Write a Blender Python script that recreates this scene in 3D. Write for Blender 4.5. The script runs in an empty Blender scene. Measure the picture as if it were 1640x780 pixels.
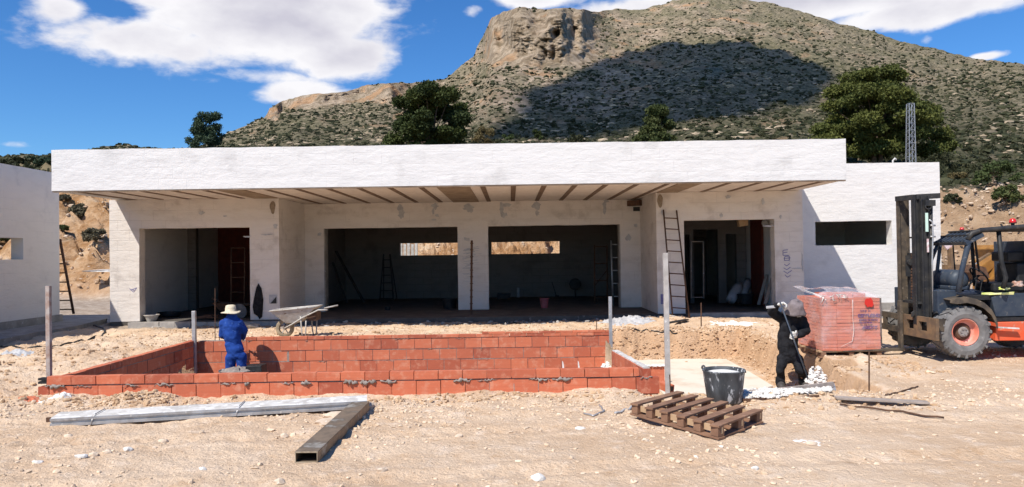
import bpy, bmesh, math, random
import numpy as np
from mathutils import Vector, Matrix, Euler

sc = bpy.context.scene
COL = sc.collection
R_ = math.radians

# ------------------------------------------------------------------ camera
F = 1184.0                      # focal length in pixels of a 1640 x 780 frame
CAM = Vector((0.0, 0.0, 1.85))
cd = bpy.data.cameras.new('camera'); cam = bpy.data.objects.new('camera', cd); COL.objects.link(cam)
cd.sensor_fit = 'HORIZONTAL'; cd.sensor_width = 36.0; cd.lens = F/1640*36
cd.clip_start = 0.1; cd.clip_end = 6000
CROT = Matrix.Rotation(R_(-0.12), 3, 'Z') @ Matrix.Rotation(R_(90+0.77), 3, 'X') @ Matrix.Rotation(R_(-0.83), 3, 'Z')
cam.matrix_world = Matrix.Translation(CAM) @ CROT.to_4x4()
sc.camera = cam

# ------------------------------------------------------------------ sun, sky, exposure
SUN = Vector((0.51, 0.63, -1.0)).normalized()      # direction the light travels
SUN_EL = math.asin(-SUN.z)
sun_d = bpy.data.lights.new('sun', 'SUN'); sun_d.energy = 4.2; sun_d.angle = R_(0.53); sun_d.color = (1.0, 0.95, 0.88)
sun = bpy.data.objects.new('sun', sun_d); COL.objects.link(sun)
sun.rotation_euler = SUN.to_track_quat('-Z', 'Y').to_euler(); sun.location = (-20, -25, 40)
sc.view_settings.view_transform = 'Standard'; sc.view_settings.look = 'None'
sc.view_settings.gamma = 1.0; sc.view_settings.exposure = 0.50

world = bpy.data.worlds.new('World'); sc.world = world; world.use_nodes = True
def build_world():
    nt = world.node_tree; N = nt.nodes; L = nt.links
    N.clear()
    out = N.new('ShaderNodeOutputWorld')
    sky = N.new('ShaderNodeTexSky'); sky.sky_type = 'NISHITA'; sky.sun_disc = False
    sky.sun_elevation = SUN_EL
    sky.sun_rotation = math.atan2(-SUN.x, -SUN.y)      # azimuth from +Y towards +X
    sky.altitude = 400; sky.air_density = 1.0; sky.dust_density = 0.3; sky.ozone_density = 2.5
    hs = N.new('ShaderNodeHueSaturation'); hs.inputs['Saturation'].default_value = 1.22
    L.new(sky.outputs[0], hs.inputs['Color'])
    b1 = N.new('ShaderNodeBackground'); b1.inputs[1].default_value = SKY_STRENGTH
    tn = N.new('ShaderNodeMixRGB'); tn.blend_type = 'MULTIPLY'; tn.inputs[0].default_value = 1; tn.inputs[2].default_value = (.52, .77, 1.02, 1); L.new(hs.outputs[0], tn.inputs[1]); L.new(tn.outputs[0], b1.inputs[0])
    tc = N.new('ShaderNodeTexCoord'); sp = N.new('ShaderNodeSeparateXYZ'); L.new(tc.outputs['Generated'], sp.inputs[0])
    def M(op, a, b=None, c=None, clamp=False):
        m = N.new('ShaderNodeMath'); m.operation = op; m.use_clamp = clamp
        for i, v in enumerate((a, b, c)):
            if v is None: continue
            if isinstance(v, (int, float)): m.inputs[i].default_value = v
            else: L.new(v, m.inputs[i])
        return m.outputs[0]
    az = M('ARCTAN2', sp.outputs[0], sp.outputs[1]); el = M('ARCSINE', sp.outputs[2])
    cb = N.new('ShaderNodeCombineXYZ'); L.new(az, cb.inputs[0]); L.new(M('MULTIPLY', el, 2.0), cb.inputs[1])
    def noise(scale, det, rough, dist=0.0, off=0.0):
        n = N.new('ShaderNodeTexNoise'); n.inputs['Scale'].default_value = scale; n.inputs['Detail'].default_value = det
        n.inputs['Roughness'].default_value = rough; n.inputs['Distortion'].default_value = dist
        mp = N.new('ShaderNodeMapping'); mp.inputs['Location'].default_value = (off, off*.7, 0)
        L.new(cb.outputs[0], mp.inputs[0]); L.new(mp.outputs[0], n.inputs['Vector']); return n.outputs['Fac']
    n1 = noise(7.0, 7, 0.55, 0.3); n2 = noise(22.0, 6, 0.6, 0.2, 3.1)
    # cloud banks: centre azimuth, centre elevation, half widths, weight
    def ang(px, py):
        v = CROT @ Vector(((px-820)/F, -(py-390)/F, -1)); v.normalize()
        return math.atan2(v.x, v.y), math.asin(v.z)
    banks = [(420, -15, 205, 70, 1.3), (430, 15, 185, 75, 1.2), (250, 68, 150, 42, .85), (540, 85, 100, 45, .9), (430, 125, 150, 22, .55), (480, 150, 85, 26, .8),
             (595, 12, 48, 30, .7), (400, -60, 260, 80, .9), (95, 12, 50, 30, .72), (345, 128, 45, 12, .5), (758, 18, 28, 14, .52), (865, -4, 80, 20, .9),
             (1310, -8, 330, 36, 1.3), (1480, 18, 160, 26, .9), (1425, 42, 50, 12, .6), (1582, 90, 30, 8, .75), (1485, 62, 12, 10, .40), (30, 232, 40, 8, .42), (690, 2, 30, 8, .5), (190, 60, 90, 40, .5)]
    tot = None
    for px, py, rx, ry, w in banks:
        a0, e0 = ang(px, py)
        dx = M('MULTIPLY', M('SUBTRACT', az, a0), F/rx); dy = M('MULTIPLY', M('SUBTRACT', el, e0), F/ry)
        r2 = M('ADD', M('MULTIPLY', dx, dx), M('MULTIPLY', dy, dy))
        g = M('MULTIPLY', M('POWER', 2.718, M('MULTIPLY', r2, -0.8)), w)
        tot = g if tot is None else M('MAXIMUM', tot, g)
    nn = M('ADD', M('MULTIPLY', n1, 0.9), M('MULTIPLY', n2, 0.45))
    dens = M('ADD', tot, M('SUBTRACT', nn, 0.68))
    mr = N.new('ShaderNodeMapRange'); mr.interpolation_type = 'SMOOTHSTEP'
    mr.inputs['From Min'].default_value = 0.36; mr.inputs['From Max'].default_value = 0.66
    L.new(dens, mr.inputs[0])
    # thicker cloud is greyer below
    mg = N.new('ShaderNodeMapRange'); mg.inputs['From Min'].default_value = 0.55; mg.inputs['From Max'].default_value = 1.35
    n3 = noise(9.0, 5, 0.5, 0.1, 7.7)
    L.new(M('ADD', dens, M('MULTIPLY', M('SUBTRACT', n3, 0.5), 1.2)), mg.inputs[0])
    cr = N.new('ShaderNodeMixRGB'); cr.inputs[1].default_value = (0.93, 0.92, 0.95, 1); cr.inputs[2].default_value = (0.60, 0.59, 0.68, 1)
    L.new(mg.outputs[0], cr.inputs[0])
    b2 = N.new('ShaderNodeBackground'); b2.inputs[1].default_value = 0.74
    L.new(cr.outputs[0], b2.inputs[0])
    mx = N.new('ShaderNodeMixShader'); L.new(mr.outputs[0], mx.inputs[0]); L.new(b1.outputs[0], mx.inputs[1]); L.new(b2.outputs[0], mx.inputs[2])
    L.new(mx.outputs[0], out.inputs[0])
SKY_STRENGTH = 0.10
build_world()

# ------------------------------------------------------------------ helpers: picture point -> place in the world
def ray(px, py):
    return CROT @ Vector(((px-820)/F, -(py-390)/F, -1))
def at(px, py, Y):                                  # the point at depth Y
    r = ray(px, py); return CAM + r*(Y/r.y)
def on(px, py, z):                                  # the point on the level z
    r = ray(px, py); return CAM + r*((z-CAM.z)/r.z)
def hz(px): return 406.0 - 0.0145*(px-820)

# ------------------------------------------------------------------ noise
def _h(ix, iy, s):
    n = (ix.astype(np.int64)*374761393 + iy.astype(np.int64)*668265263 + s*982451653) & 0xffffffff
    n = ((n ^ (n >> 13))*1274126177) & 0xffffffff
    return ((n ^ (n >> 16)) & 0xffff)/65535.0
def vn(x, y, s=0):
    x = np.asarray(x, float); y = np.asarray(y, float)
    ix = np.floor(x); iy = np.floor(y); fx = x-ix; fy = y-iy
    fx = fx*fx*(3-2*fx); fy = fy*fy*(3-2*fy)
    a = _h(ix, iy, s); b = _h(ix+1, iy, s); c = _h(ix, iy+1, s); d = _h(ix+1, iy+1, s)
    return (a+(b-a)*fx)*(1-fy)+(c+(d-c)*fx)*fy
def fbm(x, y, o=4, s=0, g=.5):
    t = 0; a = 1; n = 0
    for i in range(o):
        t = t+a*vn(np.asarray(x)*2**i+i*17.3, np.asarray(y)*2**i+i*9.1, s+i); n += a; a *= g
    return t/n-.5
def ss(a, b, x):
    t = np.clip((np.asarray(x, float)-a)/(b-a), 0, 1); return t*t*(3-2*t)

# ------------------------------------------------------------------ mesh builder
class MB:
    def __init__(s): s.v = []; s.f = []; s.mi = []; s.col = []; s.c = None
    def face(s, idx, mi=0):
        s.f.append(tuple(idx)); s.mi.append(mi); s.col.append(s.c)
    def add(s, vs, fs, mi=0):
        b = len(s.v); s.v += [tuple(v) for v in vs]
        for f in fs: s.face([b+i for i in f], mi)
        return s
    def box(s, x0, x1, y0, y1, z0, z1, mi=0, j=0.0):
        vs = [(x, y, z) for z in (z0, z1) for y in (y0, y1) for x in (x0, x1)]
        if j: vs = [(a+random.uniform(-j, j), b+random.uniform(-j, j), c+random.uniform(-j, j)) for a, b, c in vs]
        return s.add(vs, [(0, 2, 3, 1), (4, 5, 7, 6), (0, 1, 5, 4), (2, 6, 7, 3), (0, 4, 6, 2), (1, 3, 7, 5)], mi)
    def beam(s, p0, p1, w, h, up=(0, 0, 1), mi=0, w1=None, h1=None):
        p0 = Vector(p0); p1 = Vector(p1); d = (p1-p0).normalized(); up = Vector(up)
        if abs(d.dot(up)) > .98: up = Vector((0, 1, 0))
        sx = d.cross(up).normalized(); u = sx.cross(d).normalized()
        w1 = w if w1 is None else w1; h1 = h if h1 is None else h1
        vs = [p0+sx*a*w/2+u*b*h/2 for a, b in ((-1, -1), (1, -1), (1, 1), (-1, 1))]+[p1+sx*a*w1/2+u*b*h1/2 for a, b in ((-1, -1), (1, -1), (1, 1), (-1, 1))]
        return s.add(vs, [(0, 3, 2, 1), (4, 5, 6, 7), (0, 1, 5, 4), (1, 2, 6, 5), (2, 3, 7, 6), (3, 0, 4, 7)], mi)
    def tube(s, pts, r, n=8, mi=0, cap=True):
        pts = [Vector(p) for p in pts]; m = len(pts)
        rs = r if isinstance(r, (list, tuple)) else [r]*m
        rings = []; prev = None
        for i, p in enumerate(pts):
            d = (pts[min(i+1, m-1)]-pts[max(i-1, 0)]).normalized()
            if prev is None:
                a = Vector((0, 0, 1)) if abs(d.z) < .9 else Vector((1, 0, 0)); a = (a-d*a.dot(d)).normalized()
            else:
                a = (prev-d*prev.dot(d)).normalized()
            prev = a; b = d.cross(a)
            rings.append([p+(a*math.cos(2*math.pi*k/n)+b*math.sin(2*math.pi*k/n))*rs[i] for k in range(n)])
        fs = []
        for i in range(m-1):
            for k in range(n):
                fs.append((i*n+k, i*n+(k+1) % n, (i+1)*n+(k+1) % n, (i+1)*n+k))
        if cap: fs += [tuple(range(n-1, -1, -1)), tuple(range((m-1)*n, m*n))]
        return s.add([v for r_ in rings for v in r_], fs, mi)
    def lathe(s, prof, c=(0, 0, 0), n=24, axis='z', mi=0, sy=1.0, cap=(True, True)):
        vs = []
        for r, h in prof:
            for k in range(n):
                a = 2*math.pi*k/n; x, y = r*math.cos(a), r*math.sin(a)*sy
                p = (x, y, h) if axis == 'z' else ((x, h, y) if axis == 'y' else (h, x, y))
                vs.append((p[0]+c[0], p[1]+c[1], p[2]+c[2]))
        fs = []
        m = len(prof)
        for i in range(m-1):
            for k in range(n): fs.append((i*n+k, i*n+(k+1) % n, (i+1)*n+(k+1) % n, (i+1)*n+k))
        if cap[0]: fs.append(tuple(range(n-1, -1, -1)))
        if cap[1]: fs.append(tuple(range((m-1)*n, m*n)))
        return s.add(vs, fs, mi)
    def prism(s, poly, y0, y1, axis='y', mi=0):
        n = len(poly)
        if axis == 'y': vs = [(a, y0, b) for a, b in poly]+[(a, y1, b) for a, b in poly]
        elif axis == 'z': vs = [(a, b, y0) for a, b in poly]+[(a, b, y1) for a, b in poly]
        else: vs = [(y0, a, b) for a, b in poly]+[(y1, a, b) for a, b in poly]
        return s.add(vs, [tuple(range(n)), tuple(range(2*n-1, n-1, -1))]+[(i, i+n, (i+1) % n+n, (i+1) % n) for i in range(n)], mi)
    def build(s, name, mats, parent=None, smooth=False, bevel=0, world=True, fixn=True):
        me = bpy.data.meshes.new(name)
        o = Vector((0, 0, 0))
        if parent is not None and world:
            q = parent
            while q is not None: o += q.location; q = q.parent
        me.from_pydata([(v[0]-o.x, v[1]-o.y, v[2]-o.z) for v in s.v], [], s.f)
        if not isinstance(mats, (list, tuple)): mats = [mats]
        for m in mats: me.materials.append(m)
        if len(mats) > 1: me.polygons.foreach_set('material_index', s.mi)
        if any(c is not None for c in s.col):
            at_ = me.color_attributes.new('tint', 'FLOAT_COLOR', 'CORNER')
            arr = []
            for p, c in zip(me.polygons, s.col):
                c = c if c is not None else 0.5
                arr += [c, c, c, 1.0]*p.loop_total
            at_.data.foreach_set('color', arr)
        if fixn and len(s.f) < 60000:
            bm = bmesh.new(); bm.from_mesh(me); bmesh.ops.recalc_face_normals(bm, faces=bm.faces); bm.to_mesh(me); bm.free()
        if smooth: me.polygons.foreach_set('use_smooth', [True]*len(me.polygons))
        me.update()
        ob = bpy.data.objects.new(name, me); COL.objects.link(ob)
        if parent is not None: ob.parent = parent
        if bevel:
            b = ob.modifiers.new('bevel', 'BEVEL'); b.width = bevel; b.segments = 2; b.limit_method = 'ANGLE'; b.angle_limit = R_(40)
        return ob
def npmesh(name, V, Fq, mats, parent=None, smooth=True, colors=None, mi=None):
    me = bpy.data.meshes.new(name); V = np.asarray(V, np.float32); Fq = np.asarray(Fq, np.int32)
    k = Fq.shape[1]
    me.vertices.add(len(V)); me.vertices.foreach_set('co', V.ravel())
    me.loops.add(Fq.size); me.loops.foreach_set('vertex_index', Fq.ravel())
    me.polygons.add(len(Fq)); me.polygons.foreach_set('loop_start', np.arange(0, Fq.size, k, dtype=np.int32))
    try: me.polygons.foreach_set('loop_total', np.full(len(Fq), k, np.int32))
    except Exception: pass
    if not isinstance(mats, (list, tuple)): mats = [mats]
    for m in mats: me.materials.append(m)
    if mi is not None: me.polygons.foreach_set('material_index', np.asarray(mi, np.int32))
    me.polygons.foreach_set('use_smooth', np.full(len(Fq), smooth))
    me.update(calc_edges=True); me.validate()
    if colors is not None:
        for nm, c in colors.items():
            a = me.attributes.new(nm, 'FLOAT', 'POINT'); a.data.foreach_set('value', np.asarray(c, np.float32))
    ob = bpy.data.objects.new(name, me); COL.objects.link(ob)
    if parent is not None: ob.parent = parent
    return ob
def tag(o, label=None, cat=None, group=None, kind=None):
    if label: o['label'] = label
    if cat: o['category'] = cat
    if group: o['group'] = group
    if kind: o['kind'] = kind
    return o
def thing(name, label, cat, loc=(0, 0, 0), group=None):
    o = bpy.data.objects.new(name, None); o.empty_display_size = .2; COL.objects.link(o); o.location = loc
    return tag(o, label, cat, group)
def dup(root, loc, label, rot=None, scale=None):
    r = root.copy(); COL.objects.link(r); r.location = loc; r['label'] = label
    if rot is not None: r.rotation_euler = rot
    if scale is not None: r.scale = scale
    for ch in list(root.children):
        c = ch.copy(); COL.objects.link(c); c.parent = r
        for g in list(ch.children):
            d = g.copy(); COL.objects.link(d); d.parent = c
    return r

# ------------------------------------------------------------------ materials
def lin(c): return tuple(c)+(1,) if len(c) == 3 else c
class NT:
    def __init__(s, name):
        s.m = bpy.data.materials.new(name); s.m.use_nodes = True; s.t = s.m.node_tree; s.N = s.t.nodes; s.L = s.t.links
        s.b = s.N['Principled BSDF']
    def tex(s, kind, scale, vec=None, **kw):
        n = s.N.new('ShaderNodeTex'+kind)
        if 'Scale' in n.inputs: n.inputs['Scale'].default_value = scale
        for k, v in kw.items():
            kk = k.replace('_', ' ')
            if kk in n.inputs: n.inputs[kk].default_value = v
            else: setattr(n, k, v)
        if vec is not None: s.L.new(vec, n.inputs['Vector'])
        return n
    def math(s, op, a, b=None, clamp=False):
        m = s.N.new('ShaderNodeMath'); m.operation = op; m.use_clamp = clamp
        for i, v in enumerate((a, b)):
            if v is None: continue
            if isinstance(v, (int, float)): m.inputs[i].default_value = v
            else: s.L.new(v, m.inputs[i])
        return m.outputs[0]
    def ramp(s, f, a, b, lo=0.0, hi=1.0, smooth=True):
        m = s.N.new('ShaderNodeMapRange'); m.interpolation_type = 'SMOOTHSTEP' if smooth else 'LINEAR'
        m.inputs['From Min'].default_value = a; m.inputs['From Max'].default_value = b
        m.inputs['To Min'].default_value = lo; m.inputs['To Max'].default_value = hi
        s.L.new(f, m.inputs[0]); return m.outputs[0]
    def mix(s, f, a, b, mode='MIX'):
        m = s.N.new('ShaderNodeMixRGB'); m.blend_type = mode
        for i, v in enumerate((f, a, b)):
            if isinstance(v, (int, float)): m.inputs[i].default_value = v
            elif isinstance(v, tuple): m.inputs[i].default_value = lin(v)
            else: s.L.new(v, m.inputs[i])
        return m.outputs[0]
    def pos(s, obj=False):
        if obj:
            n = s.N.new('ShaderNodeTexCoord'); return n.outputs['Object']
        n = s.N.new('ShaderNodeNewGeometry'); return n.outputs['Position']
    def mapv(s, vec, scale=(1, 1, 1), loc=(0, 0, 0), rot=(0, 0, 0)):
        m = s.N.new('ShaderNodeMapping'); m.inputs['Scale'].default_value = scale; m.inputs['Location'].default_value = loc; m.inputs['Rotation'].default_value = rot
        s.L.new(vec, m.inputs[0]); return m.outputs[0]
    def attr(s, name, fac=True):
        a = s.N.new('ShaderNodeAttribute'); a.attribute_name = name; return a.outputs['Fac'] if fac else a.outputs['Color']
    def bump(s, h, strength=.5, dist=.02, prev=None):
        b = s.N.new('ShaderNodeBump'); b.inputs['Strength'].default_value = strength; b.inputs['Distance'].default_value = dist
        s.L.new(h, b.inputs['Height'])
        if prev is not None: s.L.new(prev, b.inputs['Normal'])
        s.L.new(b.outputs[0], s.b.inputs['Normal']); return b.outputs[0]
    def col(s, c):
        if isinstance(c, tuple): s.b.inputs['Base Color'].default_value = lin(c)
        else: s.L.new(c, s.b.inputs['Base Color'])
    def set(s, rough=.8, metal=0.0, spec=None):
        s.b.inputs['Roughness'].default_value = rough; s.b.inputs['Metallic'].default_value = metal
        if spec is not None: s.b.inputs['Specular IOR Level'].default_value = spec
        return s.m
def pmat(name, c1, c2=None, scale=6, rough=.8, metal=0.0, bump=.25, bscale=40, dist=.004, lo=.35, hi=.65, c3=None, s3=30, a3=.62, b3=.7, stretch=(1, 1, 1), spec=.3):
    t = NT(name); p = t.mapv(t.pos(True), stretch)
    c = c1
    if c2 is not None:
        n = t.tex('Noise', scale, p, Detail=6.0, Roughness=.6); c = t.mix(t.ramp(n.outputs['Fac'], lo, hi), c1, c2)
    if c3 is not None:
        n = t.tex('Noise', s3, p, Detail=4.0, Roughness=.6); c = t.mix(t.ramp(n.outputs['Fac'], a3, b3), c, c3)
    t.col(c)
    if bump:
        n = t.tex('Noise', bscale, p, Detail=5.0, Roughness=.6); t.bump(n.outputs['Fac'], bump, dist)
    return t.set(rough, metal, spec)

def wall_mat(name, base, dirt, patch, amt=.5, line=.35):
    """white rendered wall: trowelled coats, faint courses, smears"""
    t = NT(name); p = t.pos()
    sp = t.N.new('ShaderNodeSeparateXYZ'); t.L.new(p, sp.inputs[0])
    cb = t.N.new('ShaderNodeCombineXYZ'); t.L.new(t.math('ADD', sp.outputs[0], sp.outputs[1]), cb.inputs[0]); t.L.new(sp.outputs[2], cb.inputs[1])
    uv = cb.outputs[0]
    nd = t.tex('Noise', 2.2, p, Detail=5.0, Roughness=.6)
    off = t.N.new('ShaderNodeVectorMath'); off.operation = 'MULTIPLY_ADD'; t.L.new(nd.outputs['Color'], off.inputs[0]); off.inputs[1].default_value = (.06, .05, 0); t.L.new(uv, off.inputs[2])
    br = t.tex('Brick', 1.0, off.outputs[0]); br.inputs['Brick Width'].default_value = .62; br.inputs['Row Height'].default_value = .26
    br.inputs['Mortar Size'].default_value = .012; br.inputs['Mortar Smooth'].default_value = .8
    br.inputs['Color1'].default_value = (1, 1, 1, 1); br.inputs['Color2'].default_value = (1, 1, 1, 1); br.inputs['Mortar'].default_value = (.0, .0, .0, 1)
    gate = t.tex('Noise', .9, p, Detail=3.0)
    st = t.tex('Noise', 2.4, t.mapv(uv, (.6, 1.7, 1)), Detail=7.0, Roughness=.65)
    bl = t.tex('Noise', 1.1, p, Detail=7.0, Roughness=.62)
    fine = t.tex('Noise', 8, t.mapv(uv, (.8, 1.3, 1)), Detail=6.0, Roughness=.7)
    c = t.mix(t.math('MULTIPLY', t.ramp(st.outputs['Fac'], .45, .75), amt), base, dirt)
    c = t.mix(t.math('MULTIPLY', t.ramp(bl.outputs['Fac'], .54, .68), amt*.8), c, patch)
    big = t.tex('Noise', .45, t.mapv(uv, (1, 2.2, 1)), Detail=8.0, Roughness=.7, Distortion=1.0); c = t.mix(t.math('MULTIPLY', t.ramp(big.outputs['Fac'], .55, .66), amt*.55), c, dirt)
    c = t.mix(t.math('MULTIPLY', t.ramp(fine.outputs['Fac'], .60, .74), amt*.7), c, patch)
    ml = t.math('MULTIPLY', t.math('SUBTRACT', 1.0, br.outputs['Fac']), 1.0)
    ml = t.math('MULTIPLY', t.math('MULTIPLY', br.outputs['Fac'], t.ramp(gate.outputs['Fac'], .42, .6)), line)
    c = t.mix(ml, c, patch)
    t.col(c)
    h = t.math('ADD', t.math('MULTIPLY', st.outputs['Fac'], .9), t.math('MULTIPLY', fine.outputs['Fac'], .45))
    h = t.math('SUBTRACT', h, t.math('MULTIPLY', ml, .6))
    t.bump(h, .55, .045)
    return t.set(.9, 0, .2)

M = {}
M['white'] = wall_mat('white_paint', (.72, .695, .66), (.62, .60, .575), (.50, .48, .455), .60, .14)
M['bay'] = wall_mat('shaded_bay_wall', (.69, .635, .575), (.58, .52, .46), (.43, .375, .33), .75, .26)  # same white wall, tinted darker and warmer for the overhang's shade
M['shadewall'] = wall_mat('shaded_wall', (.72, .68, .63), (.63, .595, .55), (.48, .46, .45), .5, .18)  # copy of the white wall with the tone of shade mixed in
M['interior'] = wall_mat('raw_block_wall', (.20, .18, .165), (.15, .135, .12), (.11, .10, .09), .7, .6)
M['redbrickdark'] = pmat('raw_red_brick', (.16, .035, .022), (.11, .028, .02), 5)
M['concrete'] = pmat('concrete', (.36, .33, .29), (.25, .23, .205), 3, .92, bump=.6, bscale=30, dist=.01, c3=(.48, .46, .43), s3=9)
M['block'] = pmat('concrete_block', (.42, .39, .35), (.30, .28, .26), 4, .92, bump=.6, bscale=45, dist=.01)
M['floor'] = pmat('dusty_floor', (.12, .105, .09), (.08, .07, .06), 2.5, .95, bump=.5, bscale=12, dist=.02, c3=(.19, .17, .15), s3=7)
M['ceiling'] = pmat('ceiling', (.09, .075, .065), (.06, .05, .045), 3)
M['panel'] = pmat('soffit_block', (.76, .69, .62), (.68, .60, .53), 7, .9, bump=.5, bscale=60, c3=(.74, .68, .62), s3=20)
M['joist'] = pmat('soffit_joist', (.22, .155, .11), (.15, .10, .07), 6, .9, bump=.5, bscale=40)
M['beambrown'] = pmat('soffit_beam', (.34, .26, .185), (.24, .175, .12), 3, .9, bump=.5, bscale=20, c3=(.42, .35, .27), s3=9)
M['mortar'] = pmat('mortar', (.32, .275, .24), (.20, .17, .145), 12, .95, bump=.9, bscale=60, dist=.01)
M['mortarbrown'] = pmat('mortar_patch', (.30, .235, .17), (.22, .17, .12), 12, .95, bump=.9, bscale=30, dist=.01)
M['greypatch'] = pmat('grey_filler', (.37, .365, .37), (.48, .475, .47), 9, .95, bump=.6, bscale=30)
M['steel'] = pmat('galvanised_steel', (.50, .50, .50), (.38, .37, .36), 8, .45, .6, bump=.1, c3=(.62, .60, .56), s3=14)
M['rust'] = pmat('rusty_steel', (.14, .075, .045), (.08, .045, .03), 14, .8, .2, bump=.4, bscale=80)
M['darkmetal'] = pmat('dark_painted_metal', (.028, .029, .032), (.055, .052, .048), 7, .55, .3, bump=.15, c3=(.10, .085, .07), s3=16)
M['dirtymetal'] = pmat('dirty_brown_metal', (.15, .115, .08), (.075, .062, .05), 6, .75, .3, bump=.4, c3=(.24, .19, .14), s3=18)
M['rustplate'] = pmat('rusty_plate', (.24, .15, .08), (.15, .10, .065), 7, .8, .2, bump=.4, bscale=50)
M['bluegrey'] = pmat('slate_blue_paint', (.032, .045, .068), (.055, .068, .085), 5, .5, .1, bump=.12, c3=(.17, .16, .145), s3=12)
M['orange'] = pmat('orange_red_paint', (.74, .10, .035), (.62, .13, .06), 4, .5, 0, bump=.1, c3=(.50, .30, .22), s3=9, a3=.58, b3=.72)
M['rim'] = pmat('faded_red_rim', (.68, .20, .13), (.72, .32, .25), 5, .6, 0, bump=.15, c3=(.40, .18, .12), s3=15)
M['rubber'] = pmat('dusty_tyre_rubber', (.13, .125, .12), (.21, .20, .19), 5, .92, 0, bump=.4, bscale=60, c3=(.28, .26, .24), s3=14)
M['black'] = pmat('black_plastic', (.015, .015, .016), (.03, .03, .03), 8, .55, bump=.1)
M['blackcloth'] = pmat('black_cloth', (.010, .010, .012), (.022, .022, .025), 12, .9, bump=.6, bscale=30, dist=.01, spec=.15)
M['greycloth'] = pmat('grey_cloth', (.17, .14, .14), (.23, .19, .19), 14, .95, bump=.5, bscale=60)
M['bluecloth'] = pmat('blue_workwear', (.012, .042, .20), (.020, .065, .28), 6, .9, bump=.8, bscale=10, dist=.02, spec=.15, c3=(.06, .12, .33), s3=16)
M['glove'] = pmat('white_glove', (.62, .60, .56), (.50, .48, .44), 20, .9)
M['skin'] = pmat('skin', (.30, .16, .10), (.25, .13, .085), 9, .6, bump=.1)
M['hat'] = pmat('cream_straw', (.70, .60, .44), (.58, .48, .33), 30, .9, bump=.7, bscale=90)
M['boot'] = pmat('dusty_boot', (.09, .08, .075), (.05, .045, .04), 10, .85)
M['wood'] = pmat('pallet_wood', (.27, .15, .09), (.185, .10, .062), 4, .85, bump=.5, bscale=30, c3=(.36, .22, .15), s3=10, stretch=(1, 1, 1))
M['woodlight'] = pmat('fresh_wood', (.50, .34, .20), (.40, .26, .15), 5, .85, bump=.3)
M['woodgrey'] = pmat('weathered_board', (.40, .33, .28), (.29, .24, .20), 6, .9, bump=.5, bscale=40, c3=(.58, .54, .50), s3=12)
M['woodpost'] = pmat('mortar_stained_post', (.30, .20, .16), (.42, .38, .35), 9, .9, bump=.5)
M['tube'] = pmat('olive_brown_steel', (.27, .20, .135), (.15, .115, .08), 5, .55, .35, bump=.3, bscale=30, c3=(.36, .33, .28), s3=5, a3=.54, b3=.68)
M['tubeend'] = pmat('worn_steel_end', (.48, .40, .29), (.24, .18, .12), 9, .6, .2)
M['precast'] = pmat('pale_precast', (.60, .575, .53), (.44, .41, .37), 5, .9, bump=.6, bscale=50, c3=(.68, .66, .62), s3=9, a3=.5, b3=.62)
M['whitepowder'] = pmat('white_plaster', (.80, .78, .74), (.70, .67, .62), 9, .95, bump=.9, bscale=25, dist=.02)
M['tub'] = pmat('splashed_black_rubber', (.035, .038, .042), (.085, .09, .095), 5, .65, bump=.3, c3=(.48, .49, .50), s3=16, a3=.54, b3=.64, stretch=(1, 1, .45))
M['barrow'] = pmat('mortar_caked_metal', (.50, .47, .42), (.38, .34, .29), 8, .9, bump=.7, bscale=30, dist=.01, c3=(.22, .15, .10), s3=14)
M['pink'] = pmat('pink_plastic', (.36, .10, .11), (.28, .075, .085), 8, .6)
M['grass'] = None
M['rock'] = pmat('pale_stone', (.66, .53, .40), (.52, .40, .29), 6, .95, bump=.6, bscale=20, dist=.01, c3=(.70, .64, .54), s3=8)
M['gravel'] = pmat('pale_gravel', (.72, .57, .41), (.58, .43, .29), 3, .95, bump=.4, bscale=30, c3=(.78, .71, .60), s3=4)
M['whitegravel'] = pmat('white_gravel', (.74, .71, .66), (.60, .56, .50), 9, .95, bump=.5)
M['redlens'] = pmat('red_beacon_lens', (.60, .02, .015), None, rough=.2, bump=0, spec=.6)
M['yellow'] = pmat('ochre_machine_paint', (.36, .17, .035), (.24, .11, .025), 5, .6, bump=.1)
M['ltgreen'] = pmat('pale_green_plate', (.55, .72, .62), None, bump=0)
M['paperwhite'] = pmat('white_sticker', (.75, .73, .72), (.55, .35, .35), 20, bump=0)
M['hivis'] = pmat('yellow_green_cloth', (.60, .72, .10), (.75, .72, .35), 8, .9)
M['sign_blue'] = pmat('blue_ink', (.16, .15, .30), (.24, .23, .36), 20, .9, bump=0)
M['ink'] = pmat('purple_ink', (.12, .035, .13), None, bump=0)

def brick_mat(name, a, b, dusty=.5):
    t = NT(name); p = t.pos()
    c = t.mix(t.attr('tint'), a, b)
    n = t.tex('Noise', 9, p, Detail=6.0, Roughness=.65)
    c = t.mix(t.math('MULTIPLY', t.ramp(n.outputs['Fac'], .48, .72), dusty), c, (.66, .34, .22))
    n2 = t.tex('Noise', 3.0, t.mapv(p, (.3, .3, 14)), Detail=4.0)
    c = t.mix(t.math('MULTIPLY', t.ramp(n2.outputs['Fac'], .45, .7), .22), c, (.34, .10, .06))
    t.col(c); n3 = t.tex('Noise', 60, p, Detail=3.0); w = t.tex('Noise', 2.0, t.mapv(p, (.5, .5, 40)), Detail=2.0)
    t.bump(t.math('ADD', n3.outputs['Fac'], w.outputs['Fac']), .35, .004)
    return t.set(.85, 0, .25)
M['brick'] = brick_mat('red_hollow_brick', (.58, .165, .082), (.36, .088, .048))
M['brickshade'] = M['brick']
M['packbrick'] = brick_mat('stacked_brick', (.60, .20, .13), (.52, .16, .10), .35)

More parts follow.
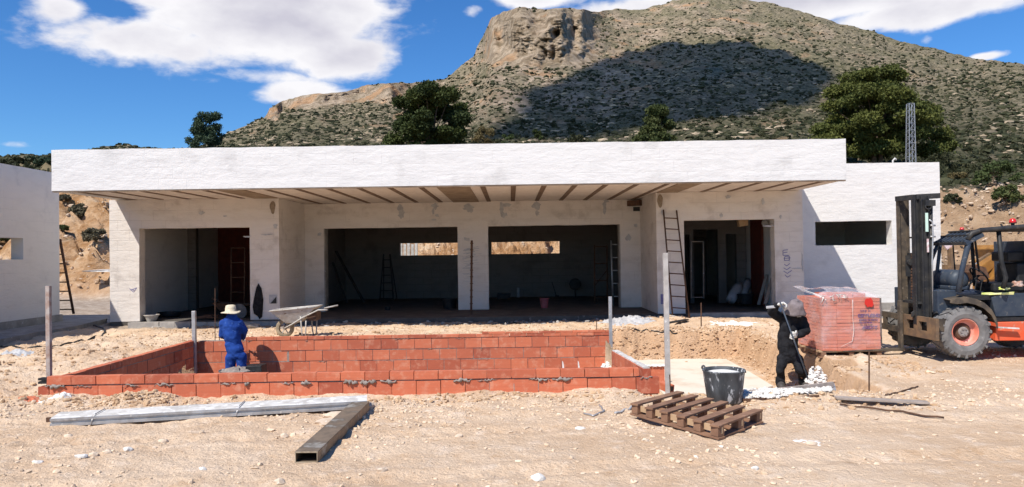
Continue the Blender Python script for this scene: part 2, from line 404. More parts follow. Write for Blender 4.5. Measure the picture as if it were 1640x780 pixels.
# ================================================================== GROUND
PITZ = -0.50
def gz(x, y, fine=True):
    x = np.asarray(x, float); y = np.asarray(y, float)
    z = .10*ss(9.5, 15.5, y)
    z = z - .085*np.exp(-((y-9.75)/.55)**2)*ss(-6.3, -5.2, x)*(1-ss(1.6, 2.4, x))*(1-.35*ss(.2, 1.4, x))
    # heaps along the front wall
    for (hx, hy, r, h) in ((-4.95, 9.8, .42, .13), (-5.9, 9.85, .35, .07), (-.35, 9.85, .5, .07), (.25, 9.6, .4, .05), (1.5, 9.75, .5, .07), (3.3, 8.9, .6, .10), (4.2, 9.2, .5, .06), (-1.6, 9.6, .45, .05), (2.7, 9.6, .4, .05)):
        z = z + h*np.exp(-(((x-hx)/r)**2+((y-hy)/(r*.7))**2))
    # rise left of the pool and in front of the bays
    z = z + .10*np.exp(-((x+8.6)/1.7)**2-((y-13.6)/2.0)**2)
    z = z + .10*np.exp(-((x-3.9)/1.6)**2-((y-18.1)/.8)**2) + .07*np.exp(-((x-6.3)/1.6)**2-((y-16.3)/1.5)**2)
    z = z + .06*np.exp(-((y-15.7)/.5)**2)*(1-ss(1.5, 2.2, x))*ss(-6, -4, x)
    if fine:
        n1 = fbm(x*.55, y*.55, 4, 3); n2 = fbm(x*3.2, y*3.2, 4, 9); n3 = fbm(x*13, y*13, 3, 21)
        rough = .35+.65*ss(8.3, 9.4, y)+.25*ss(-1.0, -4.0, x)*ss(9, 7, y)
        rough = rough*(1-.6*ss(3.0, 5.5, x)*(1-ss(11.0, 11.8, y)))
        z = z + n1*.10*(ss(4, 9, y)*.5+.5) + n2*.105*rough + n3*.050*rough
    # churned earth left of and behind the pool
    z = z + (np.abs(fbm(x*1.1, y*1.6, 4, 91))*.30-.03)*(ss(10.2, 11.5, y)*(1-ss(17.2, 18.4, y))*(1-ss(-6.6, -6.2, x)) + ss(14.9, 15.2, y)*(1-ss(17.2, 18.4, y))*ss(-6.6, -6.2, x)*.7 + .55*ss(9.2, 9.9, y)*ss(-1, -6.5, x)*(1-ss(10.2, 10.6, y)))
    # levelled by the forklift's wheels
    fl_ = ss(4.9, 5.5, x)*ss(10.6, 11.6, y)*(1-ss(14.3, 15.2, y)); z = z*(1-fl_)+(fbm(x*3, y*3, 3, 93)*.03-.01)*fl_
    # wheel ruts crossing the foreground
    for (y0_, w_, sl_) in ((6.25, .13, .05), (7.75, .13, .03), (5.35, .10, -.04), (8.6, .10, .02)):
        dd = (y-(y0_+sl_*x+.12*np.sin(x*.5)))/w_; z = z - .022*np.exp(-dd**2)*(1-.45*np.cos(x*26+dd*2.0)*np.exp(-dd**2)) + .012*np.exp(-((np.abs(dd)-1.7)/.5)**2)
    # ditch outside the pool on the left
    z = z - .26*np.exp(-((x+7.35)/.5)**2-((y-11.0)/.85)**2) - .12*np.exp(-((x+8.4)/.6)**2-((y-10.4)/.5)**2)
    jit = fbm(x*1.7, y*1.7, 4, 41)*.7 + fbm(x*6, y*6, 2, 43)*.25
    # pool interior
    d = np.maximum(np.maximum(-6.28-x, x-1.86), np.maximum(10.16-y, y-14.73))
    z = np.where(d < 0, -.75+np.minimum(0, 0)+fbm(x*3, y*3, 3, 5)*.05, z)
    # excavated pit for the pad, with a steep crumbling bank behind and to the right
    d = np.maximum(np.maximum(1.90-x, (x-(4.70+.02*(y-12)))/1.05), np.maximum((9.95-y)*.75, y-16.05))
    w = .34
    k = 1-ss(0, w, d+np.where(x > 2.2, jit*np.where(x > 4.5, .16, .42), 0)*ss(-.1, .15, d))
    floor = PITZ + fbm(x*5, y*5, 3, 8)*.05 + .38*ss(11.0, 10.0, y)*ss(3.2, 2.2, x) + .30*ss(10.8, 10.2, y)*ss(3.4, 4.4, x)
    floor = floor+0*x
    kr = k*(1-k)*4; z = z+kr*(fbm(x*4.2, y*4.2+1.3*x, 4, 95)*.34+np.abs(fbm(x*2.1, y*3.1, 3, 96))*-.22)*(x > 2.0)
    inpool = (x < 1.88) & (x > -6.3) & (y > 10.14) & (y < 14.75)
    z = np.where(inpool, z, z*(1-k)+floor*k)
    # the notch the labourer stands in
    d = np.maximum(np.abs(x-4.90)-.36, np.abs(y-12.7)-.95)+jit*.10
    k = 1-ss(0, .16, d)
    z = z*(1-k)+np.minimum(z, -.58+fbm(x*6, y*6, 2, 77)*.05)*k
    # hollow to the right of it and spoil beside it
    z = z - .09*np.exp(-((x-5.6)/.35)**2-((y-10.6)/.4)**2) + .16*np.exp(-((x-5.62)/.22)**2-((y-11.9)/.30)**2)
    # site behind the house, then the cut bank
    nb = fbm(x*.22, y*.12, 4, 60)
    yb = y+nb*7+2.2*np.sin(x*.21)
    t = ss(31.5, 42.5, yb)
    h = .12+5.0*t
    h = np.where(yb > 42.5, 5.12+(yb-42.5)*.10, h)
    bank = ss(30, 33, y)
    ter = 1-ss(.0, .35, np.abs(((h/1.15) % 1.0)-.5)*2)      # ledges
    h = h + bank*ss(43, 41, yb)*(ter*.30) + (2.4*ss(-17, -26, x))*ss(36, 47, y)
    rr = fbm(x*.9, y*.9, 4, 70)*1.5+np.abs(fbm(x*1.3+y*.3, y*1.6, 4, 72))*-2.6+fbm(x*3.1, y*2.4, 4, 71)*1.4
    h = h + rr*ss(31.5, 34, y)*(1-.55*ss(43, 46, y))
    z = np.where(y > 27, z*(1-ss(28, 31, y))+h*ss(28, 31, y), z)
    z = np.where(y > 54, z-(y-54)*1.2, z)
    return z
def geo(a, b, s0, g):
    out = [a]; s = s0
    sign = 1 if b > a else -1
    while (out[-1]-b)*sign < 0:
        out.append(out[-1]+sign*s); s *= g
    return out
xs = np.concatenate([np.array(geo(-11.5, -70, .07, 1.035))[::-1][:-1], np.arange(-11.5, 11.5, .045), np.array(geo(11.5, 70, .07, 1.035))])
ys = np.concatenate([np.array(geo(4.2, -80, .3, 1.25))[::-1][:-1], np.arange(4.2, 8.6, .032), np.arange(8.6, 17.2, .045), np.arange(17.2, 20, .09), np.arange(20, 31, .45), np.arange(31, 45, .11), np.arange(45, 60, .3)])
X, Y = np.meshgrid(xs, ys)
Z = gz(X, Y)
nx, ny = len(xs), len(ys)
idx = np.arange(nx*ny).reshape(ny, nx)
quads = np.stack([idx[:-1, :-1], idx[:-1, 1:], idx[1:, 1:], idx[1:, :-1]], -1).reshape(-1, 4)

def ground_mat():
    t = NT('sandy_ground'); p = t.pos()
    n1 = t.tex('Noise', .55, p, Detail=8.0, Roughness=.6); n2 = t.tex('Noise', 3.5, p, Detail=8.0, Roughness=.7); n3 = t.tex('Noise', 22, p, Detail=6.0, Roughness=.7)
    c = t.mix(t.ramp(n1.outputs['Fac'], .36, .66), (.63, .445, .29), (.73, .55, .385))
    n0 = t.tex('Noise', .9, t.mapv(p, (.35, 1.2, 1)), Detail=6.0, Roughness=.65, Distortion=.4); c = t.mix(t.math('MULTIPLY', t.ramp(n0.outputs['Fac'], .50, .66), .40), c, (.54, .37, .235))
    c = t.mix(t.ramp(n2.outputs['Fac'], .50, .70), c, (.77, .60, .445))
    c = t.mix(t.math('MULTIPLY', t.ramp(n2.outputs['Fac'], .46, .30), .65), c, (.52, .325, .18))
    c = t.mix(t.math('MULTIPLY', t.ramp(n3.outputs['Fac'], .58, .70), .55), c, (.44, .29, .175))
    c = t.mix(t.math('MULTIPLY', t.ramp(n3.outputs['Fac'], .44, .32), .5), c, (.80, .68, .52))
    # cut faces and the bank are redder, sun-baked earth
    sl = t.N.new('ShaderNodeNewGeometry'); s2 = t.N.new('ShaderNodeSeparateXYZ'); t.L.new(sl.outputs['Normal'], s2.inputs[0])
    steep = t.ramp(s2.outputs[2], .93, .72)
    c = t.mix(t.math('MULTIPLY', steep, .65), c, (.46, .265, .135))
    sp = t.N.new('ShaderNodeSeparateXYZ'); t.L.new(p, sp.inputs[0])
    far = t.ramp(sp.outputs[1], 30.5, 33)
    st = t.tex('Noise', .9, t.mapv(p, (.9, .5, 1.5)), Detail=10.0, Roughness=.74, Distortion=.3)
    cb = t.mix(t.ramp(st.outputs['Fac'], .40, .60), (.42, .225, .10), (.64, .42, .245))
    cb = t.mix(t.math('MULTIPLY', t.ramp(st.outputs['Fac'], .58, .66), .8), cb, (.70, .54, .37)); cb = t.mix(t.math('MULTIPLY', t.ramp(st.outputs['Fac'], .40, .33), .7), cb, (.20, .10, .045))
    cb = t.mix(t.ramp(sp.outputs[2], 5.4, 6.6), cb, (.24, .19, .11))
    rk = t.math('MULTIPLY', far, t.ramp(sp.outputs[0], 14, 20))
    porch = t.math('MULTIPLY', t.ramp(sp.outputs[1], 18.2, 18.9), t.math('SUBTRACT', 1.0, far))  # greyer earth under the overhang, its shade darkened into the colour
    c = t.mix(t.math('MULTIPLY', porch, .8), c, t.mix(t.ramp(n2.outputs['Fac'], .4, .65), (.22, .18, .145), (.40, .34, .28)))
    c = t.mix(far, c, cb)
    c = t.mix(t.math('MULTIPLY', rk, .6), c, (.36, .265, .18))
    t.col(c)
    v = t.tex('Voronoi', 34, p); v2 = t.tex('Voronoi', 85, p)
    h = t.math('ADD', t.math('MULTIPLY', n3.outputs['Fac'], 1.0), t.math('MULTIPLY', n2.outputs['Fac'], 1.6))
    h = t.math('SUBTRACT', h, t.math('MULTIPLY', t.math('MULTIPLY', v.outputs['Distance'], n2.outputs['Fac']), .25))
    h = t.math('ADD', h, t.math('MULTIPLY', t.math('MULTIPLY', st.outputs['Fac'], far), 14.0))
    t.bump(h, .85, .045)
    return t.set(.97, 0, .1)
M['ground'] = ground_mat()
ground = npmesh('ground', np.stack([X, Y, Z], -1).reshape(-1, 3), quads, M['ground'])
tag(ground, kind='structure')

# ================================================================== MOUNTAIN
SKY = [(-260, 246), (0, 249), (60, 251), (120, 246), (150, 238), (168, 233), (190, 231.5), (205, 233), (230, 238), (300, 238), (335, 228), (360, 213), (395, 199), (424, 190), (432, 173), (455, 163), (475, 153), (520, 149), (560, 144), (600, 133), (650, 133), (690, 131), (712, 126), (735, 108), (758, 90), (766, 70), (778, 50), (787, 28), (806, 18), (835, 11), (870, 15), (910, 13), (950, 18), (990, 15), (1030, 14), (1060, 8), (1085, 1), (1120, -8), (1180, -6), (1215, 2), (1262, 12), (1300, 22), (1330, 34), (1370, 43), (1400, 50), (1420, 60), (1470, 72), (1510, 82), (1560, 92), (1640, 104), (1760, 120), (1920, 150)]
su = np.array([a for a, b in SKY], float); sv = np.array([b for a, b in SKY], float)
U = np.arange(-250, 1900, 3.1); NV = 430
ysky = np.interp(U, su, sv)
FOOT = np.interp(U, [-250, 100, 400, 800, 1300, 1640, 1900], [300, 300, 300, 298, 296, 304, 310])
tt = np.linspace(0, 1, NV)
UU, TT = np.meshgrid(U, tt)
V0 = FOOT[None, :]+(ysky-FOOT)[None, :]*TT                      # row of the picture this vertex would reach
R0 = 50.0
R1 = 250+430*np.clip((300-ysky)/300, 0, 1)
# cliffs: steep faces
def bump2(u, v, cu, cv, ru, rv): return np.exp(-(((u-cu)/ru)**4+((v-cv)/rv)**4))
cliff = bump2(UU, V0, 862, 62, 92, 46)*ss(770, 782, UU)+.85*bump2(UU, V0, 602, 150, 56, 17)+.75*bump2(UU, V0, 500, 160, 55, 14)+.7*bump2(UU, V0, 436, 184, 13, 10)
cliff = np.clip(cliff*(1.0+1.6*fbm(UU/26, V0/14, 4, 90)), 0, 1)
dl = np.ones_like(UU)*(1-.93*cliff)
cum = np.cumsum(dl, 0)/NV
lr = np.log(R0)+(np.log(R1)-np.log(R0))[None, :]*cum
RR = np.exp(lr)
gully = fbm(UU/110, V0/90, 4, 12)*.10+fbm(UU/34, V0/24, 4, 13)*.035+fbm(UU/11, V0/7, 4, 14)*.016
RR = RR*(1+gully*ss(0, .08, TT)*(1-.5*ss(.96, 1, TT)))
RR = RR*(1+cliff*(fbm(UU/12, V0/26, 5, 15, .6)*.040+fbm(UU/5, V0/6, 4, 16, .65)*.026)+.045*np.exp(-(((UU-893)/7)**2+((V0-54)/6)**2)))
dirs = np.zeros(UU.shape+(3,))
Rm = np.array(CROT)
loc = np.stack([(UU-820)/F, -(V0-390)/F, -np.ones_like(UU)], -1)
dirs = loc@Rm.T
hor = np.sqrt(dirs[..., 0]**2+dirs[..., 1]**2)
P = np.array(CAM)+dirs/hor[..., None]*RR[..., None]
rel = (fbm(UU/30, V0/12, 5, 31)*.010+fbm(UU/7, V0/4, 3, 33)*.0045)*ss(0, .1, TT)
P[..., 2] += RR*rel*(1-.4*ss(.97, 1, TT))
# a far side that falls away behind the ridge
back = []
for k in range(1, 9):
    q = P[-1].copy(); f = 1+.06*k
    q[:, 0] *= f; q[:, 1] *= f; q[:, 2] = q[:, 2]*(1-.02*k**1.5)-RR[-1]*.012*k*k
    back.append(q)
front = P[0].copy(); front[:, 2] -= 6; front[:, 0] *= .97; front[:, 1] *= .97
PM = np.concatenate([front[None], P, np.stack(back)], 0)
rocky = np.clip(cliff+1.25*bump2(UU, V0, 850, 112, 190, 80)*ss(-.03, .10, fbm(UU/22, V0/9, 5, 97))*.6+.5*bump2(UU, V0, 1130, 35, 190, 34)*ss(-.02, .12, fbm(UU/26, V0/8, 5, 98))+.35*ss(.06, .16, fbm(UU/40, V0/11, 5, 99)), 0, 1)
CMR = np.concatenate([rocky[:1], rocky, np.repeat(rocky[-1:], 8, 0)*0], 0)
CM = np.concatenate([cliff[:1], cliff, np.repeat(cliff[-1:], 8, 0)*0], 0)
n0, n1_ = PM.shape[0], PM.shape[1]
idm = np.arange(n0*n1_).reshape(n0, n1_)
qm = np.stack([idm[:-1, :-1], idm[:-1, 1:], idm[1:, 1:], idm[1:, :-1]], -1).reshape(-1, 4)
def mountain_mat():
    t = NT('scrub_hillside'); p = t.pos()
    n1 = t.tex('Noise', .012, p, Detail=6.0, Roughness=.6)
    n2 = t.tex('Noise', .16, p, Detail=9.0, Roughness=.75, Distortion=.4)
    n3 = t.tex('Noise', .42, p, Detail=9.0, Roughness=.8, Distortion=.5)
    soil = t.mix(t.ramp(n2.outputs['Fac'], .38, .60), (.13, .112, .062), (.33, .27, .175))
    soil = t.mix(t.ramp(n3.outputs['Fac'], .50, .60), soil, (.50, .395, .26))
    soil = t.mix(t.math('MULTIPLY', t.ramp(n3.outputs['Fac'], .49, .40), .9), soil, (.050, .050, .024))
    sp = t.N.new('ShaderNodeSeparateXYZ'); t.L.new(p, sp.inputs[0])
    low = t.ramp(sp.outputs[2], 55, 12)
    soil = t.mix(t.math('MULTIPLY', t.ramp(n1.outputs['Fac'], .44, .62), .40), soil, (.15, .145, .07))
    soil = t.mix(t.math('MULTIPLY', low, t.ramp(n2.outputs['Fac'], .40, .56, 0, .65)), soil, (.10, .105, .05))
    st = t.tex('Noise', .16, t.mapv(p, (1, 1, .8)), Detail=10.0, Roughness=.74, Distortion=.15)
    rock = t.mix(t.ramp(st.outputs['Fac'], .40, .60), (.28, .205, .13), (.58, .45, .32))
    big = t.tex('Noise', .035, p, Detail=4.0)
    rock = t.mix(t.math('MULTIPLY', t.ramp(big.outputs['Fac'], .53, .64), .65), rock, (.60, .33, .16)); rock = t.mix(t.math('MULTIPLY', t.ramp(n3.outputs['Fac'], .48, .40), .6), rock, (.20, .16, .11))
    c = t.mix(t.ramp(t.attr('cliff'), .10, .65, 0, .95), soil, rock)
    t.col(c)
    h = t.math('ADD', t.math('MULTIPLY', n2.outputs['Fac'], 1.0), t.math('MULTIPLY', n3.outputs['Fac'], .35))
    t.bump(h, 1.0, 3.0)
    return t.set(.97, 0, .1)
M['mountain'] = mountain_mat()
mountain = npmesh('mountain', PM.reshape(-1, 3), qm, M['mountain'], colors={'cliff': CMR.reshape(-1)})
tag(mountain, kind='structure')
MX = P[::2, ::2].reshape(-1, 3)
def terrain_z(x, y):
    if y < 53: return float(gz(x, y))
    d = (MX[:, 0]-x)**2+(MX[:, 1]-y)**2
    return float(MX[np.argmin(d), 2])

# ------------------------------------------------------------------ the cloud above the frame that shades the flank
def cloud_shadow():
    outline = [(775, 214), (812, 184), (850, 150), (905, 128), (950, 100), (1000, 84), (1060, 72), (1110, 70), (1150, 66), (1200, 74), (1250, 82), (1300, 98), (1340, 118), (1335, 140), (1310, 156), (1250, 172), (1200, 186), (1120, 196), (1050, 205), (980, 214), (880, 222), (800, 224)]
    H = 520.0; pts = []
    for px, py in outline:
        c = np.argmin(np.abs(U-px)); r = np.argmin(np.abs(V0[:, c]-py)); q = Vector(P[r, c])
        k = (H-q.z)/(-SUN.z); pts.append(q-SUN*k)
    n = len(pts); cx = sum(p.x for p in pts)/n; cy = sum(p.y for p in pts)/n
    vs = []; fs = []
    rings = [(0.0, 34, 1), (.45, 32, 1), (.75, 22, 1), (.94, 9, 1), (1.0, 0, 0), (.9, -7, -1), (.6, -10, -1), (0.0, -12, -1)]
    m = n*4; P2 = []
    for i in range(m):
        a = pts[i//4]; b = pts[(i//4+1) % n]; P2.append(a.lerp(b, (i % 4)/4))
    for ri, (s, dz, _) in enumerate(rings):
        for i, q in enumerate(P2):
            j = 1+.34*float(fbm(i*.40+3, ri*.35, 5, 50, .7))
            s2 = max(s*j, .002)
            vs.append((cx+(q.x-cx)*s2, cy+(q.y-cy)*s2, H+dz*(1+.6*float(fbm(i*.3, ri*2.2, 3, 51)))))
    for r in range(len(rings)-1):
        for i in range(m): fs.append((r*m+i, r*m+(i+1) % m, (r+1)*m+(i+1) % m, (r+1)*m+i))
    b = MB(); b.add(vs, fs); o = b.build('cloud', CLM, None, smooth=True); tag(o, kind='structure')
def cloud_mat():
    t = NT('cloud'); t.col((.85, .85, .87)); t.set(1, 0, 0); tr = t.N.new('ShaderNodeBsdfTransparent'); mx = t.N.new('ShaderNodeMixShader'); mx.inputs[0].default_value = .70
    t.L.new(tr.outputs[0], mx.inputs[1]); t.L.new(t.b.outputs[0], mx.inputs[2]); t.L.new(mx.outputs[0], t.N['Material Output'].inputs[0]); return t.m
CLM = cloud_mat()
cloud_shadow()

# ================================================================== foliage
def leaf_quads(n, centres, radii, size, seed=1, flat=1.0, shell=.55):
    rg = np.random.default_rng(seed)
    c = np.asarray(centres); r = np.asarray(radii, float)
    w = (r.mean(1)**2 if r.ndim > 1 else r**2); w = w/w.sum()
    k = rg.choice(len(c), n, p=w)
    d = rg.normal(size=(n, 3)); d /= np.linalg.norm(d, axis=1)[:, None]
    rad = (shell+(1-shell)*rg.random(n))[:, None]*(1+.18*rg.normal(size=(n, 1)))
    rk = r[k] if r.ndim > 1 else np.repeat(r[k][:, None], 3, 1)*np.array([1, 1, flat])
    pos = c[k]+d*rad*rk
    a = rg.normal(size=(n, 3)); a = a+d*.3; a /= np.linalg.norm(a, axis=1)[:, None]
    b = np.cross(a, rg.normal(size=(n, 3))); b /= np.linalg.norm(b, axis=1)[:, None]
    s = size*(.6+.8*rg.random((n, 1)))
    V = np.stack([pos-a*s-b*s*.45, pos+a*s-b*s*.45, pos+a*s*.8+b*s*.45, pos-a*s*.8+b*s*.45], 1).reshape(-1, 3)
    Fq = np.arange(n*4).reshape(n, 4)
    tint = np.repeat(np.clip(rg.random(len(c))[k]*.6+rg.random(n)*.4, 0, 1), 4)
    return V, Fq, tint
def leaf_mat(name, a, b):
    t = NT(name); t.col(t.mix(t.attr('leaf'), a, b))
    m = t.set(.75, 0, .25)
    tr = t.N.new('ShaderNodeBsdfTranslucent'); t.L.new(t.mix(t.attr('leaf'), a, b), tr.inputs[0])
    mx = t.N.new('ShaderNodeMixShader'); mx.inputs[0].default_value = .2
    o = t.N['Material Output']; t.L.new(t.b.outputs[0], mx.inputs[1]); t.L.new(tr.outputs[0], mx.inputs[2]); t.L.new(mx.outputs[0], o.inputs[0])
    return m
M['pine'] = leaf_mat('pine_needles', (.055, .070, .016), (.14, .148, .034))
M['darkpine'] = leaf_mat('dark_pine_needles', (.026, .042, .013), (.075, .092, .022))
M['olive'] = leaf_mat('olive_leaves', (.035, .060, .035), (.065, .095, .050))
M['bushy'] = leaf_mat('bush_leaves', (.050, .070, .020), (.11, .12, .04))
M['brownbush'] = leaf_mat('dry_bush', (.12, .085, .035), (.16, .13, .055))
M['scrub'] = leaf_mat('scrub_leaves', (.026, .032, .013), (.075, .075, .034))
M['drybush'] = leaf_mat('grey_brown_bush', (.10, .085, .050), (.20, .175, .11))
M['fresh'] = leaf_mat('fresh_leaves', (.045, .065, .02), (.085, .11, .035))
M['bark'] = pmat('bark', (.16, .11, .075), (.09, .065, .05), 6, .95, bump=.8, bscale=15, dist=.03)

def clumps_in(rng, n, halfw, h0, h1, prof):
    out = []; rad = []
    for i in range(n):
        f = rng.random(); w = prof(f)*halfw; a = rng.random()*6.283; q = math.sqrt(rng.random())*.92
        out.append((math.cos(a)*w*q, math.sin(a)*w*q, h0+(h1-h0)*f)); rad.append(halfw*(.15+.13*rng.random()))
    return out, rad
def tree(name, label, cat, x, y, ztop, halfw, crown0, mat, seed, nleaf=26000, size=.17, prof=None, extra=None, nclump=46, base=None, group=None, flat=.72, trunks=1):
    rng = random.Random(seed)
    zb = terrain_z(x, y) if base is None else base
    t = thing(name, label, cat, (x, y, zb), group)
    H = ztop-zb
    prof = prof or (lambda f: max(.18, math.sin(math.pi*min(1, .18+.82*f)**.85)))
    c, r = clumps_in(rng, nclump, halfw, crown0, H-halfw*.14, prof)
    if extra: 
        for e in extra: c.append(e[:3]); r.append(e[3])
    V, Fq, ti = leaf_quads(nleaf, c, r, size, seed, flat)
    npmesh('crown', V, Fq, mat, t, smooth=False, colors={'leaf': ti})
    b = MB()
    for k in range(trunks):
        ox = (k-(trunks-1)/2)*.5
        top = (ox*1.5+rng.uniform(-.3, .3), rng.uniform(-.3, .3), H*.72)
        b.tube([(ox, 0, -.6), (ox*1.1, 0, crown0*.6), (ox*1.3, .1, H*.45), top], [.028*H, .023*H, .016*H, .006*H], 9)
    for i in range(0, len(c), 3):
        s = rng.uniform(.3, .62); b.tube([(0, 0, H*s*.75), ((c[i][0])*.5, c[i][1]*.5, H*s*.55+c[i][2]*.4), c[i]], [.009*H, .006*H, .002*H], 5)
    b.build('trunk', M['bark'], t, world=False)
    return t
def tree_px(name, label, cat, pxc, ytop, pxw, Y, **kw):
    p = at(pxc, ytop, Y); return tree(name, label, cat, p.x, p.y, p.z, pxw*Y/F/2, **kw)

tree_px('pine_tree', 'broad rounded pine with layered olive green crown behind the right end of the roof', 'tree', 1402, 106, 168, 62, crown0=1.6, mat=M['pine'], seed=5, nleaf=105000, size=.10, nclump=110, flat=.55, extra=[(4.2, -.5, 1.6, 1.3), (5.1, -.3, 2.9, 1.1), (4.8, .2, 4.2, .9), (-4.3, 0, 2.6, 1.2), (-4.6, .3, 3.6, .9), (5.6, -.2, 2.0, 1.0)],
        prof=lambda f: .62+.38*math.sin(math.pi*min(1, f*1.05+.05)) if f < .8 else .95*math.sqrt(max(.05, 1-((f-.62)/.40)**2)), trunks=2)
tree_px('pine_tree', 'dense dark green pine left of the mountain cliff, behind the roof', 'tree', 689, 136, 118, 56, crown0=1.4, mat=M['darkpine'], seed=8, nleaf=85000, size=.09, nclump=80, extra=[(-2.8, 0, 3.0, .8), (-3.0, 0, 2.2, .7)],
        prof=lambda f: (1.0 if f < .66 else 1.0*math.sqrt(max(.12, 1-((f-.66)/.42)**2))))
tree_px('small_tree', 'small round bluish green tree alone against the sky on the left', 'tree', 334, 182, 66, 60, crown0=1.6, mat=M['olive'], seed=11, nleaf=15000, size=.07, nclump=60, flat=.9,
        prof=lambda f: .98*math.sqrt(max(.05, 1-((f-.45)/.62)**2)))
tree_px('young_pine', 'young olive green pine above the middle right of the roof', 'tree', 1053, 170, 72, 70, crown0=1.0, mat=M['bushy'], seed=14, nleaf=26000, size=.10, nclump=50,
        prof=lambda f: math.sqrt(max(.1, 1-(f*.93)**2)))
for i, (px, py, w, Y, mt, lb) in enumerate([
        (775, 198, 54, 60, 'brownbush', 'brownish green bush beside the dark pine, above the roof'),
        (812, 207, 34, 62, 'fresh', 'small bright green bush above the roof, right of the brownish bush'),
        (862, 206, 30, 58, 'darkpine', 'low dark green bush standing alone above the middle of the roof'),
        (745, 222, 60, 57, 'darkpine', 'low dark shrub at the foot of the dense dark pine'),
        (640, 206, 36, 60, 'darkpine', 'dark shrub at the left foot of the dense dark pine'),
        (925, 216, 44, 64, 'scrub', 'low grey green shrub above the roof, right of the low dark bush'),
        (1638, 248, 44, 44, 'fresh', 'fresh green shrub cut by the right edge of the picture'),
        (1592, 277, 62, 43, 'fresh', 'spreading leafy green plant on the edge of the right bank'),
        (1535, 272, 46, 43.5, 'brownbush', 'dry brown bush on the bank beside the right wing'),
        (1612, 312, 50, 40.0, 'bushy', 'green tussock on the rocky bank behind the forklift'),
        (1528, 322, 30, 39, 'scrub', 'grey green tuft on the rocky bank just right of the wing'),
        (1492, 246, 90, 58, 'scrub', 'dark shrub behind the right wing, below the lattice pylon'),
        (1560, 262, 80, 56, 'scrub', 'dark shrub on the slope above the right bank'),
        (12, 253, 26, 47, 'scrub', 'dark bush on the skyline at the far left edge'),
        (28, 252, 24, 46, 'scrub', 'small dark bush on the skyline over the left building'),
        (52, 252, 22, 47, 'olive', 'middle bush on the skyline over the left building'),
        (71, 249, 30, 45, 'olive', 'larger dark bush on the skyline touching the left end of the roof'),
        (104, 318, 22, 38, 'drybush', 'dark bush at the top left of the sandy bank'),
        (128, 336, 40, 37, 'drybush', 'grey green bush in the middle of the sandy bank'),
        (166, 312, 24, 38, 'scrub', 'dark bush at the top right of the sandy bank by the pier'),
        (101, 366, 18, 36, 'bushy', 'small green bush low on the sandy bank beside the left wall'),
        (152, 380, 40, 36, 'drybush', 'sparse grey bush under the ledge of the sandy bank'),
        (8, 388, 34, 33, 'bushy', 'green bush seen through the window hole of the left building')]):
    p = at(px, py, Y); hw = w*Y/F/2
    if 30 < Y < 45:
        r_ = ray(px, py+w*.30); t_ = 30.0
        while t_ < 50 and (CAM+r_*(t_/r_.y)).z > float(gz((CAM+r_*(t_/r_.y)).x, t_)): t_ += .05
        p = CAM+r_*(t_/r_.y); hw = w*t_/F/2; gzv = float(gz(p.x, p.y)); top = gzv+hw*1.15; b0 = gzv
    else:
        gzv = terrain_z(p.x, p.y); top = max(p.z, gzv+.45)
        b0 = min(gzv, top-hw*.9)
    tree('bush', lb, 'bush', p.x, p.y, top, hw, .12, M[mt], 100+i, nleaf=int(900+hw*1500), size=.05+.012*hw, nclump=26, base=b0, flat=.8, prof=lambda f: 1.0-.45*f*f)

